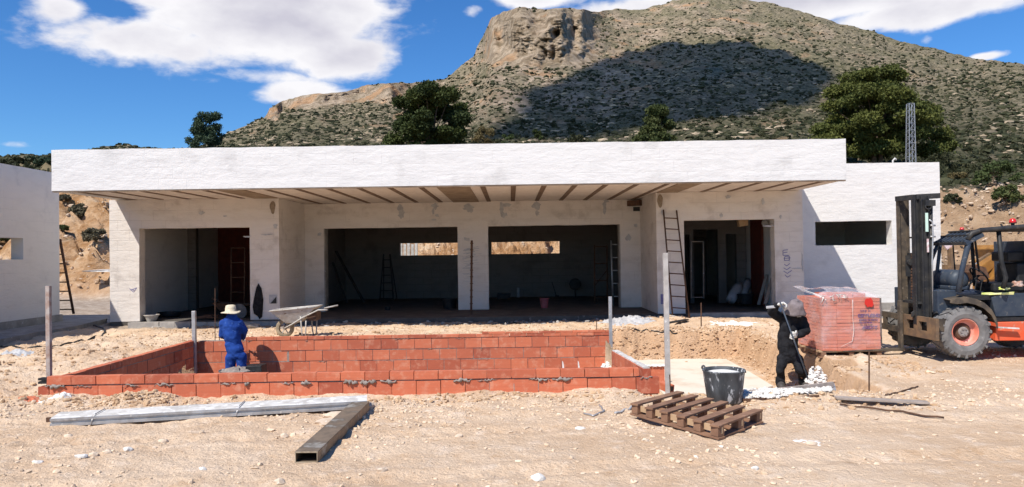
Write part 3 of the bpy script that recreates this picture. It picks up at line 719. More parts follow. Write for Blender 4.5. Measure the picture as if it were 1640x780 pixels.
# scrub over the mountain: one uncountable cover
def scrub():
    rg = np.random.default_rng(3)
    n = 36000
    r = rg.integers(6, NV-2, n); c = rg.integers(0, len(U), n)
    pos = P[r, c]; dens = fbm(UU[r, c]/60, V0[r, c]/26, 4, 77)+.5
    keep = (rg.random(n) < .35+dens*.9) & (cliff[r, c] < .35) & (np.abs(pos[:, 0]/pos[:, 1]) < 1.1)
    pos = pos[keep]; R = RR[r, c][keep]; n = len(pos)
    size = (.20+.36*rg.random(n)**2)*np.clip(.25+R/260, .3, 1.6)*(1+.5*(rg.random(n) < .10))
    ph = (1+5**.5)/2
    ico = np.array([(-1, ph, 0), (1, ph, 0), (-1, -ph, 0), (1, -ph, 0), (0, -1, ph), (0, 1, ph), (0, -1, -ph), (0, 1, -ph), (ph, 0, -1), (ph, 0, 1), (-ph, 0, -1), (-ph, 0, 1)])/1.9
    fc = np.array([(0, 11, 5), (0, 5, 1), (0, 1, 7), (0, 7, 10), (0, 10, 11), (1, 5, 9), (5, 11, 4), (11, 10, 2), (10, 7, 6), (7, 1, 8), (3, 9, 4), (3, 4, 2), (3, 2, 6), (3, 6, 8), (3, 8, 9), (4, 9, 5), (2, 4, 11), (6, 2, 10), (8, 6, 7), (9, 8, 1)])
    J = 1+.42*rg.normal(size=(n, 12, 1))
    V = pos[:, None, :]+ico[None]*J*size[:, None, None]*np.array([1.15, 1.15, .72])+np.array([0, 0, .15])*size[:, None, None]
    Fq = (fc[None]+np.arange(n)[:, None, None]*12).reshape(-1, 3)
    ti = np.repeat(rg.random(n), 12)
    o = npmesh('scrub', V.reshape(-1, 3), Fq, M['scrub'], smooth=False, colors={'leaf': ti}); tag(o, kind='stuff')
    # pale limestone scattered over the slope
    rg = np.random.default_rng(33); n = 10000
    r = rg.integers(6, NV-2, n); c = rg.integers(0, len(U), n); pos = P[r, c]; keep = (cliff[r, c] < .5) & (np.abs(pos[:, 0]/pos[:, 1]) < 1.1) & (RR[r, c] > 95) & (fbm(UU[r, c]/40, V0[r, c]/18, 4, 79) > -.02); pos = pos[keep]; n = len(pos); R = RR[r, c][keep]
    size = (.18+.45*rg.random(n)**3)*np.clip(.6+R/380, .6, 1.8)
    J = 1+.30*rg.normal(size=(n, 12, 1)); V = pos[:, None, :]+ico[None]*J*size[:, None, None]*np.array([1.5, 1.0, .6])
    Fq = (fc[None]+np.arange(n)[:, None, None]*12).reshape(-1, 3)
    o = npmesh('hillside_rocks', V.reshape(-1, 3), Fq, M['limestone'], smooth=False); tag(o, kind='stuff')
    # leafy scrub close behind the house
    rg = np.random.default_rng(4); cc = []; rr_ = []
    for k in range(1500):
        y = 41+94*rg.random()**1.3; x = rg.uniform(-.8, .8)*y
        if abs(x) > y*.78: continue
        z = terrain_z(x, y)
        if fbm(x*.13, y*.13, 3, 5) < -.10: continue
        s = rg.uniform(.30, .85); cc += [(x, y, z+s*.25), (x+s*.5, y, z+s*.15)]; rr_ += [s*.75, s*.55]
    V, Fq, ti = leaf_quads(120000, cc, rr_, .11, 6, .7, .3)
    o = npmesh('undergrowth', V, Fq, M['scrub'], smooth=False, colors={'leaf': ti}); tag(o, kind='stuff')
M['limestone'] = pmat('limestone', (.44, .345, .235), (.30, .23, .15), .5, .95, bump=0)
scrub()

# ------------------------------------------------------------------ stones
ICO = np.array([(-1, 1.618, 0), (1, 1.618, 0), (-1, -1.618, 0), (1, -1.618, 0), (0, -1, 1.618), (0, 1, 1.618), (0, -1, -1.618), (0, 1, -1.618), (1.618, 0, -1), (1.618, 0, 1), (-1.618, 0, -1), (-1.618, 0, 1)])/1.9
ICF = np.array([(0, 11, 5), (0, 5, 1), (0, 1, 7), (0, 7, 10), (0, 10, 11), (1, 5, 9), (5, 11, 4), (11, 10, 2), (10, 7, 6), (7, 1, 8), (3, 9, 4), (3, 4, 2), (3, 2, 6), (3, 6, 8), (3, 8, 9), (4, 9, 5), (2, 4, 11), (6, 2, 10), (8, 6, 7), (9, 8, 1)])
def stones(name, x, y, size, mat, seed, kind='stuff', flat=.65, z=None):
    rg = np.random.default_rng(seed); n = len(x)
    zz = gz(x, y) if z is None else z
    J = 1+.20*rg.normal(size=(n, 12, 1)); sc3 = (1+.3*rg.normal(size=(n, 1, 3)))*np.array([1, 1, flat])
    a = rg.random(n)*6.283; ca, sa = np.cos(a), np.sin(a)
    L = ICO[None]*J*sc3*size[:, None, None]
    X_ = L[..., 0]*ca[:, None]-L[..., 1]*sa[:, None]; Y_ = L[..., 0]*sa[:, None]+L[..., 1]*ca[:, None]
    V = np.stack([X_+x[:, None], Y_+y[:, None], L[..., 2]+(zz+size*.22)[:, None]], -1)
    Fq = (ICF[None]+np.arange(n)[:, None, None]*12).reshape(-1, 3)
    o = npmesh(name, V.reshape(-1, 3), Fq, mat, smooth=False); tag(o, kind=kind); return o
rg = np.random.default_rng(17)
N = 38000
gy = 4.6+13.5*rg.random(N)**1.25; gx = (rg.random(N)*2-1)*(gy*.74+.5)
dn = fbm(gx*.6, gy*.6, 4, 101)+.5+.35*np.exp(-((gy-9.3)/.7)**2)
kp = (rg.random(N) < np.clip((dn-.40)*2.4, .05, 1)) & ~((gx > -6.35) & (gx < 1.95) & (gy > 9.98) & (gy < 14.9)) & ~((gx > 1.9) & (gx < 4.75) & (gy > 10.9) & (gy < 16))
gx, gy = gx[kp], gy[kp]
stones('gravel', gx, gy, .004+.020*rg.random(len(gx))**2.9+.001*gy*.4, M['gravel'], 18)
# rubble lines: along the front wall, the pit rims, the spoil
def patch(n, x0, x1, y0, y1): return rg.uniform(x0, x1, n), rg.uniform(y0, y1, n)
px_, py_ = [], []
for (n, x0, x1, y0, y1) in ((700, -6.6, 2.2, 9.45, 9.95), (260, -5.4, -4.5, 9.5, 9.95), (500, 1.9, 5.0, 8.4, 9.9), (1500, 1.9, 5.3, 15.9, 16.7), (900, 4.7, 5.3, 11.0, 16), (1500, -9, 8, 14.9, 18.4), (900, -9.5, -6.4, 9.6, 15), (260, 5.5, 6.5, 10.8, 12.6), (200, -9, -6.5, 9.2, 12), (380, -6.5, 2.0, 14.95, 16.6)):
    a, b = patch(n, x0, x1, y0, y1); px_.append(a); py_.append(b)
px_ = np.concatenate(px_); py_ = np.concatenate(py_)
M['clod'] = pmat('earth_clod', (.56, .39, .24), (.42, .27, .155), 2.5, .97, bump=.5, bscale=30, c3=(.70, .55, .39), s3=4)
stones('rubble', px_, py_, .010+.032*rg.random(len(px_))**2.5, M['clod'], 19)
M['bankrock'] = pmat('bank_stone', (.60, .47, .34), (.42, .29, .19), 1.5, .95, bump=.6, bscale=20, dist=.01, c3=(.66, .58, .47), s3=2)
bx = rg.uniform(-36, 36, 24000); by = rg.uniform(31.5, 44, 24000); kb = (np.abs(bx) < by*.78) & (rg.random(24000) < .25+.75*ss(8, 16, bx)); bx, by = bx[kb], by[kb]
stones('bank_rubble', bx, by, .030+.12*rg.random(len(bx))**2.5, M['bankrock'], 20, flat=.8)

rp = np.random.default_rng(71); qx = rp.uniform(-9.5, 4.5, 1500); qy = rp.uniform(18.3, 21.3, 1500); kq = (qy < 18.8) | ((qx > -5.6) & (qx < 3.5))
qx, qy = qx[kq], qy[kq]; stones('porch_rubble', qx, qy, .010+.05*rp.random(len(qx))**3, M['block'], 72)

# ================================================================== BUILDINGS
def wall(mb, u0, u1, z0, z1, t0, t1, holes=(), axis='x', step=.22, rough=.007, mi=0, seed=0):
    """wall running along u (x or y), thick from t0 to t1, with rectangular holes (ua, ub, za, zb); edges slightly uneven"""
    def cuts(a, b, hs):
        c = {a, b}
        for h in hs:
            for q in h:
                if a < q < b: c.add(q)
        c = sorted(c); out = [c[0]]
        for p, q in zip(c, c[1:]):
            n = max(1, int(round((q-p)/step)))
            out += [p+(q-p)*(i+1)/n for i in range(n)]
        return out
    us = cuts(u0, u1, [(h[0], h[1]) for h in holes]); zs = cuts(z0, z1, [(h[2], h[3]) for h in holes])
    nu, nz = len(us)-1, len(zs)-1
    def solid(i, k):
        if i < 0 or k < 0 or i >= nu or k >= nz: return False
        a = (us[i]+us[i+1])/2; b = (zs[k]+zs[k+1])/2
        return not any(h[0] < a < h[1] and h[2] < b < h[3] for h in holes)
    base = len(mb.v); nn = (nu+1)*(nz+1)
    for s, t in enumerate((t0, t1)):
        for k, z in enumerate(zs):
            for i, u in enumerate(us):
                ju = float(fbm(u*2.3+seed, z*2.1, 2, 300+seed))*rough*2.2; jz = float(fbm(u*2.9, z*2.3+seed, 2, 310+seed))*rough*2.2
                jt = float(fbm(u*1.3, z*1.3, 3, 320+seed+s))*rough*1.6
                if i in (0, nu): ju *= .6
                if k in (0,): jz = 0
                q = (u+ju, t+jt, z+jz) if axis == 'x' else (t+jt, u+ju, z+jz)
                mb.v.append(q)
    V = lambda s, i, k: base+s*nn+k*(nu+1)+i
    for k in range(nz):
        for i in range(nu):
            if not solid(i, k): continue
            mb.face((V(0, i, k), V(0, i+1, k), V(0, i+1, k+1), V(0, i, k+1)), mi)
            mb.face((V(1, i, k), V(1, i, k+1), V(1, i+1, k+1), V(1, i+1, k)), mi)
            if not solid(i-1, k): mb.face((V(0, i, k), V(0, i, k+1), V(1, i, k+1), V(1, i, k)), mi)
            if not solid(i+1, k): mb.face((V(0, i+1, k), V(1, i+1, k), V(1, i+1, k+1), V(0, i+1, k+1)), mi)
            if not solid(i, k-1): mb.face((V(0, i, k), V(1, i, k), V(1, i+1, k), V(0, i+1, k)), mi)
            if not solid(i, k+1): mb.face((V(0, i, k+1), V(0, i+1, k+1), V(1, i+1, k+1), V(1, i, k+1)), mi)
    return mb
bx0_ = at(314, 400, 14.72).x
YB, YC, YF, YBK = 19.1, 21.5, 16.45, 27.7
SZ, TZ, FZ = 3.374, 4.30, .235
xat = lambda px, Y: at(px, 400, Y).x
XL, XR = at(82.5, 300, YF).x, at(1356, 300, YF).x
BL = at(175.5, 400, YB).x; BR = at(1286.5, 400, YB).x
LO0, LO1 = xat(223, YB), xat(400, YB); LI = xat(447, YB); RI = xat(1052, YB)
RO0, RO1 = xat(1096, YB), xat(1241, YB)
C0, C1, C2, C3 = xat(519, YC), xat(733, YC), xat(782, YC), xat(993.5, YC)
zh = at(310, 365, YB).z; zc = at(630, 364.5, YC).z; zr = at(1170, 352, YB).z
villa = thing('villa', 'long white flat-roofed house under construction with three dark openings under a deep overhang', 'house', (0, 21, 0))
def part(name, fn, mat, parent=villa, **kw):
    b = MB(); fn(b); return b.build(name, mat, parent, **kw)
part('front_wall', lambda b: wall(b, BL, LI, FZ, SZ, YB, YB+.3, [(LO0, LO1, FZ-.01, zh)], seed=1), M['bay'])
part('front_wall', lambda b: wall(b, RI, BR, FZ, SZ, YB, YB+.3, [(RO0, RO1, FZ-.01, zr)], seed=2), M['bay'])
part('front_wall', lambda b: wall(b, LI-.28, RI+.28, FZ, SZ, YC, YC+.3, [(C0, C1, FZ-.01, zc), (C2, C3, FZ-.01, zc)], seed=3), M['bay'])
part('side_wall', lambda b: wall(b, YB+.3, YBK-.3, FZ, SZ, BL, BL+.3, axis='y', seed=4), M['white'])
part('side_wall', lambda b: wall(b, YB+.3, YBK-.3, FZ, SZ, BR-.3, BR, axis='y', seed=5), M['white'])
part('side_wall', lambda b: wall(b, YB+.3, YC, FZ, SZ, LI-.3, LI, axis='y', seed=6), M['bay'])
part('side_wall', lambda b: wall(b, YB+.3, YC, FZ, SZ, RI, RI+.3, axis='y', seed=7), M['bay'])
w1 = (xat(640, YBK-.3), xat(640, YBK-.3)+2.55); w2 = (xat(787, YBK-.3), xat(897, YBK-.3))
wz0, wz1 = at(800, 407, YBK-.3).z, at(800, 387.5, YBK-.3).z
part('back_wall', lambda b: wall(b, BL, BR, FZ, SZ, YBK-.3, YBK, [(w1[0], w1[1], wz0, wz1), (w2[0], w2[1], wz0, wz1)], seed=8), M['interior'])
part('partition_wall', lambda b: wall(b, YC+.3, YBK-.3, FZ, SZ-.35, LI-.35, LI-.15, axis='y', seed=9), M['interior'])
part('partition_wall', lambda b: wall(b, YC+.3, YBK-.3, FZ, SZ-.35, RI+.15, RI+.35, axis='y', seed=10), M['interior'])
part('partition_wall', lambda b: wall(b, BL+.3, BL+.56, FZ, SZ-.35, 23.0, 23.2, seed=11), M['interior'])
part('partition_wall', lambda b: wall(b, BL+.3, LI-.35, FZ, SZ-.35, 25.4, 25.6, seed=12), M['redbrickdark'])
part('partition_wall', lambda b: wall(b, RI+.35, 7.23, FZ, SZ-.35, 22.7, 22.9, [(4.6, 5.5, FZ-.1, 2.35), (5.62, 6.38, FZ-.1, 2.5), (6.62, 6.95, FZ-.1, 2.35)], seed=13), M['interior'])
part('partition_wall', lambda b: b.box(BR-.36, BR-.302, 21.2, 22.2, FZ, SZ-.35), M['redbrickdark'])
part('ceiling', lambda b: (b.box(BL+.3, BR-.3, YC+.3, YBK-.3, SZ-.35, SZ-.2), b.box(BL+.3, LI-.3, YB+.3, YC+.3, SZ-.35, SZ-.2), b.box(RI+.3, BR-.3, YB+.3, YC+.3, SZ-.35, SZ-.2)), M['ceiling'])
# roof: a deep rendered edge, and the soffit with its precast joists
def roof(b):
    wall(b, XL, XR, SZ+.012, TZ, YF, YF+.25, step=.3, rough=.010, seed=20)
    wall(b, YF+.25, YBK+.1, SZ+.012, TZ, XL, XL+.25, axis='y', step=.5, rough=.01, seed=21)
    wall(b, YF+.25, YBK+.1, SZ+.012, TZ, XR-.25, XR, axis='y', step=.5, rough=.01, seed=22)
    b.box(XL+.25, XR-.25, YF+.25, YBK+.1, SZ+.12, TZ-.12)
part('roof_edge', roof, M['white'])
jx = [xat(p, YC) for p in (553, 591, 630, 668, 707)]; pitch = (jx[-1]-jx[0])/4
JX = [jx[0]+pitch*k for k in range(-9, 19)]
wide = [(LI-.62, LI-.02), (xat(727, YC), xat(768, YC)), (RI+.02, RI+.55)]
def inw(x): return any(a < x < c for a, c in wide)
def soffit_panels(b):
    for x in JX+[XL+.02]:
        if x > XR-.12 or x < XL: continue
        x1 = min(x+pitch-.06, XR-.03) if x != XL+.02 else JX[0]-.05
        a = x+.06
        if x1-a > .1: b.box(a, x1, YF+.06, YC, SZ+.006, SZ+.10)
part('soffit', soffit_panels, M['panel'])
part('soffit_joists', lambda b: [b.box(max(x-.058, XL+.02), min(x+.058, XR-.02), YF+.05, YC, SZ-.006, SZ+.09) for x in JX if XL < x < XR and not inw(x)], M['joist'])
part('soffit_beams', lambda b: ([b.box(a, c, YF+.07, YC, SZ-.014, SZ+.08) for a, c in wide], b.box(XL+.01, XR-.01, YF+.012, YF+.10, SZ-.016, SZ+.06)), M['beambrown'])
# mortar scraps and patches under the beam
pm = MB()
for px, y0, y1, Y, w in ((437, 322, 343, YB, 9), (1057, 311, 333, YB, 9)):
    a = at(px, y0, Y); c = at(px, y1, Y); ww = w*Y/F/2
    poly = []
    for k in range(14):
        an = k/14*6.283; poly.append((a.x+ww*math.cos(an)*(1.15 if math.sin(an) > 0 else .8)*random.Random(k+px).uniform(.85, 1.1), (a.z+c.z)/2+(a.z-c.z)/2*math.sin(an)))
    pm = MB(); pm.prism(poly, Y-.016, Y+.01); pm.build('mortar_patch', M['mortarbrown'], villa)
rngp = random.Random(5)
pg = MB()
def blob(b, px, py, rx, ry, Y, th=.012, n=16, seed=0, jit=.3):
    r = random.Random(seed); c = at(px, py, Y); rx *= Y/F; ry *= Y/F
    b.prism([(c.x+rx*math.cos(k/n*6.283)*r.uniform(1-jit, 1+jit), c.z+ry*math.sin(k/n*6.283)*r.uniform(1-jit, 1+jit)) for k in range(n)], Y-th, Y+.01)
for i, (px, py, rx, ry, Y) in enumerate([(641, 333, 4, 6, YC), (643, 343, 5, 8, YC), (697, 330, 5, 5, YC), (700, 345, 3, 2.4, YC), (694, 338, 2, 6, YC), (694, 352, 4, 1.6, YC), (750, 332, 8, 5, YC), (753, 337, 5, 4, YC),
        (803, 332, 4, 9, YC), (812, 328, 8, 3, YC), (807, 344, 5, 4, YC), (859, 330, 6, 7, YC), (860, 341, 4, 4, YC), (968, 331, 3, 10, YC), (971, 322, 4, 3, YC), (1006, 381, 4, 5, YC), (1018, 361, 3, 3, YC),
        (441, 362, 3, 4, YB), (396, 379, 6, 1.2, YB), (360, 346, 3, 1.2, YB), (323, 341, 4, 3, YB), (512, 375, 3, 3, YC), (1061, 340, 2, 4, YB), (1166, 315, 4, 3, YB), (1222, 323, 2, 5, YB), (428, 376, 8, 1.0, YB),
        (1232, 362, 8, 1.2, YB), (1250, 347, 1.5, 3, YB), (1155, 345, 3, 3, YB), (1277, 430, 8, .8, YB), (1285, 420, 1.2, 12, YB)]):
    pg = MB(); blob(pg, px, py, rx, ry, Y, th=.006+.0004*i, seed=i, jit=.42); pg.build('filler_patch', M['greypatch'], villa)
# blue marks: a stack of letters and chevrons on the right pier; scribbles on the centre pillar and left pier
ib = MB()
def stroke(b, pts, Y, w=.012, th=.004):
    q = [at(px, py, Y-th) for px, py in pts]
    for a, c in zip(q, q[1:]): b.beam(a, c, w, .003, up=(0, 1, 0))
for part_ in ([(1256, 423), (1260, 426), (1265, 422)], [(1255, 429), (1260, 432), (1266, 428)], [(1255, 434), (1261, 438), (1268, 433)], [(1257, 440), (1261, 444), (1266, 441)]):
    cb_ = MB(); stroke(cb_, part_, YB, .018); cb_.build('blue_chevron', M['sign_blue'], villa)
for pts in ([(1254, 401), (1262, 400)], [(1254, 401), (1254, 409), (1263, 409)], [(1254, 405), (1261, 404)], [(1257, 411), (1264, 410), (1264, 417), (1256, 417), (1257, 411)], [(1255, 414), (1266, 413)],
            ): stroke(ib, pts, YB, .018)
ib.build('blue_marks', M['sign_blue'], villa, world=True); ib = MB()
for pts in ([(207, 462), (214, 468), (219, 461), (211, 464), (208, 463)], [(212, 464), (216, 466)]): stroke(ib, pts, YB, .014)
ib.build('blue_scribble', M['sign_blue'], villa)
ib = MB()
rr = random.Random(9)
for k in range(26):
    y = 398+rr.random()*52; x = 744+rr.uniform(-4, 4); stroke(ib, [(x, y), (x+rr.uniform(10, 24), y+rr.uniform(-5, 2))], YC, rr.uniform(.006, .016))
for k in range(5): stroke(ib, [(743, 380+k), (752, 382.5+k)], YC, .012)
ib.build('smeared_marks', M['greypatch'], villa)
# floor slab, its block footing, the step before the right bay
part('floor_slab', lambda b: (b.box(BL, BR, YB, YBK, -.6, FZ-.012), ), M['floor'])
def footing(b):
    r = random.Random(3)
    x = xat(205, 18.9); top = FZ-.004
    while x < xat(305, 18.9):
        b.box(x, x+.388, 18.86, YB-.003, -.1, top-r.uniform(0, .012), j=.006); x += .40
def footing2(b):
    r = random.Random(4)
    x = LI+.1
    while x < RI-.2:
        b.box(x, x+.39, YC-.14, YC-.005, -.1, FZ-.02-r.uniform(0, .02), j=.006); x += .40
    return
def footing3(b):
    r = random.Random(5); x = xat(305, 18.98)
    while x < LI:
        b.box(x, x+.39, 19.0, YB-.004, -.1, FZ-.02-r.uniform(0, .02), j=.006); x += .40
part('block_footing', footing, M['block']); part('block_footing', footing2, M['block']); part('block_footing', footing3, M['block']); tag(part('unseen_pool_floor', lambda b: b.box(bx0_-.02, 1.85, 10.2, 14.75, -.95, -.735), M['concrete'], None), kind='structure')  # unseen dark pool floor, added to cut light bounced onto the left wall
part('step', lambda b: wall(b, xat(1104, 18.72), 11.75, -.1, .262, 18.72, 18.98, step=.3, rough=.01, seed=31), M['concrete'])
part('step', lambda b: b.box(xat(1106, 18.8), BR, 18.985, YB-.004, -.1, .25), M['concrete'])
# porch void: socket, electric box, pipe stub in the corner
part('junction_box', lambda b: (lambda a, c: b.box(a.x, c.x, YB-.012, YB+.002, c.z, a.z))(at(431, 472, YB), at(444, 486, YB)), M['greypatch'])
part('socket_hole', lambda b: (lambda a, c: b.prism([(a.x, c.z), (c.x, c.z), (c.x, a.z), (a.x+.08, c.z+.09)], YB-.018, YB-.008))(at(433, 475, YB), at(443, 486, YB)), M['black'])
part('socket_hole', lambda b: (lambda a, c: b.box(a.x, c.x, YB-.012, YB+.002, c.z, a.z))(at(1058, 471, YB), at(1063, 487, YB)), M['sign_blue'])
def corner(b):
    a = at(1007, 326, YC); c = at(1040, 322, YC-1.4); b.beam(a, (RI-.02, YC-.35, a.z), .16, .16)
part('brick_stub', corner, M['rust'])
part('wall_hole', lambda b: (lambda a, c: b.box(a.x, c.x, YC-.012, YC+.002, c.z, a.z))(at(1014, 331.5, YC), at(1027, 338, YC)), M['black'])
# openings' metal lining in the centre
part('opening_lining', lambda b: b.box(C0, C0+.035, YC-.01, YC+.31, FZ, zc), M['concrete'])
part('opening_lining', lambda b: b.box(C3-.035, C3, YC-.01, YC+.31, FZ, zc), M['concrete'])

# right wing
YW = 19.94
wing = thing('wing', 'recessed white wing at the right with one narrow window slot', 'house wing', (9.5, 21, 0))
WX = xat(1507.5, YW); wt = at(1440, 260.5, YW).z
wa, wb = xat(1306.5, YW), xat(1429, YW); wz1_ = at(1368, 354, YW).z; wz0_ = at(1368, 392.5, YW).z
part('wall', lambda b: wall(b, BR+.005, WX, .38, wt, YW, YW+.3, [(wa, wb, wz0_, wz1_)], seed=40), M['white'], wing)
part('wall', lambda b: wall(b, YW+.3, 25, .38, wt, WX-.3, WX, axis='y', seed=41), M['white'], wing)
part('wall', lambda b: wall(b, BR+.005, WX, .38, wt-.1, 25, 25.3, seed=42), M['white'], wing)
part('roof', lambda b: b.box(BR+.005, WX-.3, YW+.3, 25, wt-.4, wt-.15), M['white'], wing)
part('plinth', lambda b: b.box(BR+.005, WX+.06, YW-.13, 25.3, -.3, .375), M['concrete'], wing)

# left building, seen from its side
XLB = at(95, 400, 19.76).x
zl = at(60, 267.7, 18.35).z
lb = thing('neighbouring_house', 'shaded side wall of a second house at the left edge, with window hole', 'house', (XLB-2, 17, 0))
fy = 19.76
hy0, hy1 = at(-12, 400, 16.8).y, XLB/((ray(37, 400).x)/(ray(37, 400).y))
hz1, hz0 = at(30, 381.5, hy1).z, at(30, 415.5, hy1).z
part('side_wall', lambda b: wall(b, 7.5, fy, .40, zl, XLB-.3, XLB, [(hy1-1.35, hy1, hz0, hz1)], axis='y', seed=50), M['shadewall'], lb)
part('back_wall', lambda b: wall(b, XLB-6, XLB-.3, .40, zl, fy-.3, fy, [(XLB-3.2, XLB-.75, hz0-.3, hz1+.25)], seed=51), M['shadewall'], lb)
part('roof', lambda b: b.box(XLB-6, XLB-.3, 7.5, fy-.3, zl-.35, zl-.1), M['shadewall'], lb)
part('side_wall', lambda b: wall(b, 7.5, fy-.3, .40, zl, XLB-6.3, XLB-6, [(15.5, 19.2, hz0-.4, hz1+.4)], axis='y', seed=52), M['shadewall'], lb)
def walkway(b):
    p = [on(0, 545, .2), on(60, 533, .2), on(120, 524, .2), on(172, 511, .2)]
    poly = [(q.x, q.y) for q in p]+[(BL-.03, 19.0), (BL-.03, 21.6), (XLB-6.5, 21.6), (XLB-6.5, 9), (XLB+.4, 9)]
    poly = [(XLB+.9, 9.0), (XLB+.9, 14.5)]+[(q.x, q.y) for q in p]+[(BL-.03, 19.0), (BL-.03, 21.9), (XLB-6.5, 21.9), (XLB-6.5, 9)]
    b.prism(poly, -.4, .22, axis='z')
tag(part('walkway', walkway, M['concrete'], None), kind='structure')
part('plinth', lambda b: b.box(XLB-6.5, XLB+.05, 7.4, fy+.05, .222, .398), M['concrete'], lb)

# ================================================================== BRICK WALLS OF THE POOL
def brick_course(b, x0, x1, z0, z1, y0, y1, L=.333, off=0, gap=.009, rnd=None, axis='x', cut=None):
    r = rnd or random; u = x0-off
    while u < x1-.02:
        a, c = max(u, x0), min(u+L-gap, x1)
        if c-a > .03:
            b.c = r.choice([r.random(), r.random()*.6, r.random()*.4]); dz = r.uniform(-.004, .003); dt = r.uniform(-.006, .006)
            if axis == 'x': b.box(a, c, y0+dt, y1+dt, z0, z1+dz, j=.0025)
            else: b.box(y0+dt, y1+dt, a, c, z0, z1+dz, j=.0025)
        u += L
    b.c = None
def mortar_bed(b, x0, x1, z, y0, y1, r, squeeze=1.0, yf=None):
    b.box(x0+.01, x1-.01, y0+.018, y1-.008, z-.006, z+.014)
    x = x0
    while x < x1:
        L = r.uniform(.06, .42)
        if r.random() < .80*squeeze:
            h = r.uniform(.006, .030)*squeeze; n = max(4, int(L/.022)); pts = [(x+L*i/n, y0-r.uniform(.002, .022), z+r.uniform(-.022, .012)) for i in range(n+1)]
            b.tube(pts, [h*(.35+.65*math.sin(math.pi*i/n))*r.uniform(.3, 1.5) for i in range(n+1)], 6)
        x += L+r.uniform(.01, .2)
R7 = random.Random(7)
pool_wall = lambda label, loc: thing('brick_wall', label, 'brick wall', loc, 'low red hollow-brick walls of the pool')
# front wall
FYW = 10.10
fx0 = xat(60, FYW); fx1 = xat(1020, FYW); fx2 = xat(1052, FYW); ZT = .262
fw = pool_wall('long low front wall of red hollow bricks nearest the camera, two courses with squeezed grey mortar', (-2.2, FYW, 0))
b = MB(); brick_course(b, fx0+.12, fx1, .152, ZT, FYW, FYW+.12, off=.0, rnd=R7); brick_course(b, fx0, fx2, -.085, .132, FYW-.004, FYW+.116, off=.18, rnd=R7); brick_course(b, fx0, fx2-.1, -.32, -.10, FYW-.004, FYW+.116, off=.05, rnd=R7)
b.build('bricks', M['brick'], fw)
b = MB(); mortar_bed(b, fx0+.1, fx1+.03, .136, FYW, FYW+.12, R7, 1.0); mortar_bed(b, fx0, fx2, -.096, FYW, FYW+.12, R7, .5)
b.build('mortar', M['mortar'], fw, smooth=True)
b = MB()
for k in range(4): b.box(fx0-.012, fx0-.001+.13, FYW+.012+.052*(k % 2), FYW+.052+.052*(k % 2), .165+.046*(k//2), .197+.046*(k//2))
b.build('hollow_end', M['black'], fw)
# back wall
BYW = 14.72
bx0, bx1 = xat(314, BYW), xat(975, BYW)
xs_ = xat(392, BYW)
bw = pool_wall('long back wall of red hollow bricks inside the pool, behind the man in blue, with four courses', (-2, BYW, 0))
zb_ = at(640, 542, BYW).z
b = MB(); zz = zb_; k = 0
while zz > -.9:
    brick_course(b, bx0, bx1, zz-.205, zz-.008, BYW, BYW+.12, off=[.0, .17, .09][k % 3], rnd=R7); zz -= .212; k += 1
brick_course(b, xs_, bx1, zb_+.004, zb_+.062, BYW-.006, BYW+.11, off=.11, L=.335, rnd=R7); brick_course(b, xat(770, BYW), bx1, zb_+.066, zb_+.10, BYW, BYW+.1, off=.2, rnd=R7)
b.build('bricks', M['brick'], bw)
b = MB(); b.box(bx0+.01, bx1-.01, BYW+.008, BYW+.11, -.9, zb_-.012)
for q in range(4): mortar_bed(b, bx0, bx1, zb_-.006-.212*q, BYW+.006, BYW+.11, R7, .22)
b.build('mortar', M['mortar'], bw)
# left wall
lw = pool_wall('left wall of red hollow bricks running back from the front corner, its inner face in shade', (bx0, 12.4, 0))
b = MB(); zz = ZT-.03; k = 0
while zz > -.9:
    h = .11 if k == 0 else .205
    brick_course(b, FYW+.125, BYW-.006, zz-h, zz-.007, bx0-.115, bx0, off=[0, .16][k % 2], rnd=R7, axis='y'); zz -= h+.006; k += 1
b.build('bricks', M['brick'], lw)
b = MB(); b.box(bx0-.105, bx0-.008, FYW+.13, BYW-.012, -.9, ZT-.045); b.build('mortar', M['mortar'], lw)
# right wall: short return, pale mortar skimmed along its top
rw = pool_wall('short right wall of red brick stepping down at the far end, pale mortar along its top', (1.8, 11, 0))
p0 = at(1036, 599, FYW+.14); p1 = at(985, 564.5, 12.1)
b = MB()
d = Vector((p1.x-p0.x, p1.y-p0.y, 0)); Lw = d.length; d.normalize(); nrm = Vector((d.y, -d.x, 0))
for k in range(4):
    u = 0.17*(k % 2)*-1
    zt = .232-.21*k
    while u < Lw:
        a, c = max(u, 0), min(u+.325, Lw)
        if c-a > .04:
            b.c = R7.random(); b.beam((p0.x+d.x*a, p0.y+d.y*a, zt-.10), (p0.x+d.x*c, p0.y+d.y*c, zt-.10), .115, .20)
        u += .333
b.c = None; b.build('bricks', M['brick'], rw)
b = MB(); n = 14
for i in range(n):
    a = Lw*i/n; c = Lw*(i+1)/n; b.beam((p0.x+d.x*a, p0.y+d.y*a, .24+R7.uniform(-.004, .004)), (p0.x+d.x*c, p0.y+d.y*c, .24+R7.uniform(-.004, .004)), .085+R7.uniform(-.01, .01), .022)
b.build('mortar', M['precast'], rw)
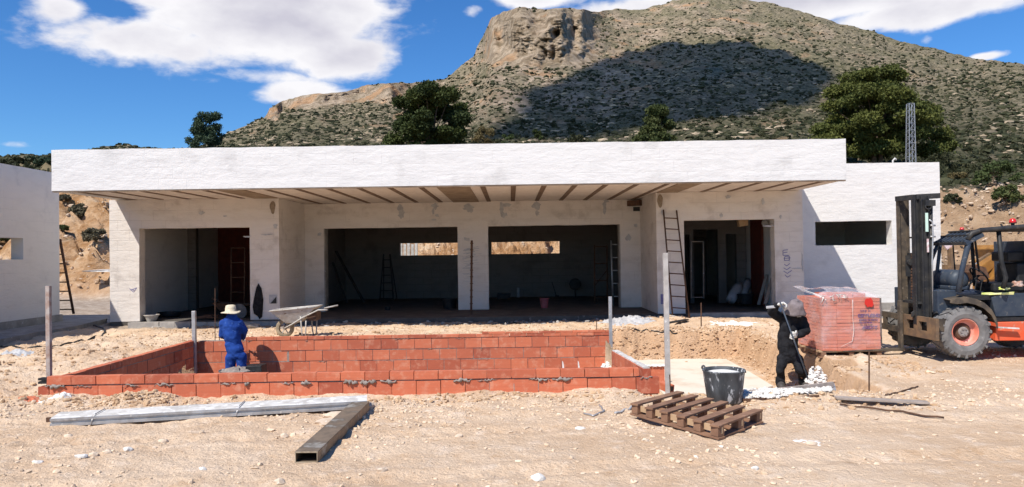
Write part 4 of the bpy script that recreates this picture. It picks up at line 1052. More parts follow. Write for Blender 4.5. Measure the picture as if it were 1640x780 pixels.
# low stub rows on the pit floor to the right of the pool
st = pool_wall('broken low brick row beside the pale pad, right of the pool corner', (2.3, 12.9, -.5))
b = MB(); a = at(1012, 590, 12.9); c = at(1064, 588, 12.9); brick_course(b, a.x, c.x, -.62, a.z+.03, 12.9, 13.0, rnd=R7)
b.build('bricks', M['brick'], st)
b = MB(); a2 = at(1018, 588, 12.88)
for k in range(9): blobx = a2.x+k*.06; b.add([(blobx+ICO[i][0]*.045, 12.9+ICO[i][1]*.05, a.z+.04+ICO[i][2]*.02+R7.uniform(-.01, .01)) for i in range(12)], [tuple(f) for f in ICF])
b.build('mortar', M['whitepowder'], st)
st = thing('brick', 'loose red hollow brick lying by the foot of the tall pale post', 'brick', (2.15, 11, -.2))
b = MB(); b.c = .2; q0 = at(1056, 615, 10.7); q1 = at(1068, 623, 10.5); b.beam(q0, q1+Vector((.06, 0, 0)), .12, .10); b.build('body', M['brick'], st)
b = MB(); e = q1+Vector((.06, 0, 0)); b.beam(e-(e-q0).normalized()*.01, e+(e-q0).normalized()*.003, .08, .06); b.build('hollow_end', M['black'], st)

# two white pointing strips on the back wall's foot
for px, lbl in ((901, 'left white mortar dab at the foot of the back wall'), (926, 'right white mortar dab at the foot of the back wall')):
    b = MB(); q0 = at(px, 578, 13.2); q1 = at(px+2, 594, 13.2)
    b.prism([(q0.x-.006, q0.z), (q0.x+.01, q0.z-.02), (q1.x+.022, q1.z-.05), (q1.x-.02, q1.z-.05)], 13.18, 13.22)
    tag(b.build('mortar_dab', M['whitepowder']), lbl, 'mortar dab', 'white mortar dabs by the back wall')

# pale pad in the pit
def pad(b):
    z = PITZ+.045
    poly = [on(1020, 577, z), on(1095, 574.5, z), on(1163, 575, z), on(1200, 595, z), on(1238, 618, z), on(1200, 627, z), on(1120, 632, z), on(1068, 636, z), on(1040, 606, z)]
    b.prism([(q.x, q.y) for q in poly], PITZ-.15, z, axis='z')
M['pad'] = pmat('pale_blinding_concrete', (.69, .61, .49), (.58, .47, .345), 1.6, .95, bump=.5, bscale=14, dist=.01, c3=(.74, .69, .60), s3=5, lo=.48, hi=.72)
tag(part('concrete_pad', pad, M['pad'], None), kind='structure')

# ================================================================== POSTS AND BARS
def gzz(x, y): return float(gz(x, y))
M['postpale'] = pmat('pale_stained_post', (.46, .43, .40), (.36, .33, .30), 9, .85, bump=.3, c3=(.62, .60, .57), s3=14)
def post(name, label, cat, pb, pt, w, mat, mat2=None, split=None):
    b = MB(); b.beam(pb, pt, w, w, up=(0, 1, 0)); o = b.build(name, mat, None, bevel=.004)
    # move origin to the base
    me = o.data
    for v in me.vertices: v.co -= Vector(pb)
    o.location = pb; tag(o, label, cat); return o
def P3(px, py, Y): return at(px, py, Y)
p = P3(79, 604, 10.32); post('stake', 'mortar-stained brown timber post at the left front corner of the pool', 'post', Vector((p.x, 10.32, -.2)), P3(77.5, 458, 10.32), .058, M['woodpost'])
p = P3(312, 590, 14.55); post('steel_post', 'galvanised square post at the back left corner of the pool', 'post', Vector((P3(312.5, 600, 14.6).x, 14.6, -.8)), P3(310.5, 498, 14.6), .07, M['steel'])
p = P3(979, 588, 14.3); post('steel_post', 'thin galvanised post at the right end of the back pool wall', 'post', Vector((p.x, 14.3, p.z-.1)), P3(977, 475, 14.3), .062, M['steel'])
p = P3(1070, 628, 10.0); post('timber_post', 'tallest pale post, right of the pool corner, before the ladder', 'post', Vector((p.x, 10.0, gzz(p.x, 10.0)-.1)), P3(1065.5, 405, 10.0), .064, M['postpale'])
def rebar(label, px0, py0, px1, py1, Y, r=.008, mat='rust', notch=False, zb=None):
    a = P3(px0, py0, Y); c = P3(px1, py1, Y); b = MB()
    b.tube([(0, 0, 0), c-a], r, 7)
    if notch:
        for k in range(12): q = (c-a)*(k+.5)/12; b.tube([q, q+(c-a)*.012], r*1.5, 7)
    o = b.build('rebar', M[mat]); o.location = a; tag(o, label, 'steel bar'); return o
rebar('dark bar upright in front of the white centre pillar', 754.5, 514, 755.5, 385, 19.9, .03, notch=True)
rebar('thin upright bar behind the pool wall left of the man in blue', 344.5, 552, 344.5, 462, 15.2, .008)
rebar('short thin bar just left of the man in blue, beside the taller bar', 351.5, 552, 351.5, 515, 15.2, .008)
rebar('short rusty bar sticking up below the right opening', 1123, 536, 1123, 485, 16.9, .014)
rebar('rusty bar standing alone in the open ground below the forklift forks', 1392, 636, 1392, 562, 9.4, .010)
rebar('dark bar at the foot of the tall pale post', 1074, 632, 1072.5, 600, 9.93, .008)
rebar('thin rusty bar above the back pool wall near its right end', 955, 536, 955.5, 512, 15.4, .008)

# ================================================================== LADDERS
def ladder(label, f0, f1, t0, t1, n, mat_s, mat_r, rs=.022, rr=.014, last=None, name='ladder', thin=None):
    f0, f1, t0, t1 = map(Vector, (f0, f1, t0, t1)); base = (f0+f1)/2
    t = thing(name, label, 'ladder', base)
    for a, c in ((f0, t0), (f1, t1)):
        b = MB(); b.tube([a, a.lerp(c, .5), c], rs, 8); b.build('stile', mat_s, t, smooth=True)
    for k in range(n):
        s = (k+.25)/n if last is None else last[0]+(last[1]-last[0])*k/(n-1)
        b = MB(); b.tube([f0.lerp(t0, s), f1.lerp(t1, s)], rr, 7); b.build('rung', mat_r, t, smooth=True)
    return t
f0 = at(1078, 515, 18.35); f1 = at(1105, 517, 18.35); t0 = at(1062.5, 336, YB-.05); t1 = at(1083.5, 337, YB-.05)
ladder('tall narrow rusty ladder leaning on the wall left of the right opening', f0, f1, t0, t1, 10, M['rust'], M['rust'], .02, .015, last=(.02, .925))
f0 = at(99, 503, 20.3); f1 = at(118, 502, 20.3); t0 = at(82, 380, 20.3); t1 = at(96.5, 383, 20.3)
f0 = at(80, 503, 20.5); t0 = at(82, 383, 20.0); f1 = at(118, 502.5, 20.5); t1 = at(96, 383, 20.0)
ladder('brown ladder leaning against the far corner of the left house', f0, f1, t0, t1, 7, M['rust'], M['rust'], .035, .018, last=(.06, .80))
# A-frame stepladder deep in the middle room
def stepladder(label, px0, px1, pyb, pyt, Y):
    a0 = at(px0, pyb, Y); a1 = at(px1, pyb, Y); q0 = at(px0+(px1-px0)*.3, pyt, Y+.25); q1 = at(px0+(px1-px0)*.75, pyt, Y+.25)
    t = ladder(label, a0, a1, q0, q1, 6, M['darkmetal'], M['darkmetal'], .025, .018, name='stepladder')
    for a, q in ((a0, q0), (a1, q1)):
        b = MB(); b.tube([a+Vector((0, .8, 0)), q], .02, 6); b.build('leg', M['darkmetal'], t)
    return t
stepladder('dark stepladder standing in the middle of the left centre room', 608, 630, 481, 407, 25.5)
f0 = at(952.5, 493, 23.5); f1 = at(973, 492, 23.5); t0 = at(952, 393, 23.6); t1 = at(972, 393, 23.6)
t = ladder('dark scaffold frame standing in the right centre room', f0, f1, t0, t1, 4, M['rust'], M['rust'], .025, .018, last=(.16, .98), name='scaffold_frame')
t['category'] = 'scaffold'
b = MB(); b.tube([f0.lerp(t0, .35), f1.lerp(t1, .6)], .015, 6); b.build('brace', M['rust'], t)
f0 = at(982, 492, 22.2); f1 = at(1003, 492, 22.2); t0 = at(978.5, 385, 22.3); t1 = at(999, 386, 22.3)
t = ladder('pale scaffold frame just inside the right edge of the right centre opening', f0, f1, t0, t1, 5, M['steel'], M['steel'], .025, .016, last=(.16, .94), name='scaffold_frame'); t['category'] = 'scaffold'
f0 = at(370, 502, 20.6); f1 = at(391, 502, 20.6); t0 = at(370.5, 397, 20.7); t1 = at(392, 397, 20.7)
t = ladder('thin scaffold frame inside the left opening beside the pillar', f0, f1, t0, t1, 5, M['rust'], M['rust'], .02, .014, last=(.1, 1.0), name='scaffold_frame'); t['category'] = 'scaffold'
f0 = at(1107, 478, 21.4); f1 = at(1127, 478, 21.4); t0 = at(1107, 387, 21.5); t1 = at(1126.5, 387, 21.5)
t = ladder('greyish scaffold frame inside the left half of the right opening', f0, f1, t0, t1, 2, M['woodgrey'], M['woodgrey'], .022, .018, last=(.02, 1.0), name='scaffold_frame'); t['category'] = 'scaffold'

# ================================================================== THINGS IN AND BEFORE THE OPENINGS
def lathe_thing(name, label, cat, px, pyb, pyt, wtop, wbot, Y, mat, n=24, loc=None, zb=None, group=None):
    a = at(px, pyb, Y); c = at(px, pyt, Y); h = c.z-a.z; r1 = wtop*Y/F/2; r0 = wbot*Y/F/2
    b = MB(); e = .012
    b.lathe([(r0*.96, 0), (r0, .012), (r1, h), (r1+e, h+.004), (r1+e, h-.02), (r1-e*.4, h-.004), (r0-e, .03)], n=n, cap=(True, True))
    o = b.build(name, mat, None, smooth=False); o.location = a; tag(o, label, cat, group); return o
lathe_thing('bucket', 'pinkish red bucket on the floor of the right centre opening', 'bucket', 872, 495, 478, 15, 10, 21.9, M['pink'])
lathe_thing('bucket', 'large black bucket inside the left centre opening against the pillar', 'bucket', 720, 497, 478, 25, 19, 22.3, M['black'])
lathe_thing('bucket', 'tiny dark bucket on the floor below the stepladder', 'bucket', 621, 499, 491, 9, 7, 22.0, M['black'])
lathe_thing('basin', 'shallow mortar-caked basin on the threshold of the left opening', 'basin', 243, 515, 504, 22, 14, 19.25, M['barrow'])
lathe_thing('basin', 'wide black basin on the floor in the left opening', 'basin', 272, 506, 500, 36, 33, 20.6, M['black'])
# leaning boards, left centre room
for i, (a, c, Yv, w, lb_) in enumerate([((583, 484), (538, 402), 24, .10, 'black plank leaning steeply inside the left centre opening'), ((556, 486), (533, 420), 23.2, .06, 'thin dark plank leaning near the left edge of the left centre opening')]):
    b = MB(); b.beam(at(*a, Yv), at(*c, Yv+.5), w, .04); tag(b.build('leaning_plank', M['darkmetal']), lb_, 'plank')
for i, (a, c, Yv, lb_) in enumerate([((1226, 487), (1237, 445), 19.9, 'pale board leaning on the right jamb of the right opening'), ((1215, 488), (1228, 440), 20.6, 'dark narrow board leaning behind the pale board in the right opening')]):
    b = MB(); b.beam(at(*a, Yv), at(*c, Yv+.3), .09, .03); tag(b.build('leaning_board', M['woodgrey'] if i == 0 else M['concrete']), lb_, 'board')
# rolled bags / sheets leaning in the right room
def roll(label, a, c, Y, r, mat):
    A = at(*a, Y); C_ = at(*c, Y+.5); b = MB(); b.tube([A, A.lerp(C_, .3), A.lerp(C_, .7), C_], [r*.9, r, r*1.02, r*.8], 14)
    tag(b.build('rolled_sheet', mat, smooth=True), label, 'roll')
roll('longer grey roll leaning in the right opening', (1170, 481), (1184, 457), 21.4, .15, M['greypatch'])
roll('shorter grey roll leaning behind the longer one in the right opening', (1188, 474), (1198, 450), 21.8, .13, M['greypatch'])
lathe_thing('tub', 'black tub on the floor beside the grey rolls in the right opening', 'tub', 1194, 487, 471, 25, 20, 21.2, M['black'])
b = MB(); q = at(1189, 356, 20.2); b.prism([(q.x-.14, q.z+.06), (q.x+.13, q.z+.06), (q.x+.12, q.z-.1), (q.x-.10, q.z-.12)], 20.1, 20.3); tag(b.build('cardboard_box', M['woodlight']), 'torn cardboard box hanging at the top of the right opening', 'box')
b = MB(); q = at(1225, 357, 20.2); b.lathe([(.05, -.02), (.09, -.01), (.09, .02), (.05, .03)], c=(q.x, 20.2, q.z), axis='y', n=14); tag(b.build('wall_lamp', M['greypatch']), 'small round pale lamp fitting at the top right of the right opening', 'lamp')
# fan-like dark thing on a stand and a broom in the right centre room
t = thing('stand_fan', 'black round fan on a stand against the back wall of the right centre room', 'fan', at(921, 478, 26.6))
b = MB(); q = at(921, 455, 26.6); b.lathe([(.05, -.06), (.18, -.05), (.21, 0), (.18, .05), (.05, .06)], c=(q.x, 26.6, q.z), axis='y', n=20); b.build('fan_head', M['black'], t)
b = MB(); b.tube([at(922, 478, 26.6), at(921, 460, 26.6)], .025, 8); b.lathe([(.2, 0), (.18, .03)], c=tuple(at(922, 478, 26.6))); b.build('stand', M['black'], t)
b = MB(); b.tube([at(884, 452, 26), at(891, 474, 26.2)], .014, 6); b.beam(at(889, 474, 26.2), at(895, 474, 26.2), .08, .05); tag(b.build('broom', M['black']), 'thin dark broom left of the fan in the right centre room', 'broom')
b = MB(); q = at(830, 476, 26.5); b.tube([q, at(830, 461, 26.5)], .05, 8); tag(b.build('bottle', M['greypatch']), 'pale upright bottle on the floor of the right centre room', 'bottle')
b = MB(); b.box(*(lambda a, c: (a.x, c.x, 24.9, 25.6, a.z, c.z))(at(797, 478, 25), at(818, 470, 25)), j=.03); tag(b.build('toolbox', M['black']), 'low black toolbox at the left of the right centre room', 'toolbox')
# pallet of blue and white fence posts beyond the left window
g = MB(); 
for k, px in enumerate((643, 649, 655, 661, 667)):
    q = at(px, 411, 30.5); b = MB(); b.box(q.x-.055, q.x+.055, 30.4, 30.5, .2, at(px, 388+ (k % 2)*3, 30.5).z); o = b.build('stacked_panel', M['precast']); tag(o, ['leftmost pale upright panel seen through the left window slot', 'second pale upright panel from the left through the left window slot', 'middle one of five pale panels seen through the left window slot', 'fourth pale upright panel from the left through the left window slot', 'rightmost pale upright panel seen through the left window slot'][(px-643)//6], 'panel', 'pale panels behind the left window slot')
# jacket hanging on the pillar
def jacket():
    b = MB(); pts = [(412, 454), (417, 462), (420, 480), (419, 498), (418, 508), (414, 512), (411, 507), (405, 503), (403, 492), (405, 478), (409, 460)]
    front = [at(px, py, YB-.10) for px, py in pts]; n = len(pts)
    rows = 7; V = []
    c = sum(front, Vector())/n
    for k in range(rows):
        s = k/(rows-1); dd = .09*math.cos(s*math.pi/2); sc_ = math.sin(.35+(math.pi/2-.35)*s)
        for q in front:
            v = c+(q-c)*(sc_ if k else .0001); w = float(fbm(v.x*9, v.z*2.0, 3, 8))*.06*(1-s)
            V.append((v.x, YB-.014-dd*1.0+w, v.z))
    fs = [(r*n+i, r*n+(i+1) % n, (r+1)*n+(i+1) % n, (r+1)*n+i) for r in range(rows-1) for i in range(n)]
    fs.append(tuple((rows-1)*n+i for i in range(n)))
    b.add(V, fs); tag(b.build('hanging_jacket', M['blackcloth'], smooth=True), 'black jacket hanging on the white pier right of the left opening', 'jacket')
jacket()
# sack of mortar below it
def lump(name, label, cat, px, py, Y, rx, ry, rz, mat, seed=0, group=None, sub=3, amp=.35, zoff=0.0, rough=3.0):
    bm = bmesh.new(); bmesh.ops.create_icosphere(bm, subdivisions=sub, radius=1.0)
    for v in bm.verts:
        k = 1+amp*float(fbm(v.co.x*1.3*rough/3+seed, v.co.y*1.3*rough/3+v.co.z*1.7+seed, 4, seed))*2
        v.co = Vector((v.co.x*rx*k, v.co.y*ry*k, max(-.25, v.co.z)*rz*k))
    me = bpy.data.meshes.new(name); bm.to_mesh(me); bm.free(); me.materials.append(mat)
    for p_ in me.polygons: p_.use_smooth = sub > 2
    o = bpy.data.objects.new(name, me); COL.objects.link(o); q = at(px, py, Y); o.location = (q.x, q.y, q.z+rz*.25+zoff); tag(o, label, cat, group); return o
def on_g(px, py):                                   # where the sight line meets the terrain
    r = ray(px, py); t = 3.0
    while t < 60:
        q = CAM+r*t
        if q.z < gzz(q.x, q.y): return q
        t += .02
    return CAM+r*20
def lump_g(name, label, cat, px, py, *a, **k):
    q = on_g(px, py); o = lump(name, label, cat, px, py, q.y, *a, **k); o.location.z = q.z+a[2]*.18; o.location.x = q.x; o.location.y = q.y; return o
def spill(name, label, cat, px, py, rx, ry, h, mat, seed=0, kind=None, n=46, rot=0.0, sharp=1.0, c=None):
    """powder lying on the terrain: rises out of it with a ragged edge"""
    q = on_g(px, py) if c is None else Vector(c); u = np.linspace(-1, 1, n); uu, vv = np.meshgrid(u, u)
    x = q.x+uu*rx*math.cos(rot)-vv*ry*math.sin(rot); y = q.y+uu*rx*math.sin(rot)+vv*ry*math.cos(rot)
    r2 = uu**2+vv**2
    z = gz(x, y)+h*(1-r2*1.25)+fbm(x*7/sharp, y*7/sharp, 5, 200+seed, .65)*h*3.2+fbm(x*40, y*40, 2, 210+seed)*.02-.012
    z = np.where(r2 > 1, gz(x, y)-.06, z)
    V = np.stack([x-q.x, y-q.y, z-q.z], -1).reshape(-1, 3); idx = np.arange(n*n).reshape(n, n)
    o = npmesh(name, V, np.stack([idx[:-1, :-1], idx[:-1, 1:], idx[1:, 1:], idx[1:, :-1]], -1).reshape(-1, 4), mat); o.location = q
    tag(o, label, cat, kind=kind); return o
lump_g('mortar_bag', 'crumpled pale bag at the foot of the white pier under the black jacket', 'bag', 411, 521, .20, .14, .16, M['barrow'], seed=3)
spill('plastic_sheet', 'crumpled grey plastic sheet on the ground by the porch, right of centre', 'sheet', 1004, 514, .75, .6, .07, M['greypatch'], 4, sharp=.8)
lump_g('rag', 'pale crumpled rag on the walkway beside the left house', 'rag', 72, 519, .34, .12, .05, M['greypatch'], seed=5, amp=.7).location.z = .25
spill('rag', 'light crumpled sheet on the ground at the far left edge', 'rag', 22, 566, .42, .25, .05, M['greypatch'], 6, sharp=.7)

# hoses and cables
def hose(label, pts, r, mat, zoff=.012, cat='hose', name='hose'):
    q = [on_g(px, py) for px, py in pts]; pp = []
    for i in range(len(q)-1):
        for k in range(6):
            v = q[i].lerp(q[i+1], k/6); pp.append(Vector((v.x, v.y, gzz(v.x, v.y)+zoff)))
    pp.append(q[-1]+Vector((0, 0, zoff)))
    b = MB(); b.tube(pp, r, 7); tag(b.build(name, M[mat], smooth=True), label, cat)
hose('black hose curving over the shaded ground at the left', [(0, 556), (60, 556), (110, 551), (150, 542), (168, 533), (165, 527), (150, 522)], .022, 'black')
hose('thin dark cable on the ground above the bank right of the pool', [(1012, 528), (1035, 529), (1062, 534), (1085, 534)], .014, 'black', cat='cable', name='cable')
hose('dark cable crossing the porch ground', [(600, 514), (660, 516), (720, 513), (780, 514), (850, 519)], .016, 'black', cat='cable', name='cable')
hose('grey bent wire lying left of the empty pallet', [(935, 664), (950, 668), (968, 660), (960, 650)], .010, 'steel', cat='wire', name='wire')
hose('twisted grey strap on the dirt between pool wall and empty pallet', [(985, 664), (1000, 658), (1012, 653), (1030, 647), (1042, 640)], .014, 'greypatch', cat='strap', name='strap')
hose('dead forked twig on the sand at the right', [(1418, 634), (1440, 630), (1470, 620)], .010, 'rust', cat='twig', name='twig')
hose('long thin rusty bar lying on the sand at the right', [(1345, 650), (1400, 657), (1455, 664), (1512, 672)], .011, 'rust', zoff=.02, cat='steel bar', name='rebar')
b = MB(); b.prism([(at(1102+dx, 520, 18).x, z) for dx, z in ((0, 0), (1, 0), (1, .01), (0, .01))], 0, .001)
def flat_board(name, label, cat, pts, w, h, mat, zoff=.02, dz=(0, 0)):
    q0 = on_g(*pts[0]); q1 = on_g(*pts[1]); q0 = Vector((q0.x, q0.y, gzz(q0.x, q0.y)+zoff+dz[0])); q1 = Vector((q1.x, q1.y, gzz(q1.x, q1.y)+zoff+dz[1]))
    b = MB(); n = 6
    for k in range(1): b.beam(q0, q1, w, h)
    tag(b.build(name, M[mat], bevel=.003), label, cat)
flat_board('board', 'weathered board lying on the sand right of the white gravel strip', 'board', [(1338, 641), (1486, 649)], .13, .025, 'woodgrey', .03)
flat_board('board', 'short dark board under the feet of the tall ladder', 'board', [(1068, 520), (1100, 514)], .12, .03, 'darkmetal', .03)
flat_board('board', 'thin rusty edging strip in front of the white gravel, from the tub', 'board', [(1190, 645), (1312, 639)], .02, .05, 'rust', .02)
def edging():
    q = [on(1190, 630, .05), on(1255, 625, .05), on(1334, 615.5, .05)]
    b = MB()
    for a, c in zip(q, q[1:]): b.beam(a, c, .035, .07)
    tag(b.build('edging_board', M['woodgrey'], bevel=.003), 'pale edging board behind the white gravel at the feet of the labourer', 'board')
edging()
# white gravel strip
a = np.random.default_rng(44)
n = 2600; gx_ = []; gy_ = []
for i in range(n):
    u_, v_ = a.random(), a.random(); px = 1192+u_*(1330-1192); py = 630-13*u_+v_*(15+4*math.sin(u_*3.1)-2+11*u_*.6); q = on(px, py, .03); gx_.append(q.x); gy_.append(q.y)
gx_ = np.array(gx_); gy_ = np.array(gy_)
stones('white_gravel', gx_, gy_, .010+.016*a.random(n), M['whitegravel'], 45, z=np.maximum(gz(gx_, gy_), .0)+.012+.02*a.random(n))
# white plaster spills
spill('plaster_spill', 'white plaster spilt on the ground below the right opening', 'plaster spill', 1180, 519, .75, .55, .030, M['whitepowder'], 12)
spill('plaster_spill', 'small white plaster spill at the left foot of the front pool wall', 'plaster spill', 84, 638, .30, .16, .035, M['whitepowder'], 13)
spill('brick_dust', 'red brick dust spilt at the far left foot of the pool wall', 'brick dust', 50, 643, .20, .13, .03, M['brick'], 14)
spill('plaster_spill', 'white rubble and plaster at the right end of the front pool wall', 'plaster spill', 1082, 606, .34, .9, .03, M['whitepowder'], 17)
spill('plaster_spill', 'pale plaster spread along the far edge of the pad behind the right pool post', 'plaster spill', 1050, 582, .45, .5, .03, M['whitepowder'], 18)
for i, (px, py, r_, sz) in enumerate([(1308, 602, .17, .03), (972, 589, .09, .015)]):
    Yq = 12.35 if i == 0 else 13.9; q = at(px, py, Yq); g_ = np.random.default_rng(50+i); k_ = 190
    aa = g_.random(k_)*6.283; rr_ = r_*np.sqrt(g_.random(k_)); hh = (1-(rr_/r_)**2)
    X0 = q.x+rr_*np.cos(aa); Y0 = Yq+rr_*np.sin(aa)
    zb_h = q.z-.12*(i == 0)
    o = stones('plaster_rubble', X0, Y0, .015+sz*g_.random(k_), M['whitepowder'], 60+i, z=zb_h+hh*(.30 if i == 0 else .09)*g_.random(k_), flat=.8)
# formwork triangle at the end of the white gravel
b = MB(); q0 = at(1318, 617, 9.95); q1 = at(1336, 613, 10.0); q2 = at(1342, 634, 9.5); q3 = at(1330, 638, 9.35)
b.add([q0, q1, q2, q3]+[Vector(q)+Vector((0, .05, -.01)) for q in (q0, q1, q2, q3)], [(0, 1, 2, 3), (4, 7, 6, 5), (0, 4, 5, 1), (1, 5, 6, 2), (2, 6, 7, 3), (3, 7, 4, 0)])
tag(b.build('formwork_end', M['steel']), 'bent grey metal piece at the right end of the white gravel', 'metal piece')

# notable stones in the foreground
stn = [(130, 733, .05), (172, 726, .045), (262, 708, .045), (205, 722, .05), (150, 730, .045), (455, 700, .05), (930, 688, .05), (1034, 707, .04), (612, 755, .05), (862, 768, .06), (1300, 712, .05), (110, 700, .05), (325, 752, .035), (248, 718, .03), (447, 774, .06), (60, 742, .04), (735, 700, .04), (1470, 655, .05), (1210, 752, .04), (688, 662, .06)]
wh = ['leftmost of the pale stones in the front left', 'grey stone just right of the leftmost front stones', 'pale stone in the left foreground below the concrete beam', 'brownish stone between others in the left foreground', 'small tan stone touching the leftmost pale stone', 'stone left of the hollow steel tube', 'pale stone in the centre foreground', 'small stone below the left corner of the empty pallet', 'stone near the bottom edge left of centre', 'flat stone at the bottom edge in the centre', 'flat pale stone in the sand right of the pallet', 'tan stone under the left end of the concrete beam', 'small stone at the bottom left', 'tiny stone in a row at the left foreground', 'stone at the bottom edge below the steel tube', 'stone near the left edge of the foreground', 'stone in the dirt below the middle of the pool wall', 'stone beside the weathered board at the right', 'small stone below the empty pallet', 'stone in the rubble below the pool wall']
for i, ((px, py, r), w) in enumerate(zip(stn, wh)):
    o = lump_g('stone', w, 'stone', px, py, r*random.Random(i).uniform(.8, 1.3), r*.8, r*.62, M['rock'] if i % 3 else M['whitegravel'], seed=30+i, sub=2, amp=.45, group='loose stones on the sand')
spill('plaster_spill', 'thin white plaster stain on the sand right of the empty pallet', 'plaster stain', 1292, 709, .26, .22, .010, M['whitepowder'], 61)

sl = MB(); q0 = at(138, 434, 31.5); q1 = at(176, 431, 31.5); sl.box(q0.x, q1.x+.6, 31.2, 32.6, q0.z-.05, q0.z+.04, j=.03)
tag(sl.build('fibre_sheet', M['precast']), 'pale flat sheet jutting from the sandy bank beside the pier', 'sheet')

# ================================================================== LONG PRECAST BEAM AND STEEL TUBE
def gv(px, py, dz=0): q = on_g(px, py); return Vector((q.x, q.y, gzz(q.x, q.y)+dz))
def profile_beam(a, c, poly, nm, mat, parent=None, nseg=10, wob=.004):
    """poly in (sideways, up) swept from a to c"""
    a = Vector(a); c = Vector(c); d = (c-a).normalized(); s = d.cross(Vector((0, 0, 1))).normalized(); u = s.cross(d)
    b = MB(); V = []; n = len(poly)
    for k in range(nseg+1):
        q = a.lerp(c, k/nseg)
        for (x, z) in poly: V.append(q+s*(x+random.uniform(-wob, wob))+u*(z+random.uniform(-wob, wob)))
    F_ = [(k*n+i, k*n+(i+1) % n, (k+1)*n+(i+1) % n, (k+1)*n+i) for k in range(nseg) for i in range(n)]+[tuple(range(n)), tuple(nseg*n+i for i in range(n))]
    b.add(V, F_); return b.build(nm, mat, parent)
random.seed(2)
A = on(80, 684, .0); B_ = on(588, 654, .02)
d = (B_-A).normalized(); side = d.cross(Vector((0, 0, 1))).normalized()     # side points towards the camera
t = thing('precast_beam', 'long pale dusty concrete beam with a grooved steel edge lying before the pool wall', 'beam', (A.x, A.y, A.z))
b0 = A-side*.17+Vector((0, 0, 0)); b1 = B_-side*.17
profile_beam(b0, b1, [(.16, 0), (.16, .018), (.135, .03), (.135, .058), (.158, .066), (.158, .088), (.13, .098), (-.13, .105), (-.16, .09), (-.16, 0)], 'body', M['precast'], t, 24, .003)
profile_beam(b0+side*.165, b1+side*.165, [(.0, .0), (.012, .0), (.012, .03), (-.012, .036), (-.012, .056), (.010, .062), (.010, .088), (.002, .09), (-.004, .085), (-.02, .055), (-.02, .035)], 'steel_edge', M['steel'], t, 24, .001)
b = MB(); b.beam(b0-d*.10+Vector((0, 0, .05)), b0+d*.01+Vector((0, 0, .05)), .03, .05); b.build('end_stub', M['rust'], t)
for px in (150, 378):
    q = on(px, 678 if px < 200 else 668, .0); s_ = ((q-A).dot(d)); q = b0+d*s_+side*.178
    b = MB(); b.tube([q+Vector((0, 0, .005)), q+d*.01+Vector((0, 0, .05)), q-side*.03+d*.03+Vector((0, 0, .11)), q-side*.30+d*.05+Vector((0, 0, .118))], .006, 6); b.build('wire_tie', M['steel'], t)
A = on(491, 741.5, .0); B_ = on(578, 657, .0)
t = thing('steel_tube', 'hollow rectangular brown steel section lying on the sand in the foreground', 'steel beam', tuple(A))
d = (B_-A).normalized(); side = d.cross(Vector((0, 0, 1))).normalized(); u = Vector((0, 0, 1))
W_, H_ = .104, .104
b = MB()
th = .007
b.beam(A+u*(H_-th/2), B_+u*(H_-th/2), W_*2, th); b.beam(A+u*th/2, B_+u*th/2, W_*2, th)
b.beam(A+side*(W_-th/2)+u*H_/2, B_+side*(W_-th/2)+u*H_/2, th, H_-2*th-.001); b.beam(A-side*(W_-th/2)+u*H_/2, B_-side*(W_-th/2)+u*H_/2, th, H_-2*th-.001)
b.build('body', M['tube'], t, bevel=.002)
b = MB(); e0 = A-d*.004; e1 = A-d*.0005
for q0, q1 in (((-W_, .006), (W_, .006)), ((-W_, H_-.006), (W_, H_-.006))): 
    b.beam(e0+side*q0[0]+u*q0[1], e0+side*q1[0]+u*q1[1], .006, .012)
for s_ in (-1, 1): b.beam(e0+side*s_*(W_-.006)+u*.012, e0+side*s_*(W_-.006)+u*(H_-.012), .006, .012, up=(0, 1, 0))
b.build('cut_end', M['tubeend'], t)
# pale wrapped stones / scraps at its far end
for i, (px, py, rx, rz, w) in enumerate([(562, 655, .13, .09, 'pale rounded stone at the far end of the steel tube'), (579, 654, .09, .07, 'stone just right of the rounded stone at the far end of the steel tube'), (540, 668, .17, .05, 'flat pale scrap left of the steel tube'), (522, 677, .12, .04, 'lowest flat pale scrap left of the steel tube'), (592, 652, .06, .05, 'small grey stone beyond the far end of the steel tube')]):
    lump_g('stone', w, 'stone', px, py, rx, .12, rz, M['rock'], seed=70+i, sub=2, amp=.4)

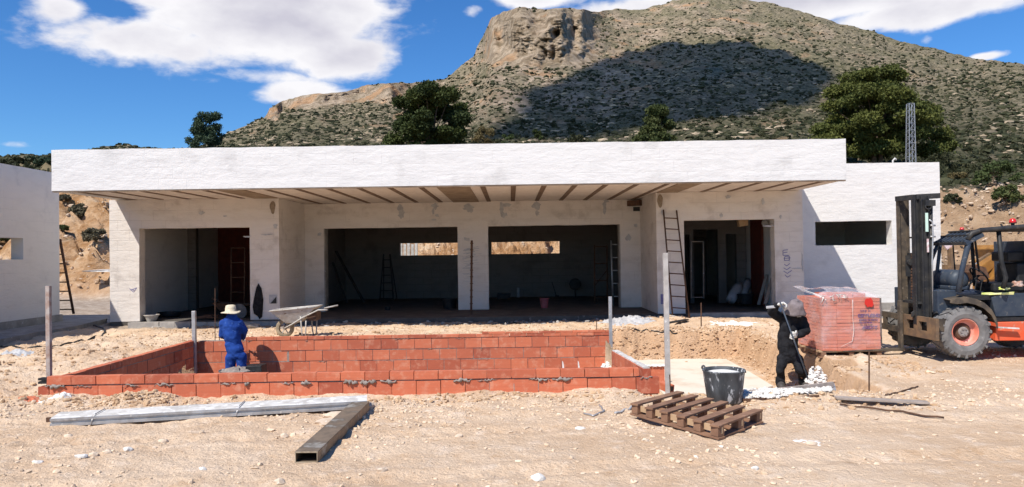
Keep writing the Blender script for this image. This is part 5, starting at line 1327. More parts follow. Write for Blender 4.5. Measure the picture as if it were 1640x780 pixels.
# ================================================================== EMPTY PALLET
PA, PB, PC = on(1012, 671, .02), on(1152, 710, .0), on(1221, 682, .0)
ex = Vector((PB.x-PA.x, PB.y-PA.y, 0)); LX = ex.length; ex.normalize()
ey = Vector((PC.x-PB.x, PC.y-PB.y, 0)); LY = ey.length; ey.normalize()
def pallet(label, O, ex, ey, LX, LY, tilt=.03, nslat=6, nbot=3, mats=('wood', 'woodlight')):
    t = thing('pallet', label, 'pallet', tuple(O))
    T = lambda u, v, z: Vector(O)+ex*u+ey*v+Vector((0, 0, z+tilt*(1-u/LX)))
    r = random.Random(4)
    for k in range(nslat):
        u = .05+(LX-.10)*k/(nslat-1); b = MB(); j = r.uniform(-.008, .008)
        b.beam(T(u+j, -.012, .128), T(u-j, LY+.012, .128+r.uniform(-.003, .003)), .10, .020); b.build('slat', M[mats[0]], t, bevel=.002)
    for k in range(3):
        v = .05+(LY-.10)*k/2
        b = MB()
        for q in range(nslat):
            u = .05+(LX-.10)*q/(nslat-1); b.beam(T(u-.045, v, .0715), T(u+.045, v, .0715), .09, .091)
        b.build('blocks', M[mats[0]], t, bevel=.002)
        b = MB(); b.beam(T(0, v+.012, .082), T(LX, v+.012, .082), .022, .062); b.build('stringer', M[mats[1]], t)
        b = MB(); b.beam(T(-.01, v-.01, .013), T(LX+.01, v-.01, .013), .10, .020); b.build('bottom_board', M[mats[0]], t, bevel=.002)
    for u in (.05, LX-.05):
        b = MB(); b.beam(T(u, .105, .012), T(u, LY-.105, .012), .09, .018); b.build('bottom_board', M[mats[0]], t, bevel=.002)
    return t
Gp = gzz((PA.x+PC.x)/2, (PA.y+PC.y)/2)+.02
pallet('empty brown wooden pallet lying tilted in front of the black tub', Vector((PA.x, PA.y, Gp)), ex, ey, LX, LY)

# ================================================================== BLACK TUB WITH PLASTER
q = on(1160, 646, .0); Yt = q.y
ht = at(1160, 594, Yt).z-q.z+.0; k = Yt/F; r1 = 65*k/2; r0 = 53*k/2
t = thing('rubber_tub', 'large black rubber tub splashed with white plaster, behind the empty pallet', 'tub', (q.x, Yt, gzz(q.x, Yt)-.01)); tz = t.location.z
b = MB(); prof = [(r0*.95, 0), (r0, .012), (r0+(r1-r0)*.55, ht*.5), (r1, ht-.03), (r1+.012, ht-.012), (r1+.008, ht), (r1-.008, ht-.004), (r1-.014, ht-.03), (r0+(r1-r0)*.5-.01, ht*.45)]
b.lathe(prof, c=(q.x, Yt, tz), n=36, cap=(True, False)); o = b.build('body', M['tub'], t, smooth=True)
b = MB(); b.lathe([(r1-.016, ht-.05), (r1*.7, ht-.03), (r1*.3, ht-.012), (.001, ht-.006)], c=(q.x, Yt, tz), n=24, cap=(False, True)); b.build('plaster', M['whitepowder'], t, smooth=True)
b = MB(); b.tube([(q.x-r1*.98+.02*math.cos(a)*0, Yt+.085*math.cos(a), tz+ht+.045*math.sin(a)) for a in [math.pi*i/10 for i in range(11)]], .011, 8); b.build('handle', M['tub'], t, smooth=True)
b = MB(); b.tube([(q.x+r1*.96, Yt+.09*math.cos(a), tz+ht-.03+.02*math.sin(a)) for a in [math.pi*i/10 for i in range(11)]], .010, 8); b.build('handle', M['tub'], t, smooth=True)
# tub at the blue man's feet
a = at(380, 598, 13.7); tz = -.74; t = thing('rubber_tub', 'black tub of grey mortar standing at the feet of the man in blue', 'tub', (a.x, 13.7, tz))
b = MB(); hh = at(380, 592, 13.7).z-tz
b.lathe([(.24, 0), (.30, hh*.6), (.34, hh), (.35, hh), (.33, hh-.03)], c=(a.x+.02, 13.7, tz), n=24, cap=(True, False)); b.build('body', M['tub'], t, smooth=True)
b = MB(); b.lathe([(.335, hh-.04), (.2, hh+.0), (.08, hh+.04), (.001, hh+.05)], c=(a.x+.02, 13.7, tz), n=16, cap=(False, True))
for v in range(len(b.v)): b.v[v] = (b.v[v][0]+random.uniform(-.02, .02), b.v[v][1], b.v[v][2]+random.uniform(-.03, .04))
b.build('mortar', M['mortar'], t)
b = MB(); w0 = at(408, 590, 13.75); b.box(w0.x-.12, w0.x+.17, 13.6, 13.9, tz, w0.z+.07, j=.01); tag(b.build('bucket', M['black'], bevel=.01), 'black square bucket right of the mortar tub beside the man in blue', 'bucket')

# ================================================================== WHEELBARROW
def wheelbarrow(label, sx, px_, matb, matw, Y):
    g = lambda px, py, dy=0: at(px, py, Y+dy)
    base = g(475, 541); t = thing('wheelbarrow', label, 'wheelbarrow', tuple(base))
    w = .30
    rim = [g(439, 497), g(511, 490.5)]; bot = [g(461, 517), g(484, 515)]
    V = []
    for (q0, q1, ww) in ((rim[0], rim[1], w), (bot[0], bot[1], w*.55)):
        V += [q0+Vector((0, -ww, 0)), q1+Vector((0, -ww, 0)), q1+Vector((0, ww, 0)), q0+Vector((0, ww, 0))]
    V2 = [Vector(v)*1 for v in V]
    ctr = sum(V, Vector())/8
    V2 = [v+(ctr-v)*.05+Vector((0, 0, .012)) for v in V]
    b = MB(); b.add(V+V2, [(0, 1, 5, 4), (1, 2, 6, 5), (2, 3, 7, 6), (3, 0, 4, 7), (4, 5, 6, 7), (8, 12, 13, 9), (9, 13, 14, 10), (10, 14, 15, 11), (11, 15, 12, 8), (12, 15, 14, 13), (0, 8, 9, 1), (1, 9, 10, 2), (2, 10, 11, 3), (3, 11, 8, 0)]); b.build('tray', matb, t, bevel=.01)
    b = MB(); b.tube([v+Vector((0, 0, .004)) for v in (V[0], V[1], V[2], V[3], V[0])], .014, 8); b.build('tray_rim', matb, t, smooth=True)
    # dried mortar heaped in the tray
    b = MB(); top = [(rim[0].lerp(rim[1], s)+Vector((0, v*w*.92, .012+.03*math.sin(s*7+v*3)*(1-abs(v))-.02))) for s in [i/9 for i in range(10)] for v in (-1, -.5, 0, .5, 1)]
    b.add(top, [(i*5+j, (i+1)*5+j, (i+1)*5+j+1, i*5+j+1) for i in range(9) for j in range(4)]); b.build('load', M['mortar'], t, smooth=True, fixn=False)
    c = g(456.5, 525.5); r = 14.5*Y/F
    wh = MB()
    for i in range(20):
        a0, a1 = 2*math.pi*i/20, 2*math.pi*(i+1)/20
    wh.lathe([(r*.62, -.04), (r*.86, -.045), (r, -.02), (r, .02), (r*.86, .045), (r*.62, .04), (r*.62, -.04)], c=tuple(c), n=24, axis='y', cap=(False, False)); wo = wh.build('wheel', matw, t, smooth=True)
    h = MB(); h.lathe([(r*.16, -.06), (r*.16, .06)], c=tuple(c), n=12, axis='y')
    for i in range(6):
        a = i*math.pi/3; h.beam(c, c+Vector((math.cos(a)*r*.66, 0, math.sin(a)*r*.66)), .02, .012, up=(0, 1, 0))
    h.build('hub', matb, wo)
    for s in (-1, 1):
        b = MB(); b.tube([c+Vector((0, s*.07, 0)), g(470, 519)+Vector((0, s*.17, 0)), g(490, 507)+Vector((0, s*.25, 0)), g(515, 495)+Vector((0, s*.28, 0)), g(536 if s > 0 else 530, 494.5 if s < 0 else 490.5, 0)+Vector((0, s*.30, 0))], .016, 8); b.build('handle', matb, t, smooth=True)
        b = MB(); lx = 489 if s < 0 else 497
        b.tube([g(lx-3, 505)+Vector((0, s*.22, 0)), g(lx-1, 530)+Vector((0, s*.22, 0)), g(lx+1, 540)+Vector((0, s*.22, 0)), g(lx+5, 538)+Vector((0, s*.22, 0)), g(lx+6, 512)+Vector((0, s*.24, 0))], .014, 8); b.build('leg', matb, t, smooth=True)
    b = MB(); b.box(*(lambda p, q: (p.x, q.x, Y-.2, Y+.2, q.z, p.z))(g(496, 498), g(510, 512))); b.build('back_plate', M['rust'], t)
    return t
wheelbarrow('mortar-caked pale wheelbarrow with yellowish wheel behind the back pool wall', 1, 0, M['barrow'], pmat('yellowed_tyre', (.36, .29, .19), (.24, .19, .13), 9, .9), 15.75)
# darker one in the shade of the left opening
t0_ = thing('wheelbarrow', 'dark rusty wheelbarrow standing in the shade inside the left opening', 'wheelbarrow', at(372, 505, 20.2))
g = lambda px, py, dy=0: at(px, py, 20.2+dy)
b = MB(); V = []
for (p0_, p1_, ww) in ((g(345, 484), g(398, 487), .3), (g(357, 497), g(385, 497), .17)): V += [p0_+Vector((0, -ww, 0)), p1_+Vector((0, -ww, 0)), p1_+Vector((0, ww, 0)), p0_+Vector((0, ww, 0))]
b.add(V, [(0, 1, 5, 4), (1, 2, 6, 5), (2, 3, 7, 6), (3, 0, 4, 7), (4, 5, 6, 7)]); b.build('tray', M['rust'], t0_)
b = MB(); b.lathe([(.1, -.04), (.21, -.03), (.21, .03), (.1, .04)], c=tuple(g(383, 499, -.3)), n=18, axis='y'); b.build('wheel', M['rubber'], t0_)
b = MB(); b.tube([g(380, 497), g(340, 478)], .016, 6); b.tube([g(385, 490, -.3), g(398, 488, -.3)], .016, 6); b.build('handle', M['rust'], t0_)
lump('rubble_bag', 'dark lump of debris on the floor left of the shaded wheelbarrow', 'debris', 335, 509, 19.5, .30, .2, .07, M['rust'], seed=81, amp=.8)
lump('boot_pair', 'dark grey lump on the ground at the foot of the white pier', 'debris', 404, 525, 18.6, .18, .12, .10, M['concrete'], seed=82, amp=.6)

# ================================================================== WRAPPED BRICK PACK
SY0 = 12.85; s0 = at(1316.5, 500, SY0).x; s1 = at(1409, 500, SY0).x; sy1 = 13.95
zb0 = at(1330, 562, SY0).z; zt0 = at(1360, 478, SY0).z
bp = thing('brick_pack', 'block of stacked red bricks under torn clear plastic film with purple printing, on a pallet', 'brick pack', ((s0+s1)/2, 13.4, zb0))
R8 = random.Random(12)
b = MB(); nl = 15; hl = (zt0-zb0)/nl
for k in range(nl):
    z = zb0+hl*k
    # front row: stretchers; left end: narrow headers
    cols = 4; w = (s1-s0)/cols
    for i in range(cols):
        if k == nl-1 and i in (0,) : pass
        b.c = R8.random()*.8; o_ = R8.uniform(-.006, .004)+(-.012 if (k//4) % 2 == 0 and i > 0 else 0)
        b.box(s0+i*w+.002, s0+(i+1)*w-.002, SY0+o_, SY0+.24, z+.0022, z+hl-.0022, j=.002)
    rows = 4; d_ = (sy1-SY0-.245)/rows
    for i in range(rows):
        b.c = R8.random()*.8; o_ = R8.uniform(-.006, .006)
        b.box(s0+o_, s0+.30, SY0+.245+i*d_, SY0+.245+(i+1)*d_-.006, z+.0022, z+hl-.0022, j=.002)
        b.box(s0+.302, s1+o_, SY0+.245+i*d_, SY0+.245+(i+1)*d_-.006, z+.0022, z+hl-.0022, j=.002)
# a partial top layer at the back right
for i in range(3):
    for q_ in range(2):
        b.c = R8.random(); x0 = s0+.30+i*.24; b.box(x0, x0+.22, SY0+.5+q_*.28, SY0+.5+q_*.28+.25, zt0+.001, zt0+hl)
b.c = None; b.build('bricks', M['packbrick'], bp)
def film_mat(flo=.07, fhi=.30):
    t = NT('clear_film'); p = t.pos(True)
    n = t.tex('Noise', 3.2, t.mapv(p, (1, 1, 1.3)), Detail=5.0, Roughness=.55, Distortion=.5)
    w = t.tex('Noise', 16, t.mapv(p, (1, 1, .5)), Detail=5.0, Roughness=.7)
    t.col((.86, .76, .76)); t.bump(t.math('ADD', n.outputs['Fac'], t.math('MULTIPLY', w.outputs['Fac'], .5)), .7, .06)
    t.set(.16, 0, .8)
    tr = t.N.new('ShaderNodeBsdfTransparent'); mx = t.N.new('ShaderNodeMixShader')
    f = t.ramp(t.math('ADD', t.math('MULTIPLY', n.outputs['Fac'], .7), t.math('MULTIPLY', w.outputs['Fac'], .3)), .40, .72, flo, fhi)
    t.L.new(f, mx.inputs[0]); t.L.new(tr.outputs[0], mx.inputs[1]); t.L.new(t.b.outputs[0], mx.inputs[2]); t.L.new(mx.outputs[0], t.N['Material Output'].inputs[0])
    return t.m
M['film'] = film_mat()
def film(b):
    # sides: a close wrinkled skirt; top: a loose tent rising to the back
    nu, nv = 60, 22
    path = [(s0-.02, sy1+.01), (s0-.02, SY0-.025), (s1+.02, SY0-.025), (s1+.02, sy1+.01)]
    seg = []; 
    for (a, c) in zip(path, path[1:]):
        for k in range(20): seg.append((a[0]+(c[0]-a[0])*k/20, a[1]+(c[1]-a[1])*k/20))
    seg.append(path[-1]); n = len(seg); base = len(b.v)
    for j in range(nv):
        z = zb0+.03+(zt0+.02-zb0-.03)*j/(nv-1)
        for i, (x, y) in enumerate(seg):
            w = float(fbm(i*.22, j*.35, 3, 61))*.028; cx_, cy_ = (s0+s1)/2, (SY0+sy1)/2; l = math.hypot(x-cx_, y-cy_)
            b.v.append((x+(x-cx_)/l*(w+.004), y+(y-cy_)/l*(w+.004), z+(float(fbm(i*.4, 1, 2, 62))*.05 if j == 0 else 0)))
    for j in range(nv-1):
        for i in range(n-1): b.face((base+j*n+i, base+j*n+i+1, base+(j+1)*n+i+1, base+(j+1)*n+i))
    base = len(b.v); m = 22
    for j in range(m):
        for i in range(m):
            u, v = i/(m-1), j/(m-1)
            x = s0-.03+(s1-s0+.06)*u; y = SY0-.03+(sy1-SY0+.06)*v
            e = min(u, 1-u, v, 1-v)
            z = zt0+.015+.10*v+.05*min(1, e*6)+float(fbm(u*5, v*5, 4, 63))*.13*min(1, e*5+.3)
            if u < .12: z += .06*v; x -= .05*(1-u/.12)*v
            b.v.append((x, y, z))
    for j in range(m-1):
        for i in range(m-1): 
            if 1 <= i <= 5 and 4 <= j <= 12 : continue        # torn open, bricks showing
            b.face((base+j*m+i, base+j*m+i+1, base+(j+1)*m+i+1, base+(j+1)*m+i))
M['film2'] = film_mat(.22, .62); fb = MB(); film(fb); o = fb.build('plastic_wrap', [M['film'], M['film2']], bp, smooth=True)
for p_ in o.data.polygons:
    if p_.index >= 21*60: p_.material_index = 1
# knots of bunched white film along the top front edge
b = MB()
for k in range(9):
    x = s0+.02+.05*k+R8.uniform(-.01, .01); pts = [(x+R8.uniform(-.05, .05), SY0-.035+R8.uniform(-.008, .008), zt0-.04+R8.uniform(0, .12)) for _ in range(4)]
    b.tube(pts, [.004, .007, .008, .004], 5)
b.tube([(s0-.02, SY0-.04, zt0-.06), (s0+.01, SY0-.05, zt0+.02), (s0-.02, SY0+.3, zt0+.08), (s0-.04, SY0+.75, zt0+.13)], [.008, .012, .008, .004], 7)
b.tube([(s0+(s1-s0)*.52, SY0-.036, zt0-.02), (s0+(s1-s0)*.515, SY0-.036, zt0-.35), (s0+(s1-s0)*.53, SY0-.036, zt0-.55), (s0+(s1-s0)*.50, SY0-.036, zt0-.74), (s0+(s1-s0)*.30, SY0-.036, zt0-.83)], [.004, .003, .005, .004, .002], 6)
b.build('bunched_film', M['whitegravel'], bp, smooth=True)
b = MB(); r_ = random.Random(3); rc = (s0+(s1-s0)*.80, zt0-.02)
for k in range(16):
    a = k/16*6.283; b.v.append((rc[0]+.075*math.cos(a)*r_.uniform(.75, 1.2), SY0-.052, rc[1]-.055+.085*math.sin(a)*r_.uniform(.75, 1.2)))
b.face(tuple(range(16))); b.face(tuple(range(15, -1, -1))); b2 = MB(); b2.prism([(v[0], v[2]) for v in b.v], SY0-.046, SY0-.036); b2.build('red_label', M['redlens'], bp)
def text(s, x, z, y, size, mat, parent, name='printed_text', bold=0.0, shear=0):
    cu = bpy.data.curves.new(name, 'FONT'); cu.body = s; cu.size = size; cu.extrude = .0012; cu.offset = bold; cu.shear = shear
    ob = bpy.data.objects.new(name, cu); COL.objects.link(ob); bpy.context.view_layer.update()
    dg = bpy.context.evaluated_depsgraph_get(); me = bpy.data.meshes.new_from_object(ob.evaluated_get(dg)); bpy.data.objects.remove(ob)
    me.materials.clear(); me.materials.append(mat); o = bpy.data.objects.new(name, me); COL.objects.link(o)
    o.parent = parent; L = Vector(); q = parent
    while q is not None: L += q.location; q = q.parent
    o.location = Vector((x, y, z))-L; o.rotation_euler = (math.pi/2, 0, 0); return o
tx = s0+(s1-s0)*.63; ty = SY0-.0215
text('SERIE 24', tx+.02, zt0-.235, ty, .05, M['ink'], bp)
text('CERBLOND', tx-.02, zt0-.325, ty, .074, M['ink'], bp, bold=.006)
text('MATERIAL CERAMICO 5', tx+.0, zt0-.385, ty, .030, M['ink'], bp, bold=.003)
text('TEL. 965 30 24', tx+.0, zt0-.435, ty, .036, M['ink'], bp, bold=.003)
text('ASSORT', tx+.05, zt0-.53, ty, .07, M['ink'], bp, bold=.006, shear=.3)
# its pallet
pw = MB(); pt = thing('pallet', 'rough wooden pallet under the wrapped brick pack', 'pallet', ((s0+s1)/2, 13.4, 0))
zp = zb0-.02
for k in range(5):
    b = MB(); yy = SY0+.02+k*.24; b.box(s0-.06, s1+.05, yy, yy+.12, zp-.004, zp+.018, j=.004); b.build('slat', M['woodlight'], pt)
for x in (s0-.02, (s0+s1)/2-.04, s1-.06):
    b = MB(); b.box(x, x+.08, SY0, SY0+1.08, zp-.075, zp-.006, j=.004); b.build('stringer', M['wood'], pt)
for k in range(3):
    b = MB(); yy = SY0+.0+k*.48; b.box(s0-.06, s1+.05, yy, yy+.10, zp-.098, zp-.077, j=.004); b.build('bottom_board', M['wood'], pt)

# ================================================================== LATTICE PYLON
pb_ = at(1459, 300, 44); ptp = at(1458, 166, 44)
py = thing('lattice_pylon', 'thin grey steel lattice pylon standing before the big pine behind the right wing', 'pylon', (pb_.x, 44, pb_.z-.5))
hw0, hw1 = .22, .15; zz0, zz1 = pb_.z-.5, ptp.z
cr = [(a, c) for a in (-1, 1) for c in (-1, 1)]
for a, c in cr:
    b = MB(); b.beam((pb_.x+a*hw0, 44+c*hw0, zz0), (ptp.x+a*hw1, 44+c*hw1, zz1), .035, .035); b.build('leg', M['steel'], py)
b = MB(); n = 14
for k in range(n+1):
    s = k/n; h = hw0+(hw1-hw0)*s; x = pb_.x+(ptp.x-pb_.x)*s; z = zz0+(zz1-zz0)*s
    P4 = [(x-h, 44-h, z), (x+h, 44-h, z), (x+h, 44+h, z), (x-h, 44+h, z)]
    for i in range(4): b.beam(P4[i], P4[(i+1) % 4], .018, .018)
    if k < n:
        s2 = (k+1)/n; h2 = hw0+(hw1-hw0)*s2; x2 = pb_.x+(ptp.x-pb_.x)*s2; z2 = zz0+(zz1-zz0)*s2
        Q4 = [(x2-h2, 44-h2, z2), (x2+h2, 44-h2, z2), (x2+h2, 44+h2, z2), (x2-h2, 44+h2, z2)]
        for i in range(4): b.beam(P4[i], Q4[(i+1) % 4], .014, .014); 
b.build('lattice', M['steel'], py)
# roof clutter behind the wing parapet
b = MB(); q = at(1430, 257, 21); b.tube([q+Vector((0, 0, -.25)), q, q+Vector((.06, 0, .06)), q+Vector((.10, 0, .02))], .025, 8); tag(b.build('pipe_stub', M['precast'], smooth=True), 'small white bent pipe on the right wing roof below the pylon', 'pipe')
for px, w in ((140, 'left'),): pass

# ================================================================== FORKLIFT
M['dustymetal'] = pmat('dusty_hub_metal', (.34, .31, .29), (.22, .19, .17), 20, .85, .1)
fl = thing('forklift', 'dusty forklift with dark mast and faded red wheel rims at the right edge', 'forklift', (7.4, 12.8, 0))
YN = 12.02                                         # near face of the near wheel
def fp(name, b, mat, parent=fl, **kw): return b.build(name, mat, parent, **kw)
wc = at(1547.5, 532.5, YN); rw_ = 42.5*YN/F
def wheel(c, r, w, label=None, side=-1):
    """c = centre of the outer face, tyre reaches away by w"""
    o = MB(); y0 = c[1]; c = (c[0], 0, c[2])
    prof = [(r*.50, y0+.03), (r*.55, y0+.005), (r*.70, y0-.012), (r*.86, y0+.0), (r*.955, y0+.03), (r*.965, y0+w-.03), (r*.86, y0+w), (r*.62, y0+w)]
    o.lathe([(a, h) for a, h in prof], c=(c[0], 0, c[2]), n=56, axis='y', cap=(False, False))
    n = 20
    for i in range(n):                              # slanting lugs, two rows
        for s in (0, 1):
            a0 = 2*math.pi*(i+.5*s)/n; da = .20
            P_ = []
            for (aa, yy) in ((a0, y0+.012 if s == 0 else y0+w-.012), (a0+da, y0+w*.52)):
                for q in (-.045, .045):
                    for rr in (r*.93, r*1.0):
                        P_.append((c[0]+rr*math.cos(aa+q), yy, c[2]+rr*math.sin(aa+q)))
            o.add(P_, [(0, 1, 3, 2), (4, 6, 7, 5), (0, 4, 5, 1), (2, 3, 7, 6), (1, 5, 7, 3), (0, 2, 6, 4)])
            yy = y0 if s == 0 else y0+w             # shoulder of the lug running down the sidewall
            sgn = 1 if s == 0 else -1
            o.add([(c[0]+rr*math.cos(a0+q), yy+sgn*d_, c[2]+rr*math.sin(a0+q)) for rr, q, d_ in ((r*.84, -.03, .004), (r*.84, .03, .004), (r*.985, .045, .02), (r*.985, -.045, .02), (r*.84, -.03, -.008), (r*.84, .03, -.008), (r*.97, .045, -.006), (r*.97, -.045, -.006))], [(0, 1, 2, 3), (4, 7, 6, 5), (0, 4, 5, 1), (1, 5, 6, 2), (2, 6, 7, 3), (3, 7, 4, 0)])
    t = fp('tyre', o, M['rubber'])
    m = MB(); m.lathe([(r*.52, y0+.02), (r*.50, y0+.01), (r*.48, y0+.025), (r*.45, y0+.08), (r*.42, y0+.11), (r*.24, y0+.125), (r*.22, y0+.09), (.001, y0+.09)], c=(c[0], 0, c[2]), n=40, axis='y', cap=(False, True)); rm = m.build('rim', M['rim'], t, smooth=True)
    h = MB(); h.lathe([(r*.20, y0+.10), (r*.19, y0+.065), (r*.15, y0+.055), (.001, y0+.055)], c=(c[0], 0, c[2]), n=20, axis='y', cap=(False, True))
    for k in range(6):
        a = k*math.pi/3; h.lathe([(.012, y0+.055), (.012, y0+.04)], c=(c[0]+r*.12*math.cos(a), 0, c[2]+r*.12*math.sin(a)), n=6, axis='y')
    h.build('hub', M['dustymetal'], t)
    d_ = MB(); d_.lathe([(r*.26, y0+.085), (r*.34, y0+.118), (r*.34, y0+.13)], c=(c[0], 0, c[2]), n=24, axis='y', cap=(True, True)); d_.build('hub_grime', M['rust'], t)
    return t
wheel((wc.x, YN, wc.z), rw_, .34)
w2_ = wheel((wc.x, YN+1.42, wc.z), rw_, .34)
wr = at(1652, 543, YN+.05); 
wheel((wc.x+1.75, YN+.10, .34), .34, .28); wheel((wc.x+1.75, YN+1.38, .34), .34, .28)
# mast
mn, mf = 12.42, 13.08
def rail(px0, px1, pyt, pyb, Y, mat, web=.05):
    x0, x1 = at(px0, 400, Y).x, at(px1, 400, Y).x; zt, zb = at(px0, pyt, Y).z, at(px0, pyb, Y).z
    b = MB(); e = .02
    b.box(x0, x0+e, Y, Y+.10, zb, zt); b.box(x1-e, x1, Y, Y+.10, zb, zt); b.box(x0+e+.001, x1-e-.001, Y+.035, Y+.065, zb, zt)
    return b
fp('mast_rail', rail(1441, 1457.5, 320, 518, mf, None), M['dirtymetal'])
fp('mast_rail', rail(1457.5, 1463, 405, 512, mf-.08, None), M['darkmetal'])
fp('mast_rail', rail(1465.5, 1479, 316, 520, mn, None), M['darkmetal'])
fp('mast_rail', rail(1477, 1490, 314, 522, mn-.06, None), M['darkmetal'])
b = MB()
A0 = at(1438, 318.5, mf+.05); A1 = at(1466, 315.5, mn+.05); A2 = at(1504, 313.5, mn); 
b.beam(A0, A1, .10, .085); b.beam(A1+(A1-A0).normalized()*.002, A2, .10, .085); b.beam(at(1481, 325, mn-.07), at(1497, 325, mn-.07), .06, .10)
b.tube([at(1487+5*math.cos(a), 331+4*math.sin(a), mn-.09) for a in [i*math.pi/6 for i in range(13)]], .012, 6)
fp('mast_crossbar', b, M['darkmetal'])
for py, w in ((380.5, .03), (488, .07)):
    b = MB(); b.beam(at(1458, py, mf), at(1468, py, mn+.05), w, w); fp('mast_tie', b, M['darkmetal'])
b = MB(); b.tube([at(1491, 322, mn-.02), at(1490.5, 512, mn-.02)], .028, 10); fp('lift_cylinder', b, M['darkmetal'], smooth=True)
b = MB(); b.tube([at(1488, 352, mn-.07), at(1493, 355, mn-.07), at(1494, 375, mn-.07), at(1493, 420, mn-.07), at(1494, 500, mn-.07)], .014, 8)
b.tube([at(1490, 361, mn-.07), at(1498, 361, mn-.07)], .016, 6); b.tube([at(1490, 379, mn-.07), at(1498, 379, mn-.07)], .016, 6); fp('hydraulic_hose', b, M['steel'], smooth=True)
b = MB(); b.tube([at(1494, 505, mn-.07), at(1500, 500, mn-.2), at(1508, 503, mn-.2), at(1514, 507, mn-.1)], .018, 8); b.tube([at(1496, 500, mn-.07), at(1503, 490, mn-.2), at(1512, 488, mn)], .014, 8); fp('hydraulic_hose', b, M['black'], smooth=True)
def plate(px0, px1, py0, py1, Y, th=.01, mat=None, j=0):
    a, c = at(px0, py0, Y), at(px1, py1, Y); b = MB(); b.box(a.x, c.x, Y-th, Y, c.z, a.z); return b
fp('load_chart', plate(1481.5, 1486.5, 341, 371, mn-.065), M['ltgreen'])
fp('warning_sticker', plate(1484, 1487.5, 382.5, 404, mn-.065), M['paperwhite'])
b = MB()
for k in range(24):
    s = k/24; q = at(1461.5, 408+k*4.6, mf-.10); b.box(q.x-.025, q.x+.025, q.y-.012, q.y+.012, q.z-.018, q.z+.018, j=.004)
fp('lift_chain', b, M['rust'])
b = MB(); q = at(1459, 420, mf-.14); b.lathe([(.055, 0), (.055, .05)], c=(q.x, q.y, q.z), axis='y', n=16); b.box(q.x-.06, q.x+.05, q.y+.052, q.y+.07, q.z-.25, q.z+.12); fp('chain_wheel', b, M['darkmetal'])
# carriage: bars across the machine, plate with two windows
XC = at(1447, 500, 12.87).x-.02
def crossplate(name, y0, y1, z0, z1, x0, x1, mat, holes=()):
    b = MB(); wall(b, y0, y1, z0, z1, x0, x1, holes, axis='y', step=.3, rough=.002, seed=3); return fp(name, b, mat)
zc1, zc0 = at(1475, 507, 12.3).z, at(1475, 541, 12.3).z
crossplate('carriage_plate', 11.86, 12.95, zc0, zc1, XC, XC+.05, M['rustplate'], [(12.12, 12.36, zc0+.12, zc1-.08), (12.52, 12.74, zc0+.12, zc1-.08)])
crossplate('carriage_bar', 12.95, 13.95, zc1-.105, zc1-.01, XC, XC+.05, M['dirtymetal']); crossplate('carriage_bar', 12.95, 13.95, zc0+.02, zc0+.12, XC, XC+.05, M['dirtymetal'])
crossplate('carriage_bar', 13.45, 13.55, zc0+.12, zc1-.105, XC, XC+.04, M['dirtymetal'])
b = MB(); b.beam((XC+.06, 12.0, zc1-.1), (XC+.4, 12.1, zc1-.15), .06, .2); fp('tilt_arm', b, M['dirtymetal'])
def fork(Y, px_top=None):
    b = MB(); zt = at(1447, 481, 12.87).z; zf = .06; x = XC-.012
    b.box(x-.045, x, Y-.055, Y+.055, zf, zt); b.prism([(x-.045, zf), (x-.045, zf+.05), (x-1.05, zf+.02), (x-1.05, zf)], Y-.055, Y+.055); return fp('fork', b, M['dirtymetal'], bevel=.006)
fork(12.88); fork(13.62)
b = MB(); b.prism([(XC-.05, zc1-.02), (XC+.25, zc1+.22), (XC+.25, zc1+.27), (XC-.05, zc1+.05)], 12.46, 12.50); b.box(XC+.02, XC+.22, 12.40, 12.95, zc1+.20, zc1+.24); fp('carriage_bracket', b, M['darkmetal'])
# body
x_ = lambda px, Y=YN+.12: at(px, 470, Y).x
z_ = lambda py, px=1560, Y=YN+.12: at(px, py, Y).z
YB0, YB1 = YN+.16, YN+1.58
XE = wc.x+2.45
b = MB(); b.prism([(x_(1505), z_(466, 1505)), (x_(1535), z_(465, 1535)), (x_(1536), z_(520)), (x_(1512), z_(520, 1512)), (x_(1505), z_(500, 1505))], YB0+.02, YB1-.02); fp('front_cowl', b, M['dirtymetal'] if 0 else M['bluegrey'], bevel=.01)
b = MB(); b.prism([(x_(1590), z_(476, 1590)), (x_(1612), z_(470, 1610)), (XE-.3, z_(470, 1640)), (XE-.3, z_(506, 1640)), (x_(1597), z_(508, 1597))], YB0, YB1); fp('side_panel', b, M['bluegrey'], bevel=.015)
b = MB(); b.box(x_(1597), XE-.3, YB0-.012, YB1+.01, z_(514.5, 1620), z_(508.5, 1620)); fp('step_edge', b, M['black'])
b = MB(); b.prism([(x_(1594), z_(516, 1594)), (XE-.1, z_(514, 1640)), (XE, z_(520, 1640)), (XE, z_(545, 1640)), (x_(1592), z_(546, 1592))], YB0-.05, YB1+.05); fp('chassis', b, M['orange'], bevel=.012)
b = MB(); b.beam(at(1596, 524, YN+.04), at(1631, 526, YN+.04), .05, .022); fp('step_bar', b, M['precast'])
b = MB(); b.prism([(x_(1510), z_(470)-.02), (x_(1536), z_(468)), (x_(1560), z_(500)), (x_(1592), z_(516)), (x_(1592), z_(545)), (x_(1570), z_(552)), (x_(1512), z_(540))], YN+.40, YN+1.36); fp('axle_housing', b, M['darkmetal'])
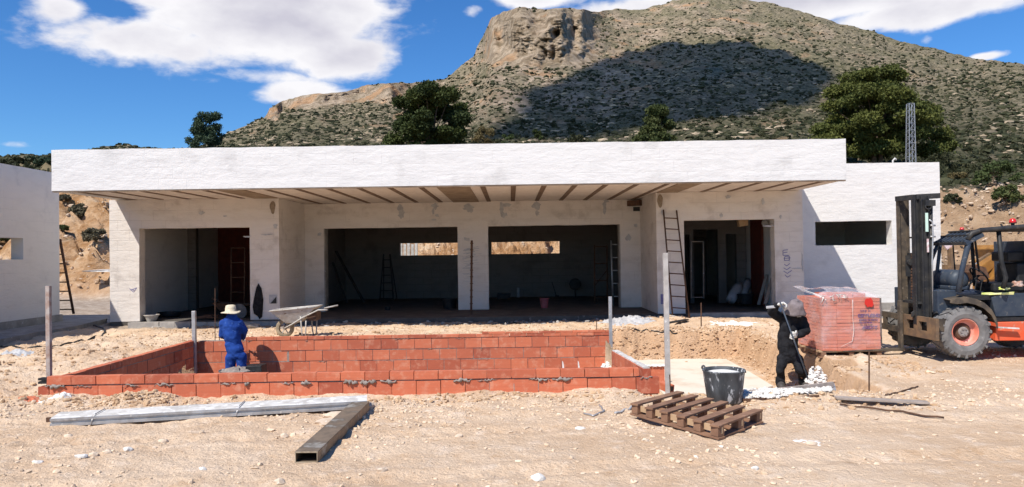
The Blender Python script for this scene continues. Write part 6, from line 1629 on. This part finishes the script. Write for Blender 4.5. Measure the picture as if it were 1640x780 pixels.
# fender: a folded sheet over the near wheel
b = MB(); prof = [(1521, 479), (1532, 476), (1548, 474), (1562, 477), (1575, 483), (1587, 494), (1594, 507), (1597, 516)]
n = len(prof)
for yy, dz in ((YN-.02, -.015), (YN+.40, .01)):
    for px, py in prof:
        q = at(px, py, YN); b.v.append((q.x, yy, q.z+dz))
for px, py in prof:
    q = at(px, py, YN); b.v.append((q.x-.01, YN-.03, q.z-.06-(.05 if px > 1530 else 0)))
for i in range(n-1): b.face((i, i+1, n+i+1, n+i)); b.face((2*n+i, 2*n+i+1, i+1, i))
o = fp('fender', b, M['dirtymetal'], fixn=False); sm = o.modifiers.new('solid', 'SOLIDIFY'); sm.thickness = .012
b = MB(); b.box(x_(1534), XE-.3, YB0+.02, YB1-.02, z_(481), z_(474)); fp('floor_plate', b, M['black'])
# tank / dash hump (slate blue rounded)
q = at(1520, 448, YN+.5); b = MB(); b.lathe([(.001, -.38), (.10, -.37), (.15, -.33), (.165, -.28), (.165, .28), (.15, .33), (.10, .37), (.001, .38)], c=(q.x+.14, YN+.75, q.z), axis='y', n=24); fp('tank', b, M['bluegrey'], smooth=True)
b = MB(); b.box(q.x-.02, q.x+.30, YN+.40, YN+1.1, z_(466), q.z-.10); fp('dashboard', b, M['bluegrey'], bevel=.02)
# guard frame
ZR = at(1530, 381, YN).z; rx0 = x_(1497, YN); rx1 = x_(1547, YN)
b = MB(); b.tube([at(1535, 468, YN+.02), at(1541, 430, YN+.02), at(1549, 398, YN+.02), at(1551, 384, YN+.02)], [.045, .04, .045, .045], 10); fp('guard_pillar', b, M['bluegrey'], smooth=True)
b = MB(); b.tube([Vector((x_(1540), YN+.88, z_(468))), Vector((x_(1551), YN+.88, z_(388)))], .03, 8); fp('guard_pillar', b, M['bluegrey'], smooth=True)
q0 = at(1549, 384, YN).x
b = MB(); b.beam((x_(1556), YN+.02, ZR+.03), (x_(1556), YN+.92, ZR+.03), .05, .05); fp('guard_beam', b, M['darkmetal'])
XA, ZA = at(1546, 390, YN).x, at(1546, 390, YN).z; XB2, ZB2 = at(1574, 376, YN).x, at(1574, 374, YN).z; XT, ZT_ = at(1560, 373, YN).x, at(1560, 371, YN).z
for yy in (YN+.0, YN+.9):
    b = MB(); b.beam((XA, yy, ZA-.0), (XB2, yy, ZB2-.02), .05, .06); b.build('guard_side_rail', M['bluegrey'], fl)
for k in range(8):
    s = k/7; b = MB(); yy = YN+.06+.78*s
    b.beam((XA+.02, yy, ZA+.03), (XB2+.02, yy, ZB2+.04), .03, .05); fp('guard_slat', b, M['bluegrey'])
b = MB(); b.beam((XA, YN-.02, ZA+.0), (XA, YN+.93, ZA+.0), .05, .05); fp('guard_front_bar', b, M['darkmetal'])
b = MB(); b.tube([at(1550, 384, YN), at(1556, 374, YN), at(1570, 369, YN), at(1640, 363, YN), at(1640, 363, YN)+Vector((.7, 0, 0))], .04, 8); fp('guard_top_rail', b, M['darkmetal'], smooth=True)
b = MB(); P1_ = at(1558, 372, YN); b.box(P1_.x+.12, XE-.5, YN+.04, YN+.9, ZR+.10, ZR+.13); fp('guard_roof', b, M['darkmetal'], bevel=.01)
b = MB(); b.tube([at(1599, 367, YN+.05), at(1604, 420, YN+.05), at(1611, 445, YN+.05), at(1606, 462, YN+.05)], .036, 8); fp('guard_pillar', b, M['black'], smooth=True)
b = MB(); b.tube([Vector((x_(1604), YN+.88, z_(376))), Vector((x_(1608), YN+.88, z_(462)))], .03, 8); fp('guard_pillar', b, M['black'], smooth=True)
b = MB(); b.beam(at(1502, 391, YN+.85), at(1492, 415, YN+.5), .045, .05); b.tube([at(1496, 402, YN+.6), at(1492, 412, YN+.5)], .035, 8); fp('guard_brace', b, M['darkmetal'])
# dark windscreen frame seen through
b = MB(); q0 = at(1526, 388, YN+1.3); b.tube([at(1526, 388, YN+.8), at(1530, 440, YN+.8)], .014, 6); b.tube([at(1561, 380, YN+.8), at(1568, 435, YN+.8)], .02, 6); fp('windscreen_frame', b, M['black'])
# beacon
def beacon(nm, px, py, Y, r, parent=fl):
    q = at(px, py, Y); b = MB(); b.lathe([(r, 0), (r*1.02, r*.5), (r*.85, r*1.2), (r*.4, r*1.55), (.001, r*1.6)], c=tuple(q), n=20, cap=(True, True)); o = b.build(nm, M['redlens'], parent, smooth=True)
    b = MB(); b.lathe([(r*.5, -.05), (r*.5, 0), (r*1.1, .001), (r*1.1, .015)], c=tuple(q), n=16); b.build('beacon_base', M['black'], o)
beacon('beacon', 1622, 358, YN+.3, .055); beacon('beacon', 1540.5, 369, YN+.85, .035)
# seat
b = MB(); q = at(1621, 412, YN+.6); b.box(q.x-.14, q.x+.15, YN+.5, YN+.95, q.z-.07, q.z+.10); b.box(q.x-.02, q.x+.16, YN+.45, YN+1.0, at(1620, 455, YN+.6).z, q.z-.10); b.box(q.x-.42, q.x+.1, YN+.45, YN+1.0, z_(470), at(1620, 452, YN+.6).z); fp('seat', b, M['black'], bevel=.03)
b = MB(); c = at(1568, 441, YN+.7); nrm = Vector((.75, 0, .66)).normalized(); u1 = Vector((0, 1, 0)); v1 = nrm.cross(u1)
b.tube([c+(u1*math.cos(a)+v1*math.sin(a))*.17 for a in [2*math.pi*i/20 for i in range(21)]], .015, 6); b.tube([c, c-nrm*.4], .02, 6); b.beam(c-u1*.16, c+u1*.16, .03, .012); fp('steering_wheel', b, M['black'], smooth=True)
b = MB()
for k in range(3): q = at(1552+k*9, 466, YN+.35); b.tube([q, q+Vector((.03, 0, .16))], .008, 6); b.lathe([(.02, 0), (.02, .03)], c=tuple(q+Vector((.03, 0, .16))), n=8)
fp('levers', b, M['black'])
b = MB(); q = at(1596, 470, YN+.15); b.box(q.x-.02, q.x+.9, YN+.17, YN+.5, q.z-.02, q.z+.0); b.box(q.x+.02, q.x+.36, YN+.16, YN+.34, q.z+.001, q.z+.02, j=.01); fp('armrest_console', b, M['black'])
fp('ochre_pad', (lambda q: MB().box(q.x, q.x+.42, YN+.15, YN+.32, q.z-.015, q.z+.02, j=.012))(at(1583, 471, YN+.15)), M['hivis'])
fp('counterweight', (lambda: MB().prism([(wc.x+1.1, .55), (wc.x+1.1, z_(475)), (XE, z_(470)), (XE+.1, .9), (XE, .5)], YN+.2, YN+1.5))(), M['bluegrey'], bevel=.04)
b = MB(); b.box(x_(1629, YN+.8), XE-.5, YN+.30, YN+1.4, z_(470), at(1630, 386, YN+.8).z); fp('rear_bulkhead', b, M['bluegrey'], bevel=.01)
lump('cloth', 'yellow-green cloth lying on the forklift console', 'cloth', 1608, 464, YN+.25, .09, .06, .035, M['hivis'], seed=90, amp=.7)
lump('work_gloves', 'brown work gloves lying on the forklift at the right edge', 'gloves', 1630, 458, YN+.25, .09, .07, .07, pmat('brown_leather', (.35, .18, .12), (.5, .4, .35), 12, .8), seed=91, amp=.8)

# ================================================================== ORANGE DIGGER SEEN THROUGH THE CAB
dg = thing('digger', 'ochre digger with folded arm parked behind the forklift, seen through its cab', 'digger', at(1600, 470, 17.5))
g = lambda px, py, dy=0: at(px, py, 17.5+dy)
b = MB(); b.beam(g(1555, 443), g(1600, 410), .28, .26, w1=.22, h1=.20); b.build('boom', M['yellow'], dg, bevel=.02)
b = MB(); b.beam(g(1567, 421, .3), g(1604, 398, .3), .10, .14); b.build('arm_cylinder', M['rustplate'], dg)
b = MB(); b.beam(g(1568, 422, .3), g(1556, 430, .3), .06, .09); b.build('piston_rod', M['steel'], dg)
b = MB(); b.prism([(g(1545, 450).x, g(1545, 436).z), (g(1552, 450).x, g(1552, 424).z), (g(1566, 430).x, g(1566, 428).z), (g(1572, 440).x, g(1570, 444).z), (g(1556, 450).x, g(1556, 452).z)], 17.2, 17.8); b.build('bucket', M['rust'], dg)
b = MB(); b.prism([(g(1594, 400).x, g(1594, 398).z), (g(1602, 400).x, g(1602, 392).z), (g(1628, 400).x, g(1628, 392).z), (g(1630, 400).x, g(1630, 414).z), (g(1602, 400).x, g(1602, 414).z)], 17.3, 18.4); b.build('engine_cover', M['yellow'], dg, bevel=.03)
b = MB(); b.prism([(g(1588, 400).x, g(1588, 425).z), (g(1600, 400).x, g(1600, 415).z), (g(1604, 400).x, g(1604, 440).z), (g(1590, 400).x, g(1590, 445).z), (g(1575, 400).x, g(1575, 447).z)], 17.2, 17.9); b.build('frame', M['yellow'], dg)
b = MB(); b.box(g(1572, 0).x, g(1650, 0).x, 17.2, 19.0, .15, .55); b.build('tracks', M['black'], dg, bevel=.1)
b = MB(); b.box(g(1600, 0).x, g(1660, 0).x, 17.4, 18.8, .56, g(1600, 416).z); b.build('body', M['yellow'], dg, bevel=.05)
b = MB(); q = at(1521, 392, 17.6); b.beam(q+Vector((-.12, 0, -.05)), q+Vector((.1, 0, .1)), .05, .16); b.build('work_light', M['paperwhite'], dg)
b = MB(); b.box(g(1514, 0).x, g(1519, 0).x, 17.5, 17.65, .1, g(1516, 398).z); b.box(g(1507, 0).x, g(1528, 0).x, 17.45, 17.7, g(1516, 432).z, g(1516, 424).z); b.build('stabiliser', M['rustplate'], dg)

# ================================================================== PEOPLE
def skin(name, nodes, edges, root, mat, parent, sub=2, wrinkle=0.0, seed=0, wscale=9, extra=None, mats=None):
    """limbs and trunk grown as one closed surface: tapered volumes fused by a voxel remesh and smoothed"""
    L = Vector(); q = parent
    while q is not None: L += q.location; q = q.parent
    P_ = {k: Vector(v[0])-L for k, v in nodes.items()}; kf = {'body': .80, 'jacket': .89, 'trousers': .90}.get(name, 1.0); Rr = {k: tuple(kf*r_ for r_ in (v[1] if isinstance(v[1], tuple) else (v[1], v[1]))) for k, v in nodes.items()}
    bm = bmesh.new()
    for k in P_:
        rx, ry = Rr[k]; m = Matrix.Translation(P_[k]) @ Matrix.Diagonal((rx, ry, min(rx, ry), 1)); bmesh.ops.create_icosphere(bm, subdivisions=3, radius=1, matrix=m)
    n = 16
    for a_, c_ in edges:
        d = P_[c_]-P_[a_]
        if d.length < 1e-4: continue
        d.normalize(); ax = Vector((1, 0, 0)); ax = (ax-d*ax.dot(d))
        if ax.length < .35: ax = Vector((0, 0, 1)); ax = ax-d*ax.dot(d)
        ax.normalize(); bx_ = d.cross(ax); rings = []
        for i in range(7):
            t_ = i/6; p = P_[a_].lerp(P_[c_], t_); rx = Rr[a_][0]*(1-t_)+Rr[c_][0]*t_; ry = Rr[a_][1]*(1-t_)+Rr[c_][1]*t_
            rings.append([bm.verts.new(p+ax*math.cos(k/n*6.28318)*rx+bx_*math.sin(k/n*6.28318)*ry) for k in range(n)])
        for i in range(6):
            for k in range(n): bm.faces.new((rings[i][k], rings[i][(k+1) % n], rings[i+1][(k+1) % n], rings[i+1][k]))
        bm.faces.new(list(reversed(rings[0]))); bm.faces.new(rings[6])
    if extra:
        for fn in extra: fn(bm, L)
    bmesh.ops.recalc_face_normals(bm, faces=bm.faces)
    me = bpy.data.meshes.new(name); bm.to_mesh(me); bm.free()
    ob = bpy.data.objects.new(name, me); COL.objects.link(ob)
    rm_ = ob.modifiers.new('remesh', 'REMESH'); rm_.mode = 'VOXEL'; rm_.voxel_size = {'boot': .010, 'body': .010}.get(name, .014)
    sm_ = ob.modifiers.new('smooth', 'SMOOTH'); sm_.factor = .6; sm_.iterations = 6 if name in ('jacket', 'trousers') else 1
    bpy.context.view_layer.update(); dgp = bpy.context.evaluated_depsgraph_get()
    m2 = bpy.data.meshes.new_from_object(ob.evaluated_get(dgp)); bpy.data.objects.remove(ob)
    m2.materials.clear(); m2.materials.append(mat)
    if wrinkle:
        nv = len(m2.vertices); co = np.empty(nv*3); m2.vertices.foreach_get('co', co); co = co.reshape(-1, 3); no = np.empty(nv*3); m2.vertices.foreach_get('normal', no); no = no.reshape(-1, 3)
        w = fbm(co[:, 0]*wscale+co[:, 1]*wscale*.6+seed, co[:, 2]*wscale*1.1+co[:, 1]*3, 3, seed)+.6*(.12-np.abs(fbm(co[:, 0]*wscale*1.4+co[:, 2]*wscale*1.8, co[:, 1]*wscale*1.5+co[:, 2]*5-co[:, 0]*3, 3, seed+5)))
        co = co+no*(w*wrinkle)[:, None]; m2.vertices.foreach_set('co', co.ravel())
    for p_ in m2.polygons: p_.use_smooth = True
    m2.update(); o = bpy.data.objects.new(name, m2); COL.objects.link(o); o.parent = parent; return o
def ell(c, r, rot=None, n=2):
    def f(bm, L):
        m = Matrix.Translation(Vector(c)-L) @ (rot or Matrix.Identity(4)) @ Matrix.Diagonal((r[0], r[1], r[2], 1))
        bmesh.ops.create_icosphere(bm, subdivisions=n, radius=1, matrix=m)
    return f
def hand(wrist, palm_dir, palm_n, grip_axis, mat, name, parent, s=1.0, curl=1.2, thumb_side=1):
    """palm box plus five separate fingers curling round"""
    wrist = Vector(wrist); d = Vector(palm_dir).normalized(); nrm = Vector(palm_n); nrm = (nrm-d*nrm.dot(d)).normalized(); sd = d.cross(nrm).normalized()
    b = MB(); pl = .085*s; pwid = .080*s
    rings = [(0, .028, .018), (.3, .036, .020), (.7, .042, .019), (1.0, .040, .016)]
    prev = None; n = 10; V = []
    for (t_, w, h) in rings:
        c = wrist+d*pl*t_
        V += [c+sd*math.cos(k/n*6.283)*w*s+nrm*math.sin(k/n*6.283)*h*s for k in range(n)]
    b.add(V, [(r*n+i, r*n+(i+1) % n, (r+1)*n+(i+1) % n, (r+1)*n+i) for r in range(3) for i in range(n)]+[tuple(range(n)), tuple(3*n+i for i in range(n))])
    for i, Lf in enumerate((.070, .080, .074, .058)):
        o = wrist+d*pl*.93+sd*(-.030+.020*i)*s; p = [o]; a = .3
        for k in range(3):
            a += curl*.62; p.append(p[-1]+(d*math.cos(a)+nrm*math.sin(a))*Lf*s*(.45, .31, .24)[k])
        b.tube(p, [.0105*s, .010*s, .009*s, .0065*s], 8)
    o = wrist+d*pl*.25+sd*thumb_side*.030*s; p = [o, o+(d*.5+sd*thumb_side*.6+nrm*.35).normalized()*.034*s]; p.append(p[-1]+(d*.65+sd*thumb_side*.1+nrm*.8).normalized()*.030*s); p.append(p[-1]+(d*.3-sd*thumb_side*.5+nrm*.8).normalized()*.024*s)
    b.tube(p, [.014*s, .012*s, .0105*s, .007*s], 8)
    return b.build(name, mat, parent, smooth=True)

# ---- man in blue, seen from behind
Yb = 14.08; zfb = -.745
g = lambda px, py, dy=0: at(px, py, Yb+dy)
man = thing('person', 'man in blue overalls and cream hat standing with his back turned', 'person', (g(376, 560).x, Yb, zfb))
PV = g(376, 556); CH = g(371, 524); NK = g(371, 507); HD = g(370, 499, .02)
shL, shR = g(357, 515), g(384.5, 514, .02)          # left and right in the picture
elL, elR = g(355.5, 536, .05), g(391, 529, .10); wrL, wrR = g(362, 541, .27), g(389, 541, .33)
hpL, hpR = g(368.5, 562), g(383, 562); knL, knR = g(368, 592, .03), g(388, 592, .02)
ankL = Vector((knL.x, Yb, zfb+.09)); ankR = Vector((knR.x+.02, Yb, zfb+.09))
toeL = ankL+Vector((-.02, .16, -.04)); toeR = ankR+Vector((.03, .16, -.04))
body = skin('body', dict(pv=(PV, (.12, .09)), ch=(CH, (.13, .09)), nk=(NK, .065), hd=(HD, (.105, .12)), ht=(HD+Vector((0, 0, .045)), (.092, .105)), shL=(shL, .055), shR=(shR, .055), elL=(elL, .04), elR=(elR, .04), wrL=(wrL, .03), wrR=(wrR, .03),
       hpL=(hpL, .07), hpR=(hpR, .07), knL=(knL, .05), knR=(knR, .05), aL=(ankL, .04), aR=(ankR, .04), tL=(toeL, .035), tR=(toeR, .035)),
     [('pv', 'ch'), ('ch', 'nk'), ('nk', 'hd'), ('hd', 'ht'), ('ch', 'shL'), ('ch', 'shR'), ('shL', 'elL'), ('elL', 'wrL'), ('shR', 'elR'), ('elR', 'wrR'), ('pv', 'hpL'), ('pv', 'hpR'), ('hpL', 'knL'), ('hpR', 'knR'), ('knL', 'aL'), ('knR', 'aR'), ('aL', 'tL'), ('aR', 'tR')],
     'pv', M['skin'], man, extra=[ell(HD+Vector((.088, 0, .03)), (.012, .02, .03)), ell(HD+Vector((-.088, 0, .03)), (.012, .02, .03)), ell(HD+Vector((0, .105, .02)), (.014, .02, .025)), ell(HD+Vector((-.03, .088, .05)), (.014, .01, .009)), ell(HD+Vector((.03, .088, .05)), (.014, .01, .009)), ell(HD+Vector((0, .095, -.025)), (.028, .01, .008))])
WA = g(373.5, 545)
skin('jacket', dict(w=(WA, (.175, .14)), w2=(g(373, 550), (.168, .13)), ab=(g(371.5, 535), (.185, .15)), ch=(g(371, 524), (.205, .15)), up=(g(371, 516), (.17, .13)), up2=(g(371, 510.5), (.12, .115)), nk=(g(371, 505), (.085, .09)), shL=(shL+Vector((.02, 0, -.03)), (.095, .09)), shR=(shR+Vector((-.02, 0, -.03)), (.095, .09)), elL=(elL, (.075, .075)), elR=(elR, (.08, .08)), wL=(wrL, .052), wR=(wrR, .055)),
     [('w2', 'w'), ('w', 'ab'), ('ab', 'ch'), ('ch', 'up'), ('up', 'up2'), ('up2', 'nk'), ('up', 'shL'), ('up', 'shR'), ('shL', 'elL'), ('elL', 'wL'), ('shR', 'elR'), ('elR', 'wR')], 'w', M['bluecloth'], man, sub=3, wrinkle=.045, seed=3, wscale=6)
skin('trousers', dict(w=(g(373.5, 551), (.165, .125)), hp=(g(376.5, 559), (.19, .14)), cr=(g(377, 566), (.14, .12)), hL=(g(369.5, 571), (.110, .11)), hR=(g(387, 571), (.112, .11)), kL=(knL, (.098, .098)), kR=(knR, (.098, .098)), sL=(Vector((knL.x, Yb, zfb+.3)), .08), sR=(Vector((knR.x, Yb, zfb+.3)), .08), aL=(ankL+Vector((0, 0, .02)), .085), aR=(ankR+Vector((0, 0, .02)), .085)),
     [('w', 'hp'), ('hp', 'cr'), ('cr', 'hL'), ('cr', 'hR'), ('hL', 'kL'), ('hR', 'kR'), ('kL', 'sL'), ('kR', 'sR'), ('sL', 'aL'), ('sR', 'aR')], 'hp', M['bluecloth'], man, sub=3, wrinkle=.04, seed=7, wscale=6)
for a, tt_ in ((ankL, toeL), (ankR, toeR)):
    skin('boot', dict(a=(a+Vector((0, 0, .06)), .055), h=(a+Vector((0, -.02, -.04)), .05), m=((a+tt_)/2+Vector((0, 0, -.015)), .048), t=(tt_, .042)), [('a', 'h'), ('h', 'm'), ('m', 't')], 'a', M['boot'], man, sub=2)
hand(wrL, (.35, .8, .1), (.6, 0, -.3), None, M['skin'], 'hand', man, curl=.9); hand(wrR, (-.3, .85, .1), (-.6, 0, -.3), None, M['skin'], 'hand', man, curl=.9, thumb_side=-1)
# hat
def hat(c, rb, rc, h, mat, parent, tilt=0.0, wav=.012, name='hat', band=None):
    b = MB(); n = 36; V = []
    prof = [(rb, -.012), (rb*.85, -.002), (rc*1.15, .010), (rc*1.02, .022), (rc*.98, h*.55), (rc*.86, h*.9), (rc*.5, h), (.001, h*.93)]
    m = Matrix.Rotation(tilt, 3, 'Y')
    for (r, z) in prof:
        for k in range(n):
            a = 2*math.pi*k/n; zz = z+(wav*math.sin(2*a+.6)+wav*.6*math.sin(3*a))*(r/rb)**3
            rr_ = r*(1+.06*math.cos(2*a)) if z > .02 else r
            V.append(Vector(c)+m@Vector((rr_*math.cos(a), rr_*math.sin(a)*1.08, zz)))
    b.add(V, [(i*n+k, i*n+(k+1) % n, (i+1)*n+(k+1) % n, (i+1)*n+k) for i in range(len(prof)-1) for k in range(n)]); o = b.build(name, mat, parent, smooth=True, fixn=False)
    s_ = o.modifiers.new('solid', 'SOLIDIFY'); s_.thickness = .006; return o
hat(g(369.5, 499.5, .02), .178, .094, .135, M['hat'], man, tilt=-.02, wav=.014)
b = MB(); w0 = g(392, 548, .30); b.beam(wrR+Vector((0, .06, -.03)), wrR+Vector((-.12, .16, -.05)), .02, .02); b.prism([(wrR.x-.28, wrR.z-.10), (wrR.x-.12, wrR.z-.03), (wrR.x-.12, wrR.z-.13)], Yb+.45, Yb+.455); tag(b.build('trowel', M['steel']), 'trowel held in front of the man in blue', 'trowel')

# ---- labourer in black, stooping over a long rake
Yk = 13.0; zk = -.585
g = lambda px, py, dy=0: at(px, py, Yk+dy)
man = thing('person', 'labourer in black with grey hood and white gloves stooping over a long tool', 'person', (g(1262, 600).x, Yk, zk))
PV = g(1264, 563); CH = g(1266, 520, -.06); NK = g(1272, 501, -.14); HD = g(1274, 494, -.20)
shL, shR = g(1251, 509, -.05), g(1284, 512, -.06)
elL, elR = g(1235.5, 500, -.12), g(1291, 530, -.12); wrL, wrR = g(1244, 489, -.28), g(1277, 537.5, -.32)
hpL, hpR = g(1254, 569), g(1276, 569); knL, knR = g(1250, 592, -.08), g(1283, 594, -.10)
ankL = g(1250, 611); ankR = g(1287, 612, .02); ankL.z = ankR.z = zk+.10
toeL = ankL+Vector((-.03, -.16, -.05)); toeR = ankR+Vector((.05, -.15, -.05))
F1 = Vector((0, -.80, -.60)).normalized()                 # the way the face points: down at the work
UPh = Vector((0, -.60, .80)).normalized()
ctr = HD
skin('body', dict(pv=(PV, (.09, .07)), ch=(CH, (.08, .06)), nk=(NK, .06), hd=(HD, (.105, .115)), ht=(HD+UPh*.06, (.088, .10)), shL=(shL, .055), shR=(shR, .055), elL=(elL, .04), elR=(elR, .04), wrL=(wrL, .028), wrR=(wrR, .028),
       hpL=(hpL+Vector((0, 0, -.03)), .065), hpR=(hpR+Vector((0, 0, -.03)), .065), knL=(knL, .055), knR=(knR, .055), aL=(ankL, .04), aR=(ankR, .04), tL=(toeL, .035), tR=(toeR, .035)),
     [('pv', 'ch'), ('ch', 'nk'), ('nk', 'hd'), ('hd', 'ht'), ('ch', 'shL'), ('ch', 'shR'), ('shL', 'elL'), ('elL', 'wrL'), ('shR', 'elR'), ('elR', 'wrR'), ('pv', 'hpL'), ('pv', 'hpR'), ('hpL', 'knL'), ('hpR', 'knR'), ('knL', 'aL'), ('knR', 'aR'), ('aL', 'tL'), ('aR', 'tR')],
     'pv', M['skin'], man, extra=[ell(ctr+F1*.095+UPh*.01, (.014, .022, .02)), ell(ctr+F1*.083+UPh*.045+Vector((.03, 0, 0)), (.013, .010, .008)), ell(ctr+F1*.083+UPh*.045+Vector((-.03, 0, 0)), (.013, .010, .008)), ell(ctr+F1*.088-UPh*.035, (.027, .010, .008)), ell(ctr+Vector((.088, 0, 0)), (.01, .018, .028)), ell(ctr+Vector((-.088, 0, 0)), (.01, .018, .028))])
skin('jacket', dict(b=(g(1262, 556), (.20, .14)), w=(g(1262, 548), (.205, .15)), ab=(g(1263, 534, -.02), (.205, .155)), ch=(g(1266, 519, -.06), (.21, .155)), up=(g(1268, 510, -.08), (.19, .13)), nk=(g(1271, 503, -.12), (.10, .10)), shL=(shL, (.10, .10)), shR=(g(1284, 513, -.06), (.105, .10)), elL=(elL, (.080, .080)), elR=(elR, (.088, .088)), wL=(wrL, .052), wR=(wrR+Vector((.02, 0, 0)), .050)),
     [('b', 'w'), ('w', 'ab'), ('ab', 'ch'), ('ch', 'up'), ('up', 'nk'), ('up', 'shL'), ('up', 'shR'), ('shL', 'elL'), ('elL', 'wL'), ('shR', 'elR'), ('elR', 'wR')], 'w', M['blackcloth'], man, sub=3, wrinkle=.045, seed=11, wscale=6)
skin('trousers', dict(w=(g(1262, 556), (.185, .135)), hp=(g(1264, 564), (.19, .14)), cr=(g(1265, 570), (.13, .11)), hL=(g(1253, 575), (.105, .11)), hR=(g(1277, 575), (.11, .11)), kL=(knL, (.088, .092)), kR=(knR, (.092, .095)), sL=(ankL+Vector((0, 0, .12)), .080), sR=(ankR+Vector((0, 0, .12)), .088), aL=(ankL+Vector((0, 0, -.01)), .092), aR=(ankR+Vector((0, 0, -.01)), .098)),
     [('w', 'hp'), ('hp', 'cr'), ('cr', 'hL'), ('cr', 'hR'), ('hL', 'kL'), ('hR', 'kR'), ('kL', 'sL'), ('kR', 'sR'), ('sL', 'aL'), ('sR', 'aR')], 'hp', M['blackcloth'], man, sub=3, wrinkle=.045, seed=15, wscale=6)
for a, tt_ in ((ankL, toeL), (ankR, toeR)):
    skin('boot', dict(a=(a+Vector((0, 0, .07)), .078), h=(a+Vector((0, .02, -.04)), .07), m=((a+tt_)/2+Vector((0, 0, -.01)), .066), t=(tt_, .058)), [('a', 'h'), ('h', 'm'), ('m', 't')], 'a', M['boot'], man, sub=2)
# hood: draped cap with a wide flap covering neck and cheeks
def hood(c, mat, parent):
    b = MB(); n = 32; prof = [(.002, .135), (.07, .128), (.104, .095), (.120, .04), (.140, -.02), (.168, -.08), (.190, -.135)]
    V = []
    side_ = UPh.cross(F1).normalized()
    for j, (r, h) in enumerate(prof):
        for k in range(n):
            a = 2*math.pi*k/n; w = float(fbm(k*.55, j*.7, 3, 88))*.06*(j/6)
            rr_ = r+w; front = max(0, math.cos(a))
            hh = h+(.10*front*(j/6)**2)
            V.append(Vector(c)+F1*math.cos(a)*rr_*1.05+side_*math.sin(a)*rr_+UPh*hh)
    b.add(V, [(i*n+k, i*n+(k+1) % n, (i+1)*n+(k+1) % n, (i+1)*n+k) for i in range(len(prof)-1) for k in range(n)]+[tuple(range(n))]); o = b.build('hood', mat, parent, smooth=True, fixn=False)
    s_ = o.modifiers.new('solid', 'SOLIDIFY'); s_.thickness = .006
    b = MB(); pts = [Vector(c)+F1*math.cos(a)*.118+side_*math.sin(a)*.118+UPh*(.095+.01*math.sin(3*a)) for a in [2*math.pi*k/20 for k in range(21)]]; pass
hood(ctr+UPh*.02, M['greycloth'], man)
b = MB(); q = g(1279.5, 507, -.225); b.box(q.x-.035, q.x+.035, q.y-.01, q.y, q.z-.008, q.z+.008); b.build('chest_mark', M['greypatch'], man)
hand(wrL, (.75, -.25, .25), (.2, -.3, -.9), None, M['glove'], 'glove', man, s=1.55, curl=1.15); hand(wrR, (-.9, -.2, .15), (-.1, -.9, -.2), None, M['glove'], 'glove', man, s=1.5, curl=1.15, thumb_side=1)
for wv in (wrL, wrR):
    pass
tl = thing('long_handled_tool', 'long grey-handled tool held aslant by the labourer in black', 'tool', tuple(at(1297, 616, 12.45)))
top_ = at(1249, 483, Yk-.38); bt = at(1298, 617, 12.35)
b = MB(); b.tube([top_, bt], .0135, 10); b.build('handle', M['bluegrey'], tl, smooth=True)
b = MB(); b.beam(bt+Vector((-.10, 0, -.02)), bt+Vector((.12, 0, .0)), .03, .07); b.build('blade', M['steel'], tl)
b = MB(); q0, q1 = at(1227, 492.5, Yk-.25), at(1243, 491, Yk-.28); b.beam(q0, q1, .03, .045); tag(b.build('trowel_grip', M['greypatch'], bevel=.008), 'short pale grip sticking out left of the labourer\'s raised glove', 'handle')
